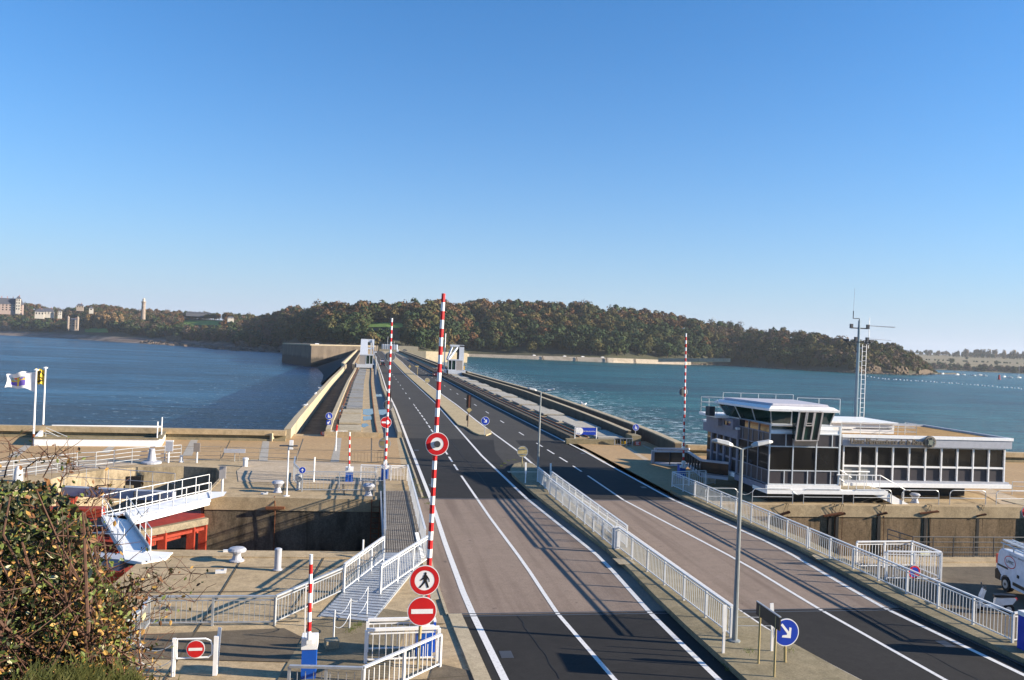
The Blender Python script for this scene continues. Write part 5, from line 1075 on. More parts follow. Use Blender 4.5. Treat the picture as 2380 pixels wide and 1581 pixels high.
def tuberail(label, pts, h=1.0, rails=3, sp=1.6, m=GALV, r=.022, mesh=False, cat='railing'):
    pts = [np.array(p, float) for p in pts]; t = thing('tube_railing', label, cat, pts[0])
    for k in range(rails): z = h * (k + 1) / rails; mb = MB(m); mb.tube([p + (0, 0, z) for p in pts], r if k < rails - 1 else r * 1.25, 6); mb.build('rail', t)
    for a, b_ in zip(pts, pts[1:]):
        n = max(1, int(round(np.linalg.norm(b_ - a) / sp)))
        for j in range(n): q = a + (b_ - a) * j / n; mb = MB(m); mb.tube([q, q + (0, 0, h)], r * 1.2, 6); mb.build('post', t)
    mb = MB(m); mb.tube([pts[-1], pts[-1] + (0, 0, h)], r * 1.2, 6); mb.build('post', t)
    if mesh:
        mb = MB(m)
        for a, b_ in zip(pts, pts[1:]):
            n = int(np.linalg.norm(b_ - a) / .14)
            for j in range(1, n): q = a + (b_ - a) * j / n; mb.bar(q, q + (0, 0, .5), .012)
            for z in (.1, .2, .3, .4): mb.bar(a + (0, 0, z), b_ + (0, 0, z), .012)
        mb.build('mesh', t)
    return t
tuberail('grey mesh railing along the near edge of the right lock in front of the van', lift([(2062, 1276), (2120, 1296), (2400, 1296)], 0), 1.05, 4, 1.15, DGREY, .022, True)
tuberail('tubular handrail curving along the left plaza edge toward the bush', lift([(-40, 1122), (30, 1113), (83, 1105), (132, 1098), (178, 1091), (222, 1089), (264, 1084), (306, 1078), (346, 1075), (382, 1072), (420, 1069)], 0), 1.15, 4, 30, GALV, .024)
tuberail('tubular handrail continuing behind the grey capstan and notice boards', lift([(420, 1069), (512, 1070), (556, 1072), (602, 1073), (690, 1076)], 0), 1.05, 3, 30, plain('thin_grey_tube', (.25, .22, .18)), .016)
tuberail('fine tube railing on the quay at the far right beyond the white building', lift([(2352, 1150), (2420, 1152)], 0), 1.0, 3, 1.2)
# hooped guard rails on the edge of the right lock, with chains
hp = [(1638, 1712), (1748, 1842), (1867, 1959), (1983, 2073), (2096, 2184), (2207, 2294), (2315, 2420)]
HL = ['half hidden behind the white railing', 'just right of the tall lamp post', 'second right of the lamp post', 'at the foot of the white entrance stair', 'behind which the grey bollard stands', 'right of the grey bollard', 'rightmost, cut by the picture edge']
for k, (xa_, xb_) in enumerate(hp):
    a, b_ = P(xa_, 1171 + .006 * (xa_ - 1740), 0), P(xb_, 1171 + .008 * (xb_ - 1740), 0); y_ = a[1]; b_ = np.array((b_[0], y_, 0)); h = 1.02
    mb = MB(GALV); arc = [a] + [a + (.28 - .28 * math.cos(q), 0, h - .28 + .28 * math.sin(q)) for q in np.linspace(0, 1.57, 5)] + [b_ + (-.28 + .28 * math.cos(q), 0, h - .28 + .28 * math.sin(q)) for q in np.linspace(1.57, 0, 5)] + [b_]
    mb.tube(arc, .03, 6); mb.tube([a + (0, 0, .48), b_ + (0, 0, .48)], .024, 6); tag(mb.build('hoop_rail'), 'grey hoop rail on the lock edge, ' + HL[k], 'guard rail')
for k, (x0_, x1_) in enumerate(((1842, 1867), (1959, 1983), (1712, 1748))):
    a, b_ = P(x0_, 1172, 0) + (0, 0, .85), P(x1_, 1172, 0) + (0, 0, .85); mb = MB(GALV); mb.tube([a, a * .75 + b_ * .25 - (0, 0, .16), (a + b_) / 2 - (0, 0, .22), a * .25 + b_ * .75 - (0, 0, .16), b_], .016, 5); tag(mb.build('chain'), ['slack chain between the first and second hoop rails right of the lamp post', 'slack chain between the hoop rails left of the stair foot', 'slack chain behind the lamp post between two hoop rails'][k], 'chain')

# ================================================================== SIGNS
def ring(mb, r0, r1, y, org, n=40): 
    mb.add([(r * math.cos(2 * math.pi * k / n) + org[0], y + org[1], r * math.sin(2 * math.pi * k / n) + org[2]) for r in (r0, r1) for k in range(n)], [(k, (k + 1) % n, n + (k + 1) % n, n + k)[::-1] for k in range(n)])
def flat(mb, poly, y, org, s=1.0):
    n = len(poly); A = sum(poly[i][0] * poly[(i + 1) % n][1] - poly[(i + 1) % n][0] * poly[i][1] for i in range(n))
    if A < 0: poly = poly[::-1]
    mb.quad(*[(p[0] * s + org[0], y + org[1], p[1] * s + org[2]) for p in poly])
WALK = [[(.05, .62), (-.10, .56), (-.16, .34), (-.42, .08), (-.36, .02), (-.10, .18), (-.10, -.05), (-.26, -.30), (-.52, -.60), (-.38, -.64), (-.10, -.34), (.06, -.12), (.16, -.34), (.26, -.64), (.44, -.60), (.30, -.22), (.20, .06), (.22, .26), (.36, .10), (.38, -.10), (.46, -.08), (.44, .16), (.26, .44), (.14, .60)]]
PED2 = [[(-.30, -.6), (-.12, -.6), (-.06, 0), (-.02, .36), (-.26, .36), (-.36, 0)], [(.10, -.6), (.44, -.6), (.36, -.1), (.30, .12), (.14, .12), (.08, -.1)]]
DOWNR = [(-.48, .58), (-.34, .70), (.22, .06), (.24, .40), (.42, .34), (.38, -.44), (-.36, -.36), (-.30, -.20), (.06, -.18), (.06, -.06)]
UPA = [(-.09, -.6), (.09, -.6), (.09, .1), (.34, -.14), (.42, 0), (0, .52), (-.42, 0), (-.34, -.14), (-.09, .1)]
def disc_sign(kind, parent, c, r, rz=0.0):
    """face toward -Y"""
    o = (float(c[0]), float(c[1]), float(c[2])); back = kind == 'back'
    mb = MB(TAN if back else GALV); mb.disc(r, -.0, .035, o)
    if back: mb.m = GALV; ring(mb, r * .9, r, -.004, o); ring(mb, r * .0 + .001, r * .02, -.004, o); mb.bb(o[0] - r * .8, o[1] - .05, o[2] + r * .42, o[0] + r * .8, o[1] - .006, o[2] + r * .50); mb.bb(o[0] - r * .8, o[1] - .05, o[2] - r * .5, o[0] + r * .8, o[1] - .006, o[2] - r * .42)
    s = mb.build('sign_plate', parent)
    if back: return s
    mb = MB(WHITE); flat(mb, [(r * math.cos(a), r * math.sin(a)) for a in np.arange(40) * 2 * math.pi / 40], -.006, o)
    if kind in ('no_entry',): mb.m = REDP; flat(mb, [(r * .94 * math.cos(a), r * .94 * math.sin(a)) for a in np.arange(40) * 2 * math.pi / 40], -.010, o); mb.m = WHITE; flat(mb, [(-.74, -.16), (.74, -.16), (.74, .16), (-.74, .16)], -.014, o, r)
    elif kind in ('no_ped', 'no_vehicle'):
        mb.m = REDP; ring(mb, r * .66 if kind == 'no_ped' else r * .56, r * .95, -.010, o); 
        if kind == 'no_ped':
            mb.m = BLACK
            for q in WALK: flat(mb, q, -.014, (o[0], o[1], o[2] - r * .04), r * .72)
            flat(mb, [(.06 + .11 * math.cos(a), .70 + .12 * math.sin(a)) for a in np.arange(14) * .449], -.014, (o[0], o[1], o[2] - r * .04), r * .72)
        else: mb.m = DGREY; mb.disc(r * .27, -.10, -.011, o, 20)
    elif kind == 'no_parking':
        mb.m = BLUEP; flat(mb, [(r * .96 * math.cos(a), r * .96 * math.sin(a)) for a in np.arange(40) * 2 * math.pi / 40], -.010, o); mb.m = REDP; ring(mb, r * .74, r * .97, -.014, o); d = .105; flat(mb, [(-.62 + d, .5 + d), (-.62 - d, .5 - d), (.62 - d, -.5 - d), (.62 + d, -.5 + d)], -.018, o, r)
    else:
        mb.m = BLUEP; flat(mb, [(r * .93 * math.cos(a), r * .93 * math.sin(a)) for a in np.arange(40) * 2 * math.pi / 40], -.010, o); mb.m = WHITE
        if kind == 'down_right': flat(mb, DOWNR, -.014, o, r * .95)
        elif kind == 'up': flat(mb, UPA, -.014, o, r)
        else:
            for q in PED2: flat(mb, q, -.014, o, r * .95)
            for hx, hy, hr_ in ((-.2, .52, .13), (.24, .26, .1)): flat(mb, [(hx + hr_ * math.cos(a), hy + hr_ * math.sin(a)) for a in np.arange(12) * .5236], -.014, o, r * .95)
    mb.build('sign_face', s); return s
def post_sign(label, kind, c, dpx, base, cat='road sign', pm=GALV, pr_=.035, y=None, zb_=0.0, more=()):
    b_ = P(base[0], base[1], zb_) if y is None else None; Y = b_[1] if y is None else y; cc = PY(c[0], c[1], Y - .08)
    if b_ is None: q = PY(base[0], base[1], Y); b_ = np.array((q[0], Y, zb_))
    dist = np.linalg.norm((cc - EYE) @ fw); r = dpx / 2 * dist / F
    t = thing('road_sign', label, cat, (b_[0], b_[1], zb_)); top = cc[2] + r * .7
    for k, (kd, c2, d2) in enumerate(more): q = PY(c2[0], c2[1], Y - .08); disc_sign(kd, t, q, d2 / 2 * dist / F); top = max(top, q[2])
    mb = MB(pm); mb.tube([(b_[0], Y, zb_), (cc[0], Y, top)], pr_, 8); mb.build('post', t)
    disc_sign(kind, t, cc, r); return t
post_sign('round blue keep right sign with white arrow on the median in the right foreground', 'down_right', (1827, 1470), 64, (1822, 1600), y=24.3, zb_=ISL, pm=TAN, pr_=.045)
post_sign('two large round signs on one post by the ramp, pedestrian ban above no entry', 'no_entry', (981, 1421), 68, (971, 1551), pm=TAN, pr_=.05, more=(('no_ped', (987, 1349), 70),))
post_sign('small round blue keep right sign at the nose of the far median', 'down_right', (1128, 978.5), 19.5, (1126, 1012), zb_=.14)
post_sign('round blue pedestrian sign at the start of the left dam walkway', 'walk', (765, 967), 16.5, (763, 1006)); p = P(763, 1006); c = PY(764, 982, p[1] - .1)
mb = MB(BLUEP); mb.box(c, (.46, .03, .46)); mb.m = WHITE; flat(mb, [(-.14, -.14), (.08, -.14), (.02, -.07), (.15, .08), (.08, .15), (-.07, .02), (-.14, .08)], -.02, tuple(c), 1.0); tag(mb.build('arrow_plate'), 'small square blue arrow plate below the left walkway sign', 'road sign')
post_sign('round red no entry sign beside the far striped barrier left of the road', 'no_entry', (897, 982), 26, (893, 1086), pr_=.03)
post_sign('round blue pedestrian sign on the right dam wall above the red panel', 'walk', (1478, 993.5), 15.5, (1475, 1030))
post_sign('round road sign seen from its sunlit tan back at the start of the near median', 'back', (1214.5, 1050), 26, (1213, 1092), zb_=ISL, pm=TAN)
post_sign('round sign back on the far median, nearest of the row', 'back', (993, 884.5), 12, (993, 897), zb_=.14, pm=TAN); post_sign('round sign back seen below the no entry sign at the far barrier', 'back', (894, 1031), 28, (893, 1076), pm=GALV)
post_sign('small round blue straight ahead sign on the grey lock railing', 'up', (703, 1093), 15.5, (702, 1142)); post_sign('round no parking sign in front of the white cage railing', 'no_parking', (2125, 1330), 31, (2123, 1372))
post_sign('red ringed white round sign cut by the right edge of the picture', 'no_vehicle', (2388, 1190), 30, (2386, 1262))
for px, py, b_, lab in ((953, 851, (952, 861), 'triangular'), (969.5, 852, (969.5, 876), 'narrow')):
    p = P(*b_, .14); c = PY(px, py, p[1]); t = thing('road_sign', 'sunlit tan backed %s sign on a post far along the median' % lab, 'road sign', p); mb = MB(TAN); mb.tube([p, (p[0], p[1], c[2] + .2)], .05, 6); mb.build('post', t)
    mb = MB(TAN); s = 7 * p[1] / F * .5
    if lab == 'triangular': mb.xz([(-s, -s * .8), (s, -s * .8), (0, s)], p[1] - .1, p[1] - .06, (p[0], 0, c[2]))
    else: mb.bb(p[0] - s * 1.4, p[1] - .1, c[2] - s * .3, p[0] + s * .8, p[1] - .06, c[2] + s * .5)
    mb.build('sign_plate', t)
def plate_sign(label, corners, y, posts, mf, mbk=None, name='panel_sign'):
    t = thing(name, label, 'sign', (posts[0][0], posts[0][1], 0)); return t
# power station name board beside the right track
b0_, b1_ = P(1336, 1021, .4), P(1385, 1022, .4); t = thing('name_board', 'blue and white power station name board on two posts beside the right track', 'sign', b0_); Yb = b0_[1]
q0, q1 = PY(1336, 1010, Yb), PY(1386, 1011, Yb); q2 = PY(1336, 993.5, Yb)
for x in (q0[0], q1[0]): mb = MB(WHITE); mb.tube([(x, Yb, .4), (x, Yb, q2[2] + .05)], .05, 6); mb.build('post', t)
mb = MB(BLUEP); mb.bb(q0[0] + .08, Yb - .05, q0[2], q1[0] - .08, Yb - .01, q2[2]); bd = mb.build('board', t)
wid = q1[0] - q0[0]; zc_ = (q0[2] + q2[2]) / 2; hh_ = q2[2] - q0[2]
mb = MB(WHITE); mb.bb(q0[0] + .09, Yb - .056, q0[2] + .01, q0[0] + wid * .22, Yb - .052, q2[2] - .01); flat(mb, [(hh_ * .5 * math.cos(a), hh_ * .49 * math.sin(a)) for a in np.arange(24) * .2618], -.058, (q0[0] + wid * .22, Yb, zc_)); mb.m = GALV
for k in range(5): a = 1.57 + k * 1.2566; flat(mb, [(math.cos(a + d) * r_, math.sin(a + d) * r_) for d, r_ in ((-.2, .1), (0, .24), (.2, .1))], -.062, (q0[0] + wid * .16, Yb, zc_ + .07))
mb.build('emblem', bd); add_text(bd, 'lettering', 'EDF', .16, BLUEP, (q0[0] + wid * .16, Yb - .066, zc_ - .25), .35, .002); add_text(bd, 'lettering', 'Usine Marémotrice de la Rance', .2, WHITE, (q0[0] + wid * .66, Yb - .066, zc_), wid * .56, .002)
# the back of an information panel in the foreground
pa_, pb_ = P(1762.5, 1542, ISL), P(1799, 1573, ISL); t = thing('information_panel', 'dark backed information panel on two posts beside the blue arrow sign', 'sign', pa_)
za, zb2 = PY(1757, 1404, pa_[1])[2], PY(1757, 1434, pa_[1])[2]; u = (pb_ - pa_) / np.linalg.norm(pb_ - pa_); s0, s1 = pa_ - u * .25, pb_ + u * .25
mb = MB(plain('dark_brown_panel', (.035, .03, .025))); mb.bar((s0[0], s0[1], (za + zb2) / 2), (s1[0], s1[1], (za + zb2) / 2), .04, za - zb2); mb.build('panel', t); mb = MB(GALV); mb.bar((s0[0], s0[1], za + .01), (s1[0], s1[1], za + .01), .06, .03); mb.build('edge', t)
for q in (pa_, pb_): mb = MB(TAN); mb.tube([q, (q[0], q[1], za - .05)], .035, 8); mb.build('post', t)
def slim(label, base, top, wd=.10, m=WHITE, zb_=ISL):
    b_ = P(*base, zb_); c = PY(*top, b_[1]); mb = MB(m); h = c[2] - zb_; mb.bar(b_, (b_[0], b_[1], zb_ + h * .55), wd * .8, .05, upv=(0, 1, 0)); mb.bar((b_[0], b_[1] - .02, zb_ + h * .45), (c[0], b_[1] - .02, c[2]), wd * 1.25, .03, upv=(0, 1, 0)); return tag(mb.build('marker_post'), label, 'marker post')
slim('white marker post in front of the end of the near median railing', (1681, 1518), (1684, 1406)); slim('white marker post behind the dark information panel', (1793.6, 1513), (1793, 1402)); slim('white marker post on the left of the second lamp', (1221, 1123), (1222, 1075)); slim('white marker post on the right of the second lamp', (1279, 1112), (1280, 1077))
mb = MB(GALV); a, b_ = P(1697, 1478, ISL), P(1797, 1512, ISL)
for z in (.55, .85): mb.tube([(a[0], a[1], z), (a[0] + 1.6, a[1] - .1, z)], .012, 5)
tag(mb.build('chain'), 'thin white chain lines between the lamp foot and the information panel', 'chain')
# ================================================================== LIFTING BARRIERS
def striped(mb, p, q, r0, r1, per=.556, first=0, n=8):
    p, q = np.array(p, float), np.array(q, float); L = np.linalg.norm(q - p); k = 0; s = 0
    while s < L - .01:
        e = min(L, s + per / 2); mb.m = (WHITE, REDP)[(k + first) % 2]; mb.tube([p + (q - p) * s / L, p + (q - p) * e / L], r0 + (r1 - r0) * s / L, n, r0 + (r1 - r0) * e / L); s = e; k += 1
def barrier(label, base, top, cab, signs, r=(.085, .06), cw=(.5, .5), ch=1.05, red=True, wt=.0, Y=None, first=0):
    b_ = P(*base); tp = PY(top[0], top[1], b_[1]); t = thing('road_barrier', label, 'barrier', b_)
    mb = MB(BLUEC); mb.bb(b_[0] - cw[0] / 2, b_[1] - .02, 0, b_[0] + cw[0] / 2, b_[1] + cw[1], ch * (1 - wt)); cbn = mb.build('cabinet', t)
    mb = MB(DGREY if wt == 0 else WHITE); mb.bb(b_[0] - cw[0] / 2 - .02, b_[1] - .04, ch * (1 - wt), b_[0] + cw[0] / 2 + .02, b_[1] + cw[1] + .02, ch * (1 - wt) + (.05 if wt == 0 else ch * wt)); mb.build('cabinet_top', cbn)
    mb = MB(WHITE); z0_ = ch - .1 if wt == 0 else ch
    if wt == 0: mb.box((b_[0], b_[1] - .12, ch + .05), (.26, .2, .55)); mb.tube([(b_[0] - .28, b_[1] - .12, ch - .1), (b_[0] + .28, b_[1] - .12, ch - .1)], .1, 10)
    else: mb.box((b_[0], b_[1] - .08, ch - .05), (.16, .12, .2))
    mb.build('pivot', t)
    mb = MB(WHITE); f = np.array((b_[0] + (tp[0] - b_[0]) * z0_ / tp[2], b_[1] - .14, z0_)); e = np.array((tp[0], b_[1] - .14, tp[2])); striped(mb, e, f, r[1], r[0], first=first); mb.build('arm', t)
    for kind, c, d in signs:
        q = PY(c[0], c[1], b_[1] - .14 - r[0] - .03); dist = (q - EYE) @ fw
        if kind == 'behind':
            q = PY(c[0], c[1], b_[1] - .14 + r[0] + .06); mb = MB(plain('grey_sign_back', (.12, .125, .12)) if 'grey_sign_back' not in bpy.data.materials else bpy.data.materials['grey_sign_back']); mb.disc(d / 2 * dist / F, -.02, .02, tuple(q)); mb.m = GALV; ring(mb, d / 2 * dist / F * .9, d / 2 * dist / F, -.024, tuple(q)); mb.build('sign_plate', t)
        else: disc_sign(kind, t, q, d / 2 * dist / F)
    return t
barrier('tallest red and white striped barrier arm raised at the near end of the bridge', (985, 1527), (1030, 683), None, [('no_vehicle', (1016, 1032), 54)], first=1)
barrier('raised red and white barrier arm at the far end of the footbridge', (894, 1117), (911, 740), None, [('behind', (907, 829), 24), ('behind', (902, 942), 24)])
barrier('raised red and white barrier arm in front of the control building', (1586, 1112), (1593, 775), None, [('behind', (1588, 911), 21)])
tb = barrier('small raised barrier arm on the blue and white cabinet in the left foreground', (716, 1578), (724, 1286), None, [], r=(.06, .05), cw=(.42, .4), ch=1.2, wt=.28)
tb2 = barrier('small raised barrier arm on the blue and white cabinet beyond the lock', (811, 1120), (813, 1004), None, [], r=(.06, .05), cw=(.5, .4), ch=1.0, wt=.34)
mb = MB(WHITE); a = P(716, 1578); q = PY(709, 1480, a[1]); e = PY(711, 1357, a[1]); mb.bar((q[0], a[1], .9), (e[0], a[1], e[2]), .035, .05, upv=(0, 1, 0)); mb.build('arm_stay', tb)
for k in range(2): p = P(1005 - 0 * k, 1524 + k, 0); 
mb = MB(BLUEC); p = P(1003, 1525, 0); mb.bb(p[0] - .13, p[1] + .3, 0, p[0] + .13, p[1] + .6, .98); mb.m = WHITE; mb.bb(p[0] - .14, p[1] + .28, .98, p[0] + .14, p[1] + .62, 1.02); tag(mb.build('control_cabinet'), 'narrow bright blue control cabinet right of the tallest barrier foot', 'cabinet')
mb = MB(BLUEP); p = P(2400, 1512, PVT); mb.bb(p[0] - .35, p[1] - .3, .1, p[0] + .35, p[1] + .3, 1.35); mb.m = WHITE; mb.bb(p[0] - .36, p[1] - .31, 1.35, p[0] + .36, p[1] + .31, 1.5); tag(mb.build('control_cabinet'), 'dark blue cabinet with white top at the right edge beyond the railing end', 'cabinet')
# ================================================================== STREET LAMPS
def lamp(label, base, hh_, zb_=ISL):
    b_ = P(*base, zb_); t = thing('street_lamp', label, 'street lamp', b_, None)
    mb = MB(plain('lamp_grey_paint', (.27, .29, .29), .45, .2) if 'lamp_grey_paint' not in bpy.data.materials else bpy.data.materials['lamp_grey_paint'])
    mb.tube([b_, b_ + (0, 0, hh_ * .5), b_ + (0, 0, hh_)], .095, 10, .05); mb.lathe(b_, [(.2, 0), (.2, .03), (.1, .05)], 10)
    for sx_ in (-1, 1): mb.tube([b_ + (0, 0, hh_ - .02), b_ + (sx_ * .12, 0, hh_ + .03), b_ + (sx_ * .55, 0, hh_ + .16)], .03, 6)
    mb.build('pole', t)
    for sx_ in (-1, 1):
        hd = [(.36, .08, .09), (.52, .14, .14), (.95, .12, .12), (1.10, .05, .05)]; mb = MB(plain('lamp_shell_grey', (.46, .46, .45), .4) if 'lamp_shell_grey' not in bpy.data.materials else bpy.data.materials['lamp_shell_grey']); v = []
        for x, a, h in hd:
            zc2 = hh_ + .1 + (x - .36) * .22; v += [b_ + (sx_ * x, -a, zc2), b_ + (sx_ * x, -a * .8, zc2 + h * .8), b_ + (sx_ * x, 0, zc2 + h), b_ + (sx_ * x, a * .8, zc2 + h * .8), b_ + (sx_ * x, a, zc2), b_ + (sx_ * x, 0, zc2 - .05)]
        f = [(i * 6 + k, i * 6 + (k + 1) % 6, i * 6 + 6 + (k + 1) % 6, i * 6 + 6 + k) for i in range(3) for k in range(6)] + [tuple(range(6)), tuple(range(18, 24))]
        mb.add(v, f); hd_ = mb.build('lamp_head', t)
        mb = MB(plain('frosted_bowl', (.6, .58, .5), .2) if 'frosted_bowl' not in bpy.data.materials else bpy.data.materials['frosted_bowl']); zc2 = hh_ + .22; mb.add([b_ + (sx_ * .55, -.12, zc2 - .075), b_ + (sx_ * .95, -.1, zc2 + .01), b_ + (sx_ * .95, .1, zc2 + .01), b_ + (sx_ * .55, .12, zc2 - .075)], [(0, 1, 2, 3)]); mb.build('lens', hd_)
    return t
lamp('tall twin headed street lamp on the near median, the large one', (1707, 1490), 6.55); lamp('twin headed street lamp at the far tip of the near median, the smaller one', (1250, 1090), 6.1)
# traffic lights
def tlight(label, box, base, zb_=.14, cw=.55):
    b_ = P(*base, zb_); z1_ = PY(box[0], box[1], b_[1])[2]; z0_ = PY(box[0], box[2], b_[1])[2]; x = PY(box[0], box[1], b_[1])[0]; t = thing('traffic_light', label, 'traffic light', b_)
    mb = MB(plain('rusty_brown_pole', (.10, .06, .04)) if 'rusty_brown_pole' not in bpy.data.materials else bpy.data.materials['rusty_brown_pole']); mb.tube([b_, (x, b_[1], z0_ + .1)], .06, 8); mb.build('post', t)
    mb = MB(BLACK); mb.bb(x - cw / 2, b_[1] - .1, z0_, x + cw / 2, b_[1] + .12, z1_)
    for k in range(3): zz = z0_ + (z1_ - z0_) * (k + .5) / 3; mb.tube([(x, b_[1] + .1, zz), (x, b_[1] + .3, zz)], .11, 10)
    h = mb.build('housing', t); mb = MB(plain('brown_backboard', (.13, .05, .03)) if 'brown_backboard' not in bpy.data.materials else bpy.data.materials['brown_backboard']); mb.bb(x - .03, b_[1] - .13, z0_ + .05, x + .16, b_[1] - .105, z1_ - .05); mb.build('back_strip', h); return t, x, z0_, b_
t, x, z0_, b_ = tlight('black traffic light seen from behind on the far median', (1090, 918, 948), (1087, 992)); mb = MB(TAN); mb.xz([(0, -.32), (.32, 0), (0, .32), (-.32, 0)], b_[1] - .1, b_[1] - .07, (x + .1, 0, z0_ - .25)); mb.build('priority_plate', t); mb = MB(BLACK); mb.bb(x - .2, b_[1] - .1, z0_ - 1.5, x + .02, b_[1] + .1, z0_ - .9); mb.build('lower_light', t)
tlight('black traffic light half hidden behind the far barrier arm left of the road', (904, 910, 931), (903, 960), .0, .6)
# ================================================================== BOLLARDS, BOARDS, FLAGS
def bollard(label, base, prof, m=GREYP, n=18): b_ = P(*base); mb = MB(m); mb.lathe(b_, prof, n); return tag(mb.build('mooring_bollard', smooth=False), label, 'bollard')
MUSH = [(.34, 0), (.34, .05), (.24, .09), (.17, .28), (.20, .40), (.40, .47), (.42, .55), (.34, .64), (.12, .68)]
bollard('grey mushroom bollard on the near quay right of the red gate', (550, 1304), [(a * .95, b * .9) for a, b in MUSH]); bollard('grey bollard with pointed head at the lock edge by the tall thin post', (645, 1144), [(.3, 0), (.22, .08), (.17, .3), (.33, .52), (.4, .6), (.3, .72), (.05, .75)]); bollard('grey bollard in the dark corner next to the footbridge', (856, 1152), [(.3, 0), (.22, .08), (.17, .3), (.35, .55), (.4, .63), (.3, .75), (.05, .78)]); bollard('pale bollard in front of the control building stair', (2126, 1169), [(.32, 0), (.25, .07), (.18, .3), (.30, .5), (.36, .58), (.26, .68), (.05, .7)])
bollard('grey conical capstan on a wide round base beside the left handrail', (352, 1077), [(.72, 0), (.72, .1), (.66, .14), (.34, .2), (.28, .5), (.20, 1.0), (.22, 1.05), (.18, 1.1)]); bollard('short light grey pipe bollard standing on the near quay', (645, 1325), [(.2, 0), (.2, .04), (.145, .05), (.145, .82), (.15, .83), (.15, .9), (.1, .93)]); bollard('small pale post bollard behind the bench panel', (570, 1084), [(.18, 0), (.18, .5), (.22, .52), (.22, .62), (.1, .66)], OFFW); bollard('pale tapering bollard just above the autumn bush', (42, 1118), [(.28, 0), (.26, .5), (.2, .8), (.1, .95)], OFFW); bollard('small grey post bollard at the end of the left handrail', (421, 1074), [(.2, 0), (.12, .1), (.12, .5)], OFFW)
bollard('dark topped short lamp bollard at the corner of the grey lock railing', (693, 1138), [(.16, 0), (.12, .05), (.12, .55), (.22, .6), (.22, .95), (.15, 1.0)], GALV)
def board(label, base, x0, x1, y0, y1, m, top=None):
    b_ = P(*base); t = thing('notice_board', label, 'notice board', b_); a, c = PY(x0, y0, b_[1] - .1), PY(x1, y1, b_[1] - .1)
    mb = MB(OFFW); mb.tube([b_, (b_[0], b_[1], a[2] - .1)], .07, 8); mb.build('post', t); mb = MB(m); mb.bb(a[0], b_[1] - .22, c[2], c[0], b_[1] - .08, a[2]); bd = mb.build('panel', t)
    if top: mb = MB(WHITE); mb.bb(a[0] - .03, b_[1] - .24, a[2], c[0] + .03, b_[1] - .06, a[2] + .08); mb.build('cap', bd)
board('grey notice board with white cap on a post left of the brown one', (391, 1076), 386, 402, 1026, 1049, GREYP, True); board('brown grey notice board on a post right of the capped one', (457, 1076), 451, 465, 1030, 1050, plain('brown_grey', (.22, .19, .17))); board('grey notice board on a post at the end of the white gangway', (516, 1143), 511, 525, 1084, 1112, plain('warm_grey', (.30, .28, .27)))
b_ = P(545, 1072); a = PY(521, 1043, b_[1]); c = PY(570, 1053, b_[1]); t = thing('bench_panel', 'long low grey panel on a thin post behind the left handrail', 'panel', b_); mb = MB(GREYP); mb.bb(a[0], b_[1] - .1, c[2], c[0], b_[1], a[2]); mb.build('panel', t); mb = MB(GALV); mb.tube([b_, b_ + (0, 0, c[2])], .03, 6); mb.build('post', t)
b_ = P(666, 1154); zt_ = PY(669, 1037, b_[1])[2]; t = thing('camera_post', 'tall thin white post with flat arm and white box above the lock wall', 'post', b_); mb = MB(WHITE); mb.tube([b_, b_ + (0, 0, zt_)], .045, 8); mb.lathe(b_, [(.2, 0), (.2, .04), (.06, .08)], 10); mb.build('pole', t); mb = MB(DGREY); mb.box((b_[0], b_[1], zt_ + .02), (1.1, .25, .06)); mb.build('arm', t); mb = MB(WHITE); q = PY(677, 1034, b_[1]); mb.box(q, (.22, .2, .55)); mb.build('box', t)
for px, lab in ((781, 'white slim post with red top in front of the dam works'),): b_ = P(780, 1048); q = PY(783, 988, b_[1]); mb = MB(WHITE); mb.tube([b_, (q[0], b_[1], q[2] - .5)], .05, 6); mb.m = REDP; mb.tube([(q[0], b_[1], q[2] - .5), (q[0], b_[1], q[2])], .06, 6); tag(mb.build('marker_post'), lab, 'marker post')
b_ = P(722 + 7, 1124); mb = MB(WHITE); mb.tube([P(729, 1120), P(729, 1120) + (0, 0, 1.7)], .05, 6); tag(mb.build('marker_post'), 'white post behind the grey lock railing', 'marker post')
b_ = P(844, 1315); 
mb = MB(WHITE); b_ = P(843, 1290, 0); mb.tube([b_ + (0, 0, -2), b_ + (0, 0, .7)], .04, 6); tag(mb.build('marker_post'), 'white tipped ladder handle sticking up at the near lock edge', 'marker post')
# red and yellow warning panels at the dam's ends
def wpanel(label, px, py, wpx, hpx, base_y, m, pm=None):
    Yb = P(px, base_y)[1] - .12; a, c = PY(px - wpx / 2, py - hpx / 2, Yb), PY(px + wpx / 2, py + hpx / 2, Yb); t = thing('warning_panel', label, 'sign', ((a[0] + c[0]) / 2, Yb, c[2])); mb = MB(m); mb.bb(a[0], Yb - .04, c[2], c[0], Yb, a[2]); mb.build('panel', t)
    mb = MB(WHITE if m is ORANGE else BLACK)
    for k in range(3): z = c[2] + (a[2] - c[2]) * (k + .8) / 3.6; mb.bb(a[0] + .1, Yb - .046, z, c[0] - .15 - .1 * (k % 2), Yb - .042, z + .05)
    mb.build('lettering', t)
wpanel('red warning panel on the end of the left inner dam wall', 753, 1008, 14, 8, 1012.5, ORANGE); wpanel('yellow warning panel on the low gate at the left track end', 792, 1010, 11, 8, 1014, YELL); wpanel('red warning panel on the right dam pier below the blue sign', 1482, 1031, 13, 9, 1036, ORANGE); wpanel('yellow warning panel on the low gate at the right track end', 1449, 1030, 9, 9, 1035, YELL); wpanel('dark information panel beside the yellow one at the right track end', 1461, 1031, 9, 8, 1035, DGREY)
railing('low white gate at the end of the left crane track', [P(768, 1013.5), P(812, 1013.5)], .5, .7, OFFW, .5, sub=False, name='low_gate', cat='gate'); railing('low grey gate at the end of the right crane track', [P(1428, 1035), P(1470, 1036.5)], .75, .6, GALV, .3, sub=False, name='low_gate', cat='gate')
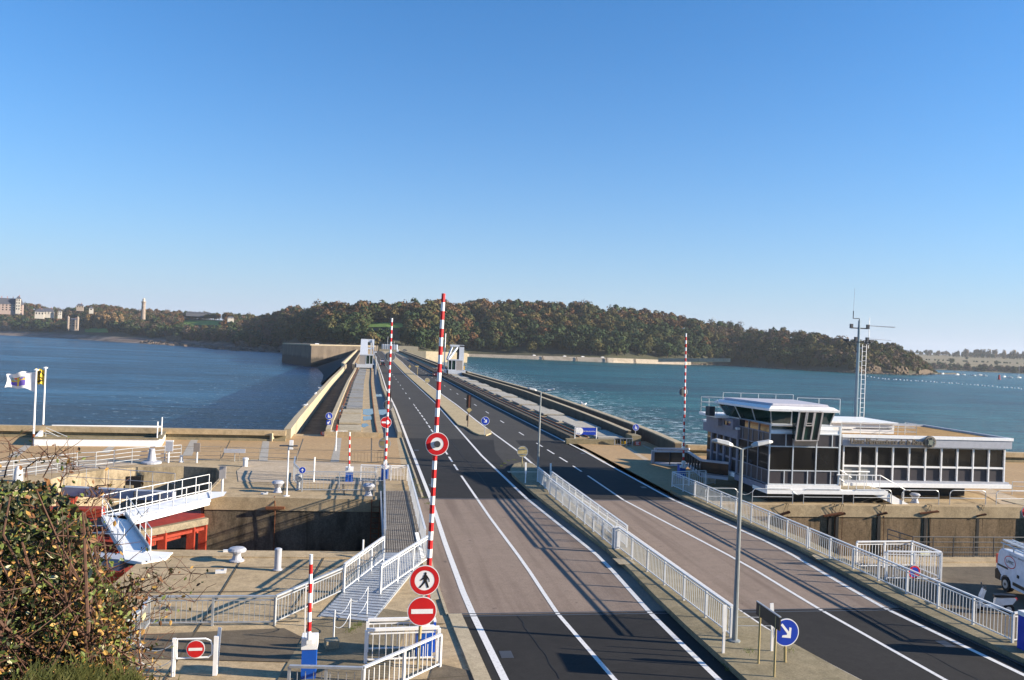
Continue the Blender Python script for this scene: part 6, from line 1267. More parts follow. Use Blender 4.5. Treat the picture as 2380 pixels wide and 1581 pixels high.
# sunken stair with white walls, its rails, stickers and posts
t = thing('stairwell', 'sunken stairwell with low white walls at the left plaza edge', 'stairwell', P(230, 1030))
A_ = [P(80, 1036), P(371, 1038), P(385, 1014), P(100, 1012)]; mb = MB(WHITE); hh2 = .62
for i in (0, 1, 2, 3): a, b_ = A_[i], A_[(i + 1) % 4]; mb.bar(a + (0, 0, hh2 / 2), b_ + (0, 0, hh2 / 2), .25, hh2)
mb.build('wall', t); mb = MB(CONC_D)
for i in (0, 1, 2): a, b_ = A_[i], A_[(i + 1) % 4]; mb.bar(a + (0, 0, hh2 + .06), b_ + (0, 0, hh2 + .06), .42, .12)
mb.build('coping', t); mb = MB(BLACK); mb.quad(*[(p[0], p[1], .012) for p in A_]); mb.build('well', t)
a, b_ = A_[3] + (.8, -.16, 0), A_[2] + (-.3, -.16, 0); mb = MB(WHITE); mb.bar(a + (0, -.1, .55), b_ + (0, -.1, .55), .05, .9); mb.build('back_wall', t)
for px in (123, 298): q = PY(px, 1016, A_[3][1] - .45); mb = MB(BLUEC); mb.box(q, (.55, .03, .42)); mb.m = WHITE; mb.box(q + (0, -.02, -.08), (.3, .01, .07)); mb.box(q + (0, -.02, .08), (.22, .01, .05)); mb.build('sticker', t)
mb = MB(GALV)
for px, py, e in ((90, 1003, (160, 1020)), (107, 994, (165, 1019)), (107, 1001, (150, 1022))): q = PY(px, py, 78); e_ = PY(*e, 78.6); mb.tube([(q[0], q[1], .1), q, e_], .03, 6)
mb.build('handrail', t)
for px, y0_, y1_, lab in ((365, 980, 1022, 'nearer'), (375, 970, 1014, 'farther')): b_ = P(px, y1_, .6); q = PY(px + 1, y0_, b_[1]); mb = MB(WHITE); mb.tube([(b_[0], b_[1], .55), (b_[0], b_[1], q[2])], .05, 6); tag(mb.build('marker_post'), 'white post at the right end of the stairwell, the %s of two' % lab, 'marker post')
def flag(label, base, top, wpx, hpx, pat, drop=0):
    b_ = P(*base); q = PY(*top, b_[1]); hh_ = q[2]; t = thing('flagpole', label, 'flag', b_); mb = MB(RUST); mb.tube([b_, b_ + (0, 0, .95)], .11, 8); mb.m = WHITE; mb.tube([b_ + (0, 0, .95), b_ + (0, 0, hh_)], .085, 10, .06); mb.lathe(b_ + np.array((0, 0, hh_)), [(.06, -.02), (.2, 0), (.2, .07), (.08, .12)], 10); mb.build('pole', t)
    W, H_ = wpx * b_[1] / F, hpx * b_[1] / F; nx, nz = 26, 18; v = []
    for i in range(nx + 1):
        for j in range(nz + 1):
            f, g_ = i / nx, j / nz; v.append((b_[0] - .06 - W * f * (1 - .06 * math.sin(g_ * 3)), b_[1] + .22 * f * math.sin(f * 9 + g_ * 1.5), hh_ - .12 - H_ * g_ * (1 - .34 * f * (1 if drop else .2)) - drop * f * f - .07 * math.sin(f * 11 + g_)))
    mb = MB()
    by = {}
    for i in range(nx):
        for j in range(nz): by.setdefault(pat((i + .5) / nx, (j + .5) / nz), []).append((i * (nz + 1) + j, (i + 1) * (nz + 1) + j, (i + 1) * (nz + 1) + j + 1, i * (nz + 1) + j + 1))
    o_ = None
    me = bpy.data.meshes.new('flag_cloth'); fl = [f for k in by.values() for f in k]; me.from_pydata([tuple(np.array(p) - b_) for p in v], [], fl); mi = []
    for k, (m, f) in enumerate(by.items()): me.materials.append(FM[m]); mi += [k] * len(f)
    me.polygons.foreach_set('material_index', mi); me.update(); o = bpy.data.objects.new('flag_cloth', me); COL.objects.link(o); o.parent = t
FM = {'w': plain('white_cloth', (.75, .74, .74), .8), 'p': plain('violet_cloth', (.16, .11, .45), .8), 'y': plain('yellow_cloth', (.72, .50, .04), .8), 'r': plain('red_cloth', (.6, .08, .03), .8), 'g': plain('grey_green_cloth', (.35, .42, .36), .8), 'k': plain('black_cloth', (.015, .015, .012), .8)}
def pat1(f, g):
    if .36 < f < .88 and .26 < g < .86:
        if abs(g - .5 - (f - .6) * .25) < .04 or abs(f - .62) < .03: return 'y'
        if (f - .66) ** 2 + (g - .32) ** 2 * 1.4 < .012: return 'r'
        return 'p' if g > .45 - (.62 - f) * .4 or f < .5 and g > .36 else 'g'
    return 'w'
def pat2(f, g):
    body = (abs(f - .55) < .14 + .05 * math.sin(g * 9) and .12 < g < .9) or (abs(g - .2 - .3 * abs(f - .5)) < .05 and f < .75) or (abs(g - .55 + .3 * (f - .5)) < .05 and .2 < f < .8) or (abs(g - .8 - .2 * (f - .5)) < .05 and .15 < f < .9)
    return 'k' if body else 'y'
flag('white flag with coloured emblem blowing left from the nearer flagpole', (77, 1035), (84.5, 861), 58, 41, pat1, .35); flag('yellow flag with black beast on the farther flagpole, folded close', (99, 1011), (107, 856), 19, 33, pat2)
# ================================================================== LOCK GATE AND WHITE GANGWAY
t = thing('gangway', 'white V shaped gangway over the lock gate left of the chamber', 'walkway', P(270, 1210))
Dk = lambda l, z=.1: [P(x, y, z) for x, y in l]
mb = MB(WHITE)
for q in ([(238, 1198), (301, 1209), (488, 1162), (485, 1143)], [(236, 1198), (292, 1198), (349, 1282), (287, 1284)]):
    p = Dk(q); mb.add(p + [x - (0, 0, .3) for x in p], [(0, 1, 2, 3), (7, 6, 5, 4), (0, 4, 5, 1), (1, 5, 6, 2), (2, 6, 7, 3), (3, 7, 4, 0)])
p = Dk([(484, 1143), (489, 1160), (520, 1153), (527, 1143)], .14); mb.quad(*p); p = Dk([(285, 1284), (350, 1281), (402, 1284), (386, 1298), (330, 1307), (290, 1300)], .06); mb.add(p + [x - (0, 0, .14) for x in p], [(0, 1, 2, 3, 4, 5)[::-1], (6, 7, 8, 9, 10, 11)] + [(i, (i + 1) % 6, 6 + (i + 1) % 6, 6 + i) for i in range(6)]); mb.build('deck', t)
def grail(pl, n):
    pl = [np.array(p) for p in pl]; mb = MB(RAILW)
    for a, b_ in zip(pl, pl[1:]):
        mb.tube([a + (0, 0, 1.05), b_ + (0, 0, 1.05)], .022, 6); mb.tube([a + (0, 0, .55), b_ + (0, 0, .55)], .014, 5); mb.tube([a + (0, 0, .1), b_ + (0, 0, .1)], .03, 5)
        for k in range(n + 1): q = a + (b_ - a) * k / n; mb.bar(q - (0, 0, .1), q + (0, 0, 1.05), .036, upv=tuple(b_ - a))
    mb.build('handrail', t)
grail(Dk([(237, 1197), (485, 1142)]), 7); grail(Dk([(302, 1208), (489, 1163)]), 6); grail(Dk([(237, 1199), (287, 1285)]), 4); grail(Dk([(293, 1199), (350, 1284)]), 5)
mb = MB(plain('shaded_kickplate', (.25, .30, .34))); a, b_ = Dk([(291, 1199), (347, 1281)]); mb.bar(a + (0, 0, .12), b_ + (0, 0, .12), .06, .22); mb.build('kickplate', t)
t = thing('lock_gate', 'red painted steel sector gate below the white gangway', 'lock gate', P(380, 1230, -7))
mb = MB(GATE_RED); z_ = -1.0; q = [P(x, y, z_) for x, y in ((312, 1214), (380, 1192), (472, 1187), (476, 1200), (345, 1234))]
mb.prism([tuple(p[:2]) for p in q], z_ - .9, z_); u0, u1 = P(330, 1237, z_), P(476, 1206, z_)
for z in (-1.5, -3.4, -5.2): mb.bar((u0[0], u0[1], z), (u1[0], u1[1], z), .5, .16)
mb.build('top_girder', t)
mb = MB(WOOD); mb.bar(u0 + (-.2, -.35, -.05), u1 + (.15, -.3, -.05), .35, .38); mb.build('timber_fender', t)
for f in (.32, .78, .98, .05): p = u0 + (u1 - u0) * f; mb = MB(GATE_RED); mb.bar((p[0], p[1] - .1, -8), (p[0], p[1] - .1, -1.1), .42, .36, upv=(0, 1, 0)); mb.build('column', t)
mb = MB(GATE_RED)
for a, b_, z in (((205, 1225), (300, 1245), -.9), ((150, 1190), (240, 1190), -.7), ((60, 1195), (180, 1185), -1.0), ((215, 1262), (288, 1268), -1.2), ((100, 1250), (260, 1250), -1.2), ((150, 1175), (165, 1145), -.8)): mb.bar(P(*a, z), P(*b_, z), .9, .5)
p = [P(x, y, -1.4) for x, y in ((250, 1306), (312, 1316), (300, 1330), (255, 1328))]; mb.prism([tuple(x[:2]) for x in p], -2, -1.4)
for px, py in ((165, 1190), (265, 1255), (215, 1215), (120, 1200)): q = P(px, py, -1); mb.bar((q[0], q[1], -8), (q[0], q[1], -.8), .35, upv=(0, 1, 0))
mb.build('rear_girder', t)
t = thing('service_beam', 'long pale grey service beam with thin rail in front of the gate recess', 'beam', P(260, 1140)); a, b_ = P(148, 1133), P(405, 1146); mb = MB(GREYP); mb.bar(a + (0, 0, -.2), b_ + (0, 0, -.2), .5, .55); mb.build('beam', t); mb = MB(DGREY)
for k in range(5): q = a + (b_ - a) * (k + .02) / 4.6; mb.bar(q + (0, -.28, -.45), q + (0, -.28, .05), .28, .06, upv=(1, 0, 0))
mb.build('stiffener', t); mb = MB(GALV); mb.tube([a + (-.2, 0, 0), a + (0, 0, 1.2), a + (.3, 0, 1.35), b_ + (0, 0, 1.2)], .025, 6); mb.tube([a + (0, 0, .7), b_ + (0, 0, .6)], .018, 5)
for k in range(6): q = a + (b_ - a) * k / 5; mb.tube([q, q + (0, 0, 1.3 - .02 * k)], .02, 5)
mb.build('handrail', t)
t = thing('service_beam', 'pale grey service beam by the near end of the gangway behind the bush', 'beam', P(240, 1290)); a, b_ = P(120, 1285), P(292, 1297); mb = MB(GREYP); mb.bar(a + (0, 0, -.2), b_ + (0, 0, -.2), .9, .5); mb.build('beam', t); mb = MB(GALV); mb.tube([a + (0, 0, 1.0), b_ + (0, 0, 1.0)], .025, 6); mb.tube([P(190, 1222), P(285, 1223)], .03, 6); mb.tube([P(225, 1237), P(300, 1238)], .03, 6); mb.build('handrail', t)
t = thing('recess_wall', 'pale curved wall of the gate recess with two dark openings', 'wall', P(280, 1120, -2)); mb = MB(stony('stained_pale_wall', (.30, .24, .15), (.42, .34, .23), (.12, .095, .06), 1.2, True, 10, .8))
arc = [np.array(p) for p in REC_F]; arc2 = [arc[0]] + [arc[1] * .5 + arc[0] * .5] + list(arc[1:]); mb.sweep([(p[0], p[1], 0) for p in arc], [(-.06, -6), (.12, -6), (.12, .02), (-.06, .02)]); mb.build('wall_face', t)
for x0_, x1_, y0_, y1_ in ((230, 272, 1118, 1131), (283, 328, 1112, 1133)):
    c = PY((x0_ + x1_) / 2, y1_, 62.6); mb = MB(BLACK); a, b_ = PY(x0_, y0_, 62.5), PY(x1_, y1_, 62.5); mb.bb(a[0], 62.4, b_[2], b_[0], 63.4, a[2] + .15); o = mb.build('opening', t); mb = MB(CONC_L); mb.bb(a[0] + .3, 62.3, b_[2] - .02, b_[0] - .5, 62.75, b_[2] + .16); mb.build('sill', o)
# gate with no entry sign, bottom left
t = thing('swing_gate', 'small white swing gate with round no entry sign in the left foreground', 'gate', P(450, 1570)); g0_, g1_ = P(402, 1572), P(499, 1570); Yg = (g0_[1] + g1_[1]) / 2
for p, tp_, wd in ((g0_, 1483, .10), (g1_, 1480, .12)): h = PY(450, tp_, Yg)[2]; mb = MB(WHITE); mb.bb(p[0] - wd / 2, Yg - .04, 0, p[0] + wd / 2, Yg + .04, h); mb.build('post', t)
h = PY(508, 1462, Yg)[2]; mb = MB(WHITE); x = PY(508, 1500, Yg)[0]; mb.bar((x - .06, Yg + .1, 0), (x, Yg + .1, h), .10, .04, upv=(0, 1, 0)); mb.build('post', t)
zt_, zl = PY(450, 1485, Yg)[2], PY(450, 1530, Yg)[2]; xa_, xb_ = g0_[0] + .08, g1_[0] - .1; mb = MB(WHITE); mb.tube([(xa_, Yg, zl), (xa_, Yg, zt_), (xb_ - .2, Yg, zt_), (xb_ - .05, Yg, zt_ - .06), (xb_, Yg, zt_ - .2), (xb_, Yg, zl + .1), (xb_ - .1, Yg, zl + .02), (xa_, Yg, zl)], .028, 8); mb.build('frame', t)
disc_sign('no_entry', t, PY(454.5, 1509, Yg - .06), 19.5 * Yg / F)
def chainposts(label, bases, h, sag=.25, m=OFFW):
    t = thing('chain_fence', label, 'chain fence', P(*bases[0])); ps = [P(*b_) for b_ in bases]
    for p in ps: mb = MB(m); mb.tube([p, p + (0, 0, h)], .03, 7); mb.build('post', t)
    for a, b_ in zip(ps, ps[1:]):
        for zf in (h - .03, h * .5): mb = MB(GALV); mb.tube([a * (1 - f) + b_ * f + (0, 0, zf - sag * 4 * f * (1 - f)) for f in np.linspace(0, 1, 7)], .012, 5); mb.build('chain', t)
chainposts('three thin grey posts with a sagging chain at the ramp foot', [(775, 1490), (812, 1460), (852, 1429)], 1.02); chainposts('thin post and chain between the bush and the white swing gate', [(323, 1578), (400, 1573)], 1.0, .2)
mb = MB(CONC_L); p = P(770, 1509); mb.box((p[0], p[1] + .15, .13), (.42, .34, .26), .25); tag(mb.build('concrete_block'), 'small tan concrete block at the ramp foot', 'block')
mb = MB(CONC_L)
for px, py, s in ((1440, 1308, 1), ): p = [P(x, y, ISL + .006) for x, y in ((1424, 1298), (1462, 1295), (1478, 1310), (1440, 1312))]; mb.quad(*p)
p = [P(x, y, PVT + .006) for x, y in ((1886, 1290), (1908, 1288), (1924, 1299), (1902, 1302))]; mb.quad(*p); struct(mb, 'hatch_cover')
for (px, py), lab in zip(((513, 1332), (530, 1284), (614, 1150)), ('on the near quay below the mushroom bollard', 'just left of the mushroom bollard', 'left of the pointed bollard at the far lock edge')): p = P(px, py); mb = MB(OFFW); mb.box((p[0], p[1], .06), (.42, .18, .12), .1); mb.box((p[0] + .18, p[1], .14), (.1, .12, .06), .1); tag(mb.build('deck_cleat'), 'small pale deck cleat ' + lab, 'cleat')
# ================================================================== CRANES ON THE DAM
CRG = plain('crane_pale_grey', (.47, .50, .55), .5)
def crane(label, base, mir, tall):
    b_ = P(*base, .5); t = thing('gantry_crane', label, 'crane', b_); s = -1 if mir else 1; X_ = lambda x: b_[0] + s * x
    def bx(mb, x0, y0, z0, x1, y1, z1): mb.bb(min(X_(x0), X_(x1)), b_[1] + y0, .5 + z0, max(X_(x0), X_(x1)), b_[1] + y1, .5 + z1)
    mb = MB(CRG); bx(mb, -3.0, -.3, .35, 2.9, .2, 1.35); bx(mb, -3, -.3, .35, -2.6, 9, 1.35); bx(mb, 2.5, -.3, .35, 2.9, 9, 1.35); mb.build('chassis', t)
    for x in (-2.8, 2.7):
        for y in (.4, 8): mb = MB(DGREY); mb.tube([(X_(x) - .12, b_[1] + y, .85), (X_(x) + .12, b_[1] + y, .85)], .35, 12); mb.build('wheel', t)
    mb = MB(plain('cab_taupe', (.30, .27, .25)) if 'cab_taupe' not in bpy.data.materials else bpy.data.materials['cab_taupe']); bx(mb, -1.6, 0, 1.35, .35, 3, 4.3); mb.build('machine_room', t)
    mb = MB(GLASSG); bx(mb, .35, .05, 1.5, 2.5, 3, 4.2); cb_ = mb.build('cab', t); mb = MB(CRG)
    for x in (.35, 1.5, 2.5): bx(mb, x - .09, -.05, 1.35, x + .09, .05, 4.3)
    bx(mb, .3, -.06, 1.35, 2.6, .05, 1.55); bx(mb, -1.7, -.1, 4.2, 2.7, 3.2, 4.5); mb.build('frame', cb_)
    mb = MB(CRG)
    if tall == 'plate':
        for x0_, x1_ in ((-2.0, .5), (2.2, 2.75)): mb.add([(X_(x), b_[1] + y, .5 + z) for x, y, z in ((x0_ + .4, 0, 4.5), (x1_ + (.4 if x0_ < 0 else 0), 0, 4.5), (x1_ * .6 + .35, 6, 9.3), (x0_ + .55, 6, 9.3), (x0_ + .4, .6, 4.5), (x1_ + (.4 if x0_ < 0 else 0), .6, 4.5), (x1_ * .6 + .35, 6.6, 9.3), (x0_ + .55, 6.6, 9.3))], [(0, 1, 2, 3), (7, 6, 5, 4), (0, 4, 5, 1), (1, 5, 6, 2), (2, 6, 7, 3), (3, 7, 4, 0)])
        bx(mb, -1.5, 5.8, 8.3, 2.0, 7.2, 9.35); bx(mb, -1.5, 5.9, 1.35, -1, 7, 9); bx(mb, 1.6, 5.9, 1.35, 2.1, 7, 9); mb.build('raking_frame', t); mb = MB(CRG); bx(mb, -1, 2.6, 6.2, 2.4, 3.2, 6.6); mb.build('crossbeam', t)
    else:
        bx(mb, -2.2, 2.4, 1.35, -.8, 4.2, 8.6); mb.build('tower', t); mb = MB(CRG); bx(mb, -2.2, 2.4, 8.2, 1.9, 4.2, 8.75); mb.build('head_beam', t)
        for x0_, x1_ in ((2.5, -.5), (2.9, 1.2)): mb = MB(CRG); mb.bar((X_(x0_), b_[1] + .1, 4.9), (X_(x1_), b_[1] + 3, 8.9), .45, .5); mb.build('raking_strut', t)
        mb = MB(BLACK); bx(mb, -.78, 3.2, 4.4, -.3, 4, 7.6); mb.build('shaft', t)
        mb = MB(WHITE); mb.tube([(X_(3.2), b_[1] + 5, 2), (X_(3.2), b_[1] + 5, 12.5)], .15, 6); mb.build('aerial', t)
crane('pale grey gantry crane with raking frame on the left dam track', (847, 857), False, 'plate'); crane('pale grey gantry crane with square tower on the right dam track', (1061, 872), True, 'tower')
b_ = P(873, 873, 0); mb = MB(GALV); mb.tube([b_, b_ + (0, 0, 5.2)], .12, 6); tag(mb.build('service_post'), 'thin grey service post beside the left crane', 'post')
mb = MB(YELL); p = P(1075, 866, .9); mb.box(p + (0, 0, 1.4), (1.2, .1, 1.2)); tag(mb.build('yellow_plate'), 'yellow plate on the side of the right crane', 'sign')
# ================================================================== VEHICLES
def car_mesh(t, col, kind='car', s=1.0):
    L, W = (4.1, 1.72); 
    body = [(-2.05, .32), (-2.02, .72), (-1.9, .92), (-1.2, .98), (1.0, .93), (1.9, .80), (2.05, .62), (2.05, .32)] if kind == 'car' else [(-2.4, .35), (-2.4, 2.0), (-2.2, 2.15), (1.0, 2.15), (1.6, 1.25), (2.35, 1.0), (2.4, .35)]
    mb = MB(col); mb.xz(body, -W / 2, W / 2); mb.build('body', t)
    if kind == 'car':
        mb = MB(GLASS); v = [(-1.75, -.78, .93), (1.05, -.78, .93), (1.05, .78, .93), (-1.75, .78, .93), (-1.25, -.62, 1.42), (.25, -.62, 1.42), (.25, .62, 1.42), (-1.25, .62, 1.42)]; mb.add(v, [(0, 1, 5, 4), (1, 2, 6, 5), (2, 3, 7, 6), (3, 0, 4, 7), (4, 5, 6, 7)]); cbn = mb.build('windows', t); mb = MB(col); mb.prism([(-1.28, -.63), (.28, -.63), (.28, .63), (-1.28, .63)], 1.405, 1.45); mb.build('roof', cbn)
    else: mb = MB(GLASS); mb.quad((1.03, -.7, 2.08), (1.03, .7, 2.08), (1.58, .75, 1.3), (1.58, -.75, 1.3)); mb.build('windscreen', t)
    for x in (-1.3, 1.3):
        for y in (-.72, .72): mb = MB(RUBBER); mb.tube([(x, y - .1, .32), (x, y + .1, .32)], .32, 14); w_ = mb.build('wheel', t); mb = MB(ALU); mb.tube([(x, y - .11, .32), (x, y + .11, .32)], .18, 10); mb.build('rim', w_)
    for y in (-.6, .6): mb = MB(REDP); mb.box((-2.06, y, .72), (.05, .25, .16)); mb.build('tail_light', t); mb = MB(WHITE); mb.box((2.03, y, .64), (.06, .3, .14)); mb.build('headlight', t)
CW = plain('car_white', (.72, .73, .75), .25); CS = plain('car_silver', (.42, .45, .50), .25, .5); CB = plain('car_black', (.012, .014, .02), .2); CR = plain('car_dark_red', (.10, .012, .015), .25)
def car(label, px, py, col, rz, kind='car', pos_=None):
    p = P(px, py) if pos_ is None else pos_; t = thing('van' if kind == 'van' else 'car', label, 'van' if kind == 'van' else 'car', (0, 0, 0)); car_mesh(t, col, kind); t.location = tuple(p); t.rotation_euler = (0, 0, rz); return t
up_ = math.pi / 2 + .02
car('dark blue black car driving away in the left carriageway by the crane', 889, 851, CB, up_); car('silver car driving close ahead of the dark car by the left crane', 888, 841.5, CS, up_); car('white car far along the left carriageway approaching the dam end', 873, 820.5, CW, -up_); car('dark red car in the right carriageway partly hidden by the tallest barrier', 1013, 875, CR, up_ + math.pi); car('white van at the far end of the right carriageway', 924, 819, CW, up_, 'van'); car('dark car at the far bend beyond the white van', 941, 816, CB, .4); car('light car at the far bend beyond the gate house', 936, 815, CW, .5)
for k, (px, lab) in enumerate(((1241, 'leftmost of the four, nearest the dam'), (1312, 'second from the left'), (1354, 'third, right of the first wall stair pair'), (1400, 'rightmost of the four'))):
    q = PD(px, float(np.interp(px, [1078, 1200, 1400, 1610], [822.5, 826, 831.5, 839.5])), d0(px) + 12); car('white car parked on the far sea wall, ' + lab, 0, 0, CW, .3, 'car', q)
car('white van parked on top of the stone abutment', 0, 0, CW, .2, 'van', PD(738, 803.5, 800))
# small white van with roof rack parked at the right edge
v0, v1 = P(2337, 1374), P(2384, 1399); ax = (v1 - v0); ax /= np.linalg.norm(ax); rz = math.atan2(ax[1], ax[0]); t = thing('delivery_van', 'small white delivery van with red oval lettering and a loaded roof rack', 'van', (0, 0, 0))
VW = plain('van_white', (.56, .60, .68), .3); W = 1.66
side = [(-.72, .35), (-.80, .62), (-.78, 1.05), (-.62, 1.62), (-.45, 1.78), (1.9, 1.80), (2.2, 1.72), (2.75, 1.12), (3.15, 1.0), (3.25, .6), (3.2, .3), (.42, .28), (.36, .52), (.2, .66), (0, .70), (-.2, .66), (-.36, .52), (-.42, .35)]
mb = MB(VW); mb.xz(side, 0, W); mb.build('body', t); mb = MB(BLACK); mb.xz([(-.84, .36), (-.86, .75), (-.70, .85), (-.40, .62), (-.44, .36)], -.02, W + .02); mb.build('bumper', t); mb = MB(ORANGE); mb.bb(-.83, -.012, 1.05, -.70, .1, 1.45); mb.build('tail_light', t)
for x in (0, 2.45):
    mb = MB(RUBBER); mb.tube([(x, -.02, .31), (x, .2, .31)], .32, 18); w_ = mb.build('wheel', t); mb = MB(GALV); mb.tube([(x, -.035, .31), (x, .1, .31)], .19, 14); mb.m = DGREY; mb.tube([(x, -.045, .31), (x, .1, .31)], .07, 10); mb.build('rim', w_)
mb = MB(BLACK); mb.bb(-.68, -.02, .98, .12, .01, 1.06); mb.bb(.55, -.025, .42, 2.1, .01, .56); mb.bb(.85, -.03, .82, .98, .01, .95); mb.build('trim', t); mb = MB(GLASS); mb.quad((1.55, -.012, 1.12), (2.6, -.012, 1.12), (2.2, -.012, 1.64), (1.55, -.012, 1.64)); mb.build('side_window', t)
mb = MB(REDP); n = 36; ell = lambda a, b_: [(.28 + a * math.cos(q), 1.34 + b_ * math.sin(q)) for q in np.arange(n) * 2 * math.pi / n]; e1, e2 = ell(.43, .27), ell(.395, .235); mb.add([(x, -.012, z) for x, z in e1 + e2], [(k, (k + 1) % n, n + (k + 1) % n, n + k) for k in range(n)]); o = mb.build('logo', t)
for txt, size, x, z, wd, m in (('LAMIC', .2, .28, 1.34, .55, DGREY), ('LOCATION · SERVICES', .1, .75, 1.66, 1.1, DGREY)):
    me = text_mesh(txt, size, m, .001, 'CENTER'); xs_ = [v.co.x for v in me.vertices]; k = wd / (max(xs_) - min(xs_))
    for v in me.vertices: v.co.x *= k
    to = bpy.data.objects.new('lettering', me); COL.objects.link(to); to.parent = o; to.location = (x, -.016, z); to.rotation_euler = (math.pi / 2, 0, 0)
rk = MB(GALV)
for y in (.15, .6, 1.05, 1.5): rk.tube([(-.75, y, 1.98), (2.1, y, 2.0)], .03, 6)
for x in (-.5, .3, 1.1, 1.9): rk.bar((x, .1, 1.95), (x, 1.55, 1.95), .05); rk.bar((x, .12, 1.78), (x, .12, 1.95), .04)
rk.build('roof_rack', t); rk = MB(ALU)
for y in (.3, .7): rk.bar((-.85, y, 2.08), (2.3, y, 2.10), .06)
for k in range(11): rk.bar((-.8 + k * .3, .3, 2.08), (-.8 + k * .3, .7, 2.08), .04)
rk.build('ladder', t); t.location = tuple(v0); t.rotation_euler = (0, 0, rz)
# scooter
p0 = P(2308, 1424); t = thing('scooter', 'white and black motor scooter parked behind the right railing', 'scooter', (0, 0, 0)); SW = CW
mb = MB(SW); mb.xz([(-.55, .30), (-.62, .62), (-.50, .75), (-.34, .72), (-.30, .42), (.05, .28), (.05, .22), (-.3, .22)], -.09, .09); mb.xz([(.30, .25), (.40, .28), (.36, .80), (.20, 1.0), (.12, .98), (.22, .7)], -.14, .14); mb.build('body', t) if False else None
def sc(q): return q
mb = MB(SW); mb.xz([(.40, .42), (.75, .50), (.90, .74), (.78, .82), (.35, .74), (.25, .50)], -.13, .13); mb.xz([(-.62, .28), (-.50, .30), (-.42, .75), (-.34, 1.02), (-.46, 1.04), (-.58, .7)], -.17, .17); mb.xz([(-.5, .24), (.3, .24), (.4, .42), (.3, .32), (-.5, .30)], -.14, .14); mb.xz([(.0, .3), (.4, .42), (.35, .72), (.05, .72)], -.11, .11); mb.build('body', t)
mb = MB(BLACK); mb.xz([(-.02, .74), (.85, .82), (.88, .90), (.3, .88), (0, .84)], -.15, .15); mb.build('seat', t); mb = MB(REDP); mb.box((.91, 0, .74), (.05, .2, .08)); mb.build('tail_light', t)
for x in (-.62, .62): mb = MB(RUBBER); mb.tube([(x, -.05, .24), (x, .05, .24)], .24, 14); w_ = mb.build('wheel', t); mb = MB(ALU); mb.tube([(x, -.055, .24), (x, .055, .24)], .12, 10); mb.build('rim', w_)
mb = MB(DGREY); mb.tube([(-.40, -.32, 1.08), (-.42, 0, 1.06), (-.40, .32, 1.08)], .025, 6)
for s in (-1, 1): mb.tube([(-.40, s * .26, 1.08), (-.44, s * .32, 1.2)], .012, 5); mb.box((-.44, s * .33, 1.21), (.03, .14, .09))
mb.build('handlebar', t); t.location = tuple(p0); t.rotation_euler = (0, 0, -.45); t.scale = (.88, .88, .88)
# ================================================================== THE AUTUMN BUSH IN FRONT OF THE VIEWER
g = np.random.default_rng(11)
OUT = [(0, 1112), (60, 1095), (130, 1108), (190, 1165), (235, 1215), (250, 1262), (232, 1300), (262, 1345), (330, 1395), (350, 1430), (318, 1490), (330, 1540), (300, 1640), (-160, 1640), (-160, 1150)]
def inpoly(x, y):
    c = False; n = len(OUT)
    for i in range(n):
        (x1, y1), (x2, y2) = OUT[i], OUT[(i + 1) % n]
        if (y1 > y) != (y2 > y) and x < (x2 - x1) * (y - y1) / (y2 - y1) + x1: c = not c
    return c
bush = thing('hawthorn_bush', 'autumn bush with green and golden leaves filling the lower left foreground', 'bush', PD(60, 1640, 6.5) - np.array((0, 0, 1.2)))
def lm(name, cols):
    m, t_, b_ = nm(name); co = pos(t_); t_.links.new(ramp(t_, noise(t_, co, 14, 3), [(.25 + .5 * k / (len(cols) - 1), c) for k, c in enumerate(cols)]), b_.inputs['Base Color']); b_.inputs['Roughness'].default_value = .55; b_.inputs['Specular IOR Level'].default_value = .3
    b_.inputs['Subsurface Weight'].default_value = 0; return m
LG = lm('bush_green_leaf', [(.05, .075, .015), (.11, .14, .03), (.18, .20, .05)]); LY = lm('bush_gold_leaf', [(.22, .105, .022), (.33, .19, .045), (.40, .27, .08)]); LR = lm('bush_russet_leaf', [(.10, .04, .02), (.16, .075, .03), (.24, .12, .045)]); LP_ = lm('bush_pale_leaf', [(.38, .36, .20), (.48, .45, .28), (.5, .48, .3)])
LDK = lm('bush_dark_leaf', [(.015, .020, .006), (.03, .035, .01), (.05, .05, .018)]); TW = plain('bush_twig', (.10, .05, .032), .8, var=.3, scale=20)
tips = []; tw = MB(TW); roots = [PD(x, 1720, dd) - np.array((0, 0, .3)) for x, dd in ((-120, 6.2), (-40, 6.6), (40, 6.0), (120, 6.4), (200, 6.3), (260, 6.1), (-80, 5.6), (80, 5.4))]
def branch(a, b_, r, wob=.08, n=7):
    pts = [a * (1 - f) + b_ * f + g.normal(size=3) * wob * math.sin(f * 3.14) + np.array((0, 0, .25)) * math.sin(f * 3.14) * .5 for f in np.linspace(0, 1, n)]; tw.tube(pts, r, 5, r * .3); return pts
for k in range(190):
    while True:
        x, y = g.uniform(-150, 350), g.uniform(1090, 1640)
        if inpoly(x, y): break
    e = PD(x, y, g.uniform(5.2, 7.4)); rt_ = min(roots, key=lambda q: abs(q[0] - e[0]) + g.random() * .8); pts = branch(rt_, e, g.uniform(.010, .02), .10)
    for j in range(12): f = g.uniform(.35, 1); q = pts[int(f * 6)]; d = g.normal(size=3) * .17 + np.array((0, 0, .05)); e2 = q + d; tw.tube([q, q + d * .5 + g.normal(size=3) * .015, e2], .004, 4, .0015); tips.append((q, e2))
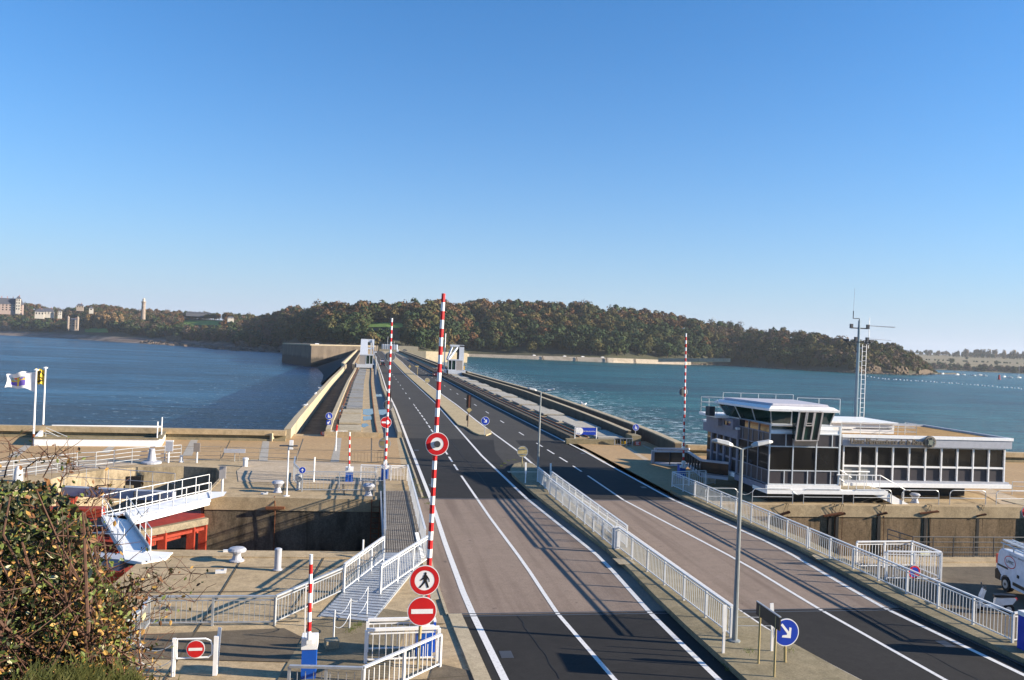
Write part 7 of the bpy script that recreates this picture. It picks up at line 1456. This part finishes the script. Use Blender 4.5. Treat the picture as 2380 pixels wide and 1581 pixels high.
for (x0_, y0_), (x1_, y1_), dd in (((270, 1425), (468, 1336), 6.1), ((300, 1400), (375, 1340), 6.2), ((270, 1440), (452, 1400), 6.0), ((60, 1110), (115, 1065), 6.6), ((100, 1110), (165, 1085), 6.5), ((10, 1110), (45, 1052), 6.7), ((210, 1190), (245, 1160), 6.5), ((140, 1130), (180, 1108), 6.6), ((200, 1170), (258, 1190), 6.4), ((280, 1420), (330, 1350), 6.2), ((255, 1440), (350, 1385), 6.1), ((250, 1400), (405, 1370), 6.1), ((300, 1450), (400, 1425), 6.0)):
    pts = branch(PD(x0_, y0_, dd), PD(x1_, y1_, dd - .1), .0055, .03, 9)
    for j in range(16): q = pts[int(g.integers(2, 9))]; d = g.normal(size=3) * .07; tw.tube([q, q + d * .6 + g.normal(size=3) * .01, q + d], .0025, 4, .0012); (tips.append((q, q + d)) if g.random() < .35 else None)
tw.build('branches', bush)
LV = {k: ([], []) for k in range(5)}
def leaf(c, k, s):
    V, Fc = LV[k]; nn = g.normal(size=3); nn /= np.linalg.norm(nn); a = np.cross(nn, g.normal(size=3)); a /= np.linalg.norm(a); b2 = np.cross(nn, a); o_ = len(V)
    V += [c - a * s, c - a * s * .2 + b2 * s * .52 + nn * s * .12, c + a * s, c - a * s * .2 - b2 * s * .52 + nn * s * .12, c + a * s * .45 + b2 * s * .4 + nn * s * .1, c + a * s * .45 - b2 * s * .4 + nn * s * .1]; Fc += [(o_, o_ + 3, o_ + 5, o_ + 2), (o_, o_ + 2, o_ + 4, o_ + 1)]
for q, e in tips:
    v = (e - EYE); px = CX + F * (v @ rt) / (v @ fw); py = CY - F * (v @ up) / (v @ fw)
    inner = inpoly(px, py); low = (py - 1250) / 300
    for j in range(int(g.integers(9, 17)) if inner else 2):
        c = q + (e - q) * g.uniform(.2, 1.1) + g.normal(size=3) * .035; r = g.random()
        gold = .60 if py < 1200 or (px > 150 and py > 1380) else .34
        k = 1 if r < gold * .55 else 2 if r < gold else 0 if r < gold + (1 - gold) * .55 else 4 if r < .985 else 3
        leaf(c, k, g.uniform(.010, .023) * (1.6 if k == 3 else 1))
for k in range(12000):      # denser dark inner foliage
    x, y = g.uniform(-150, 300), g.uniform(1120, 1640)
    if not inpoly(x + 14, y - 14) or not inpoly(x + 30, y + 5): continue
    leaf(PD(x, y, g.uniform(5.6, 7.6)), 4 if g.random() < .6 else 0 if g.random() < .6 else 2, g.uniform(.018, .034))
for k, m in enumerate((LG, LY, LR, LP_, LDK)):
    V, Fc = LV[k]; me = bpy.data.meshes.new('foliage'); me.from_pydata([tuple(np.array(p) - np.array(bush.location)) for p in V], [], Fc); me.materials.append(m); me.update(); o = bpy.data.objects.new('foliage', me); COL.objects.link(o); o.parent = bush; o['label'] = ['green leaves', 'golden leaves', 'russet leaves', 'large pale leaves', 'dark inner leaves'][k]
# dry grass tuft under the bush, weeds on the kerbs
def weeds(name, label, spots, m, h, n, cat='weeds'):
    mb = MB(m)
    for s in spots:
        for _ in range(n): a = s + np.array((g.normal() * h * .8, g.normal() * h * .8, 0)); b_ = a + np.array((g.normal() * h * .4, g.normal() * h * .4, h * g.uniform(.4, 1))); w_ = h * .06; mb.add([a - (w_, 0, 0), a + (w_, 0, 0), b_], [(0, 1, 2)])
    return tag(mb.build(name), label, cat, kind='stuff')
weeds('grass_tufts', 'fine olive conifer like tufts at the foot of the bush', [PD(x, 1612 + g.uniform(-60, 20), 5.0) - np.array((0, 0, .06)) for x in np.linspace(95, 300, 34)], lm('tuft_green', [(.05, .06, .018), (.11, .115, .03), (.18, .16, .05)]), .10, 60, 'grass')
weeds('kerb_weeds', 'small green weeds growing along the kerbs and joints', [P(1640 + k * 7, 1470 + k * 11, .02) for k in range(9)] + [P(1740, 1516, ISL), P(1833, 1512, ISL), P(1165, 1084, .05), P(1172, 1078, .1), P(1182, 1072, .15), P(1197, 1070, .15), P(820, 1462), P(828, 1455), P(812, 1468), P(836, 1452)] + [P(963 + k * 8, 1115 + k * 14, .03) for k in range(6)], LG, .13, 34)

# ================================================================== THE AIR
hm = bpy.data.materials.new('haze_air'); hm.use_nodes = True; t_ = hm.node_tree; t_.nodes.clear(); pv = t_.nodes.new('ShaderNodeVolumePrincipled'); ho = t_.nodes.new('ShaderNodeOutputMaterial')
pv.inputs['Color'].default_value = (.86, .92, 1, 1); pv.inputs['Density'].default_value = 6e-5; pv.inputs['Anisotropy'].default_value = .2; t_.links.new(pv.outputs[0], ho.inputs['Volume'])
mb = MB(hm); mb.bb(-4700, -120, -30, 4700, 5200, 135); tag(mb.build('haze'), 'thin pale sea air softening the far shore', 'haze', kind='stuff')
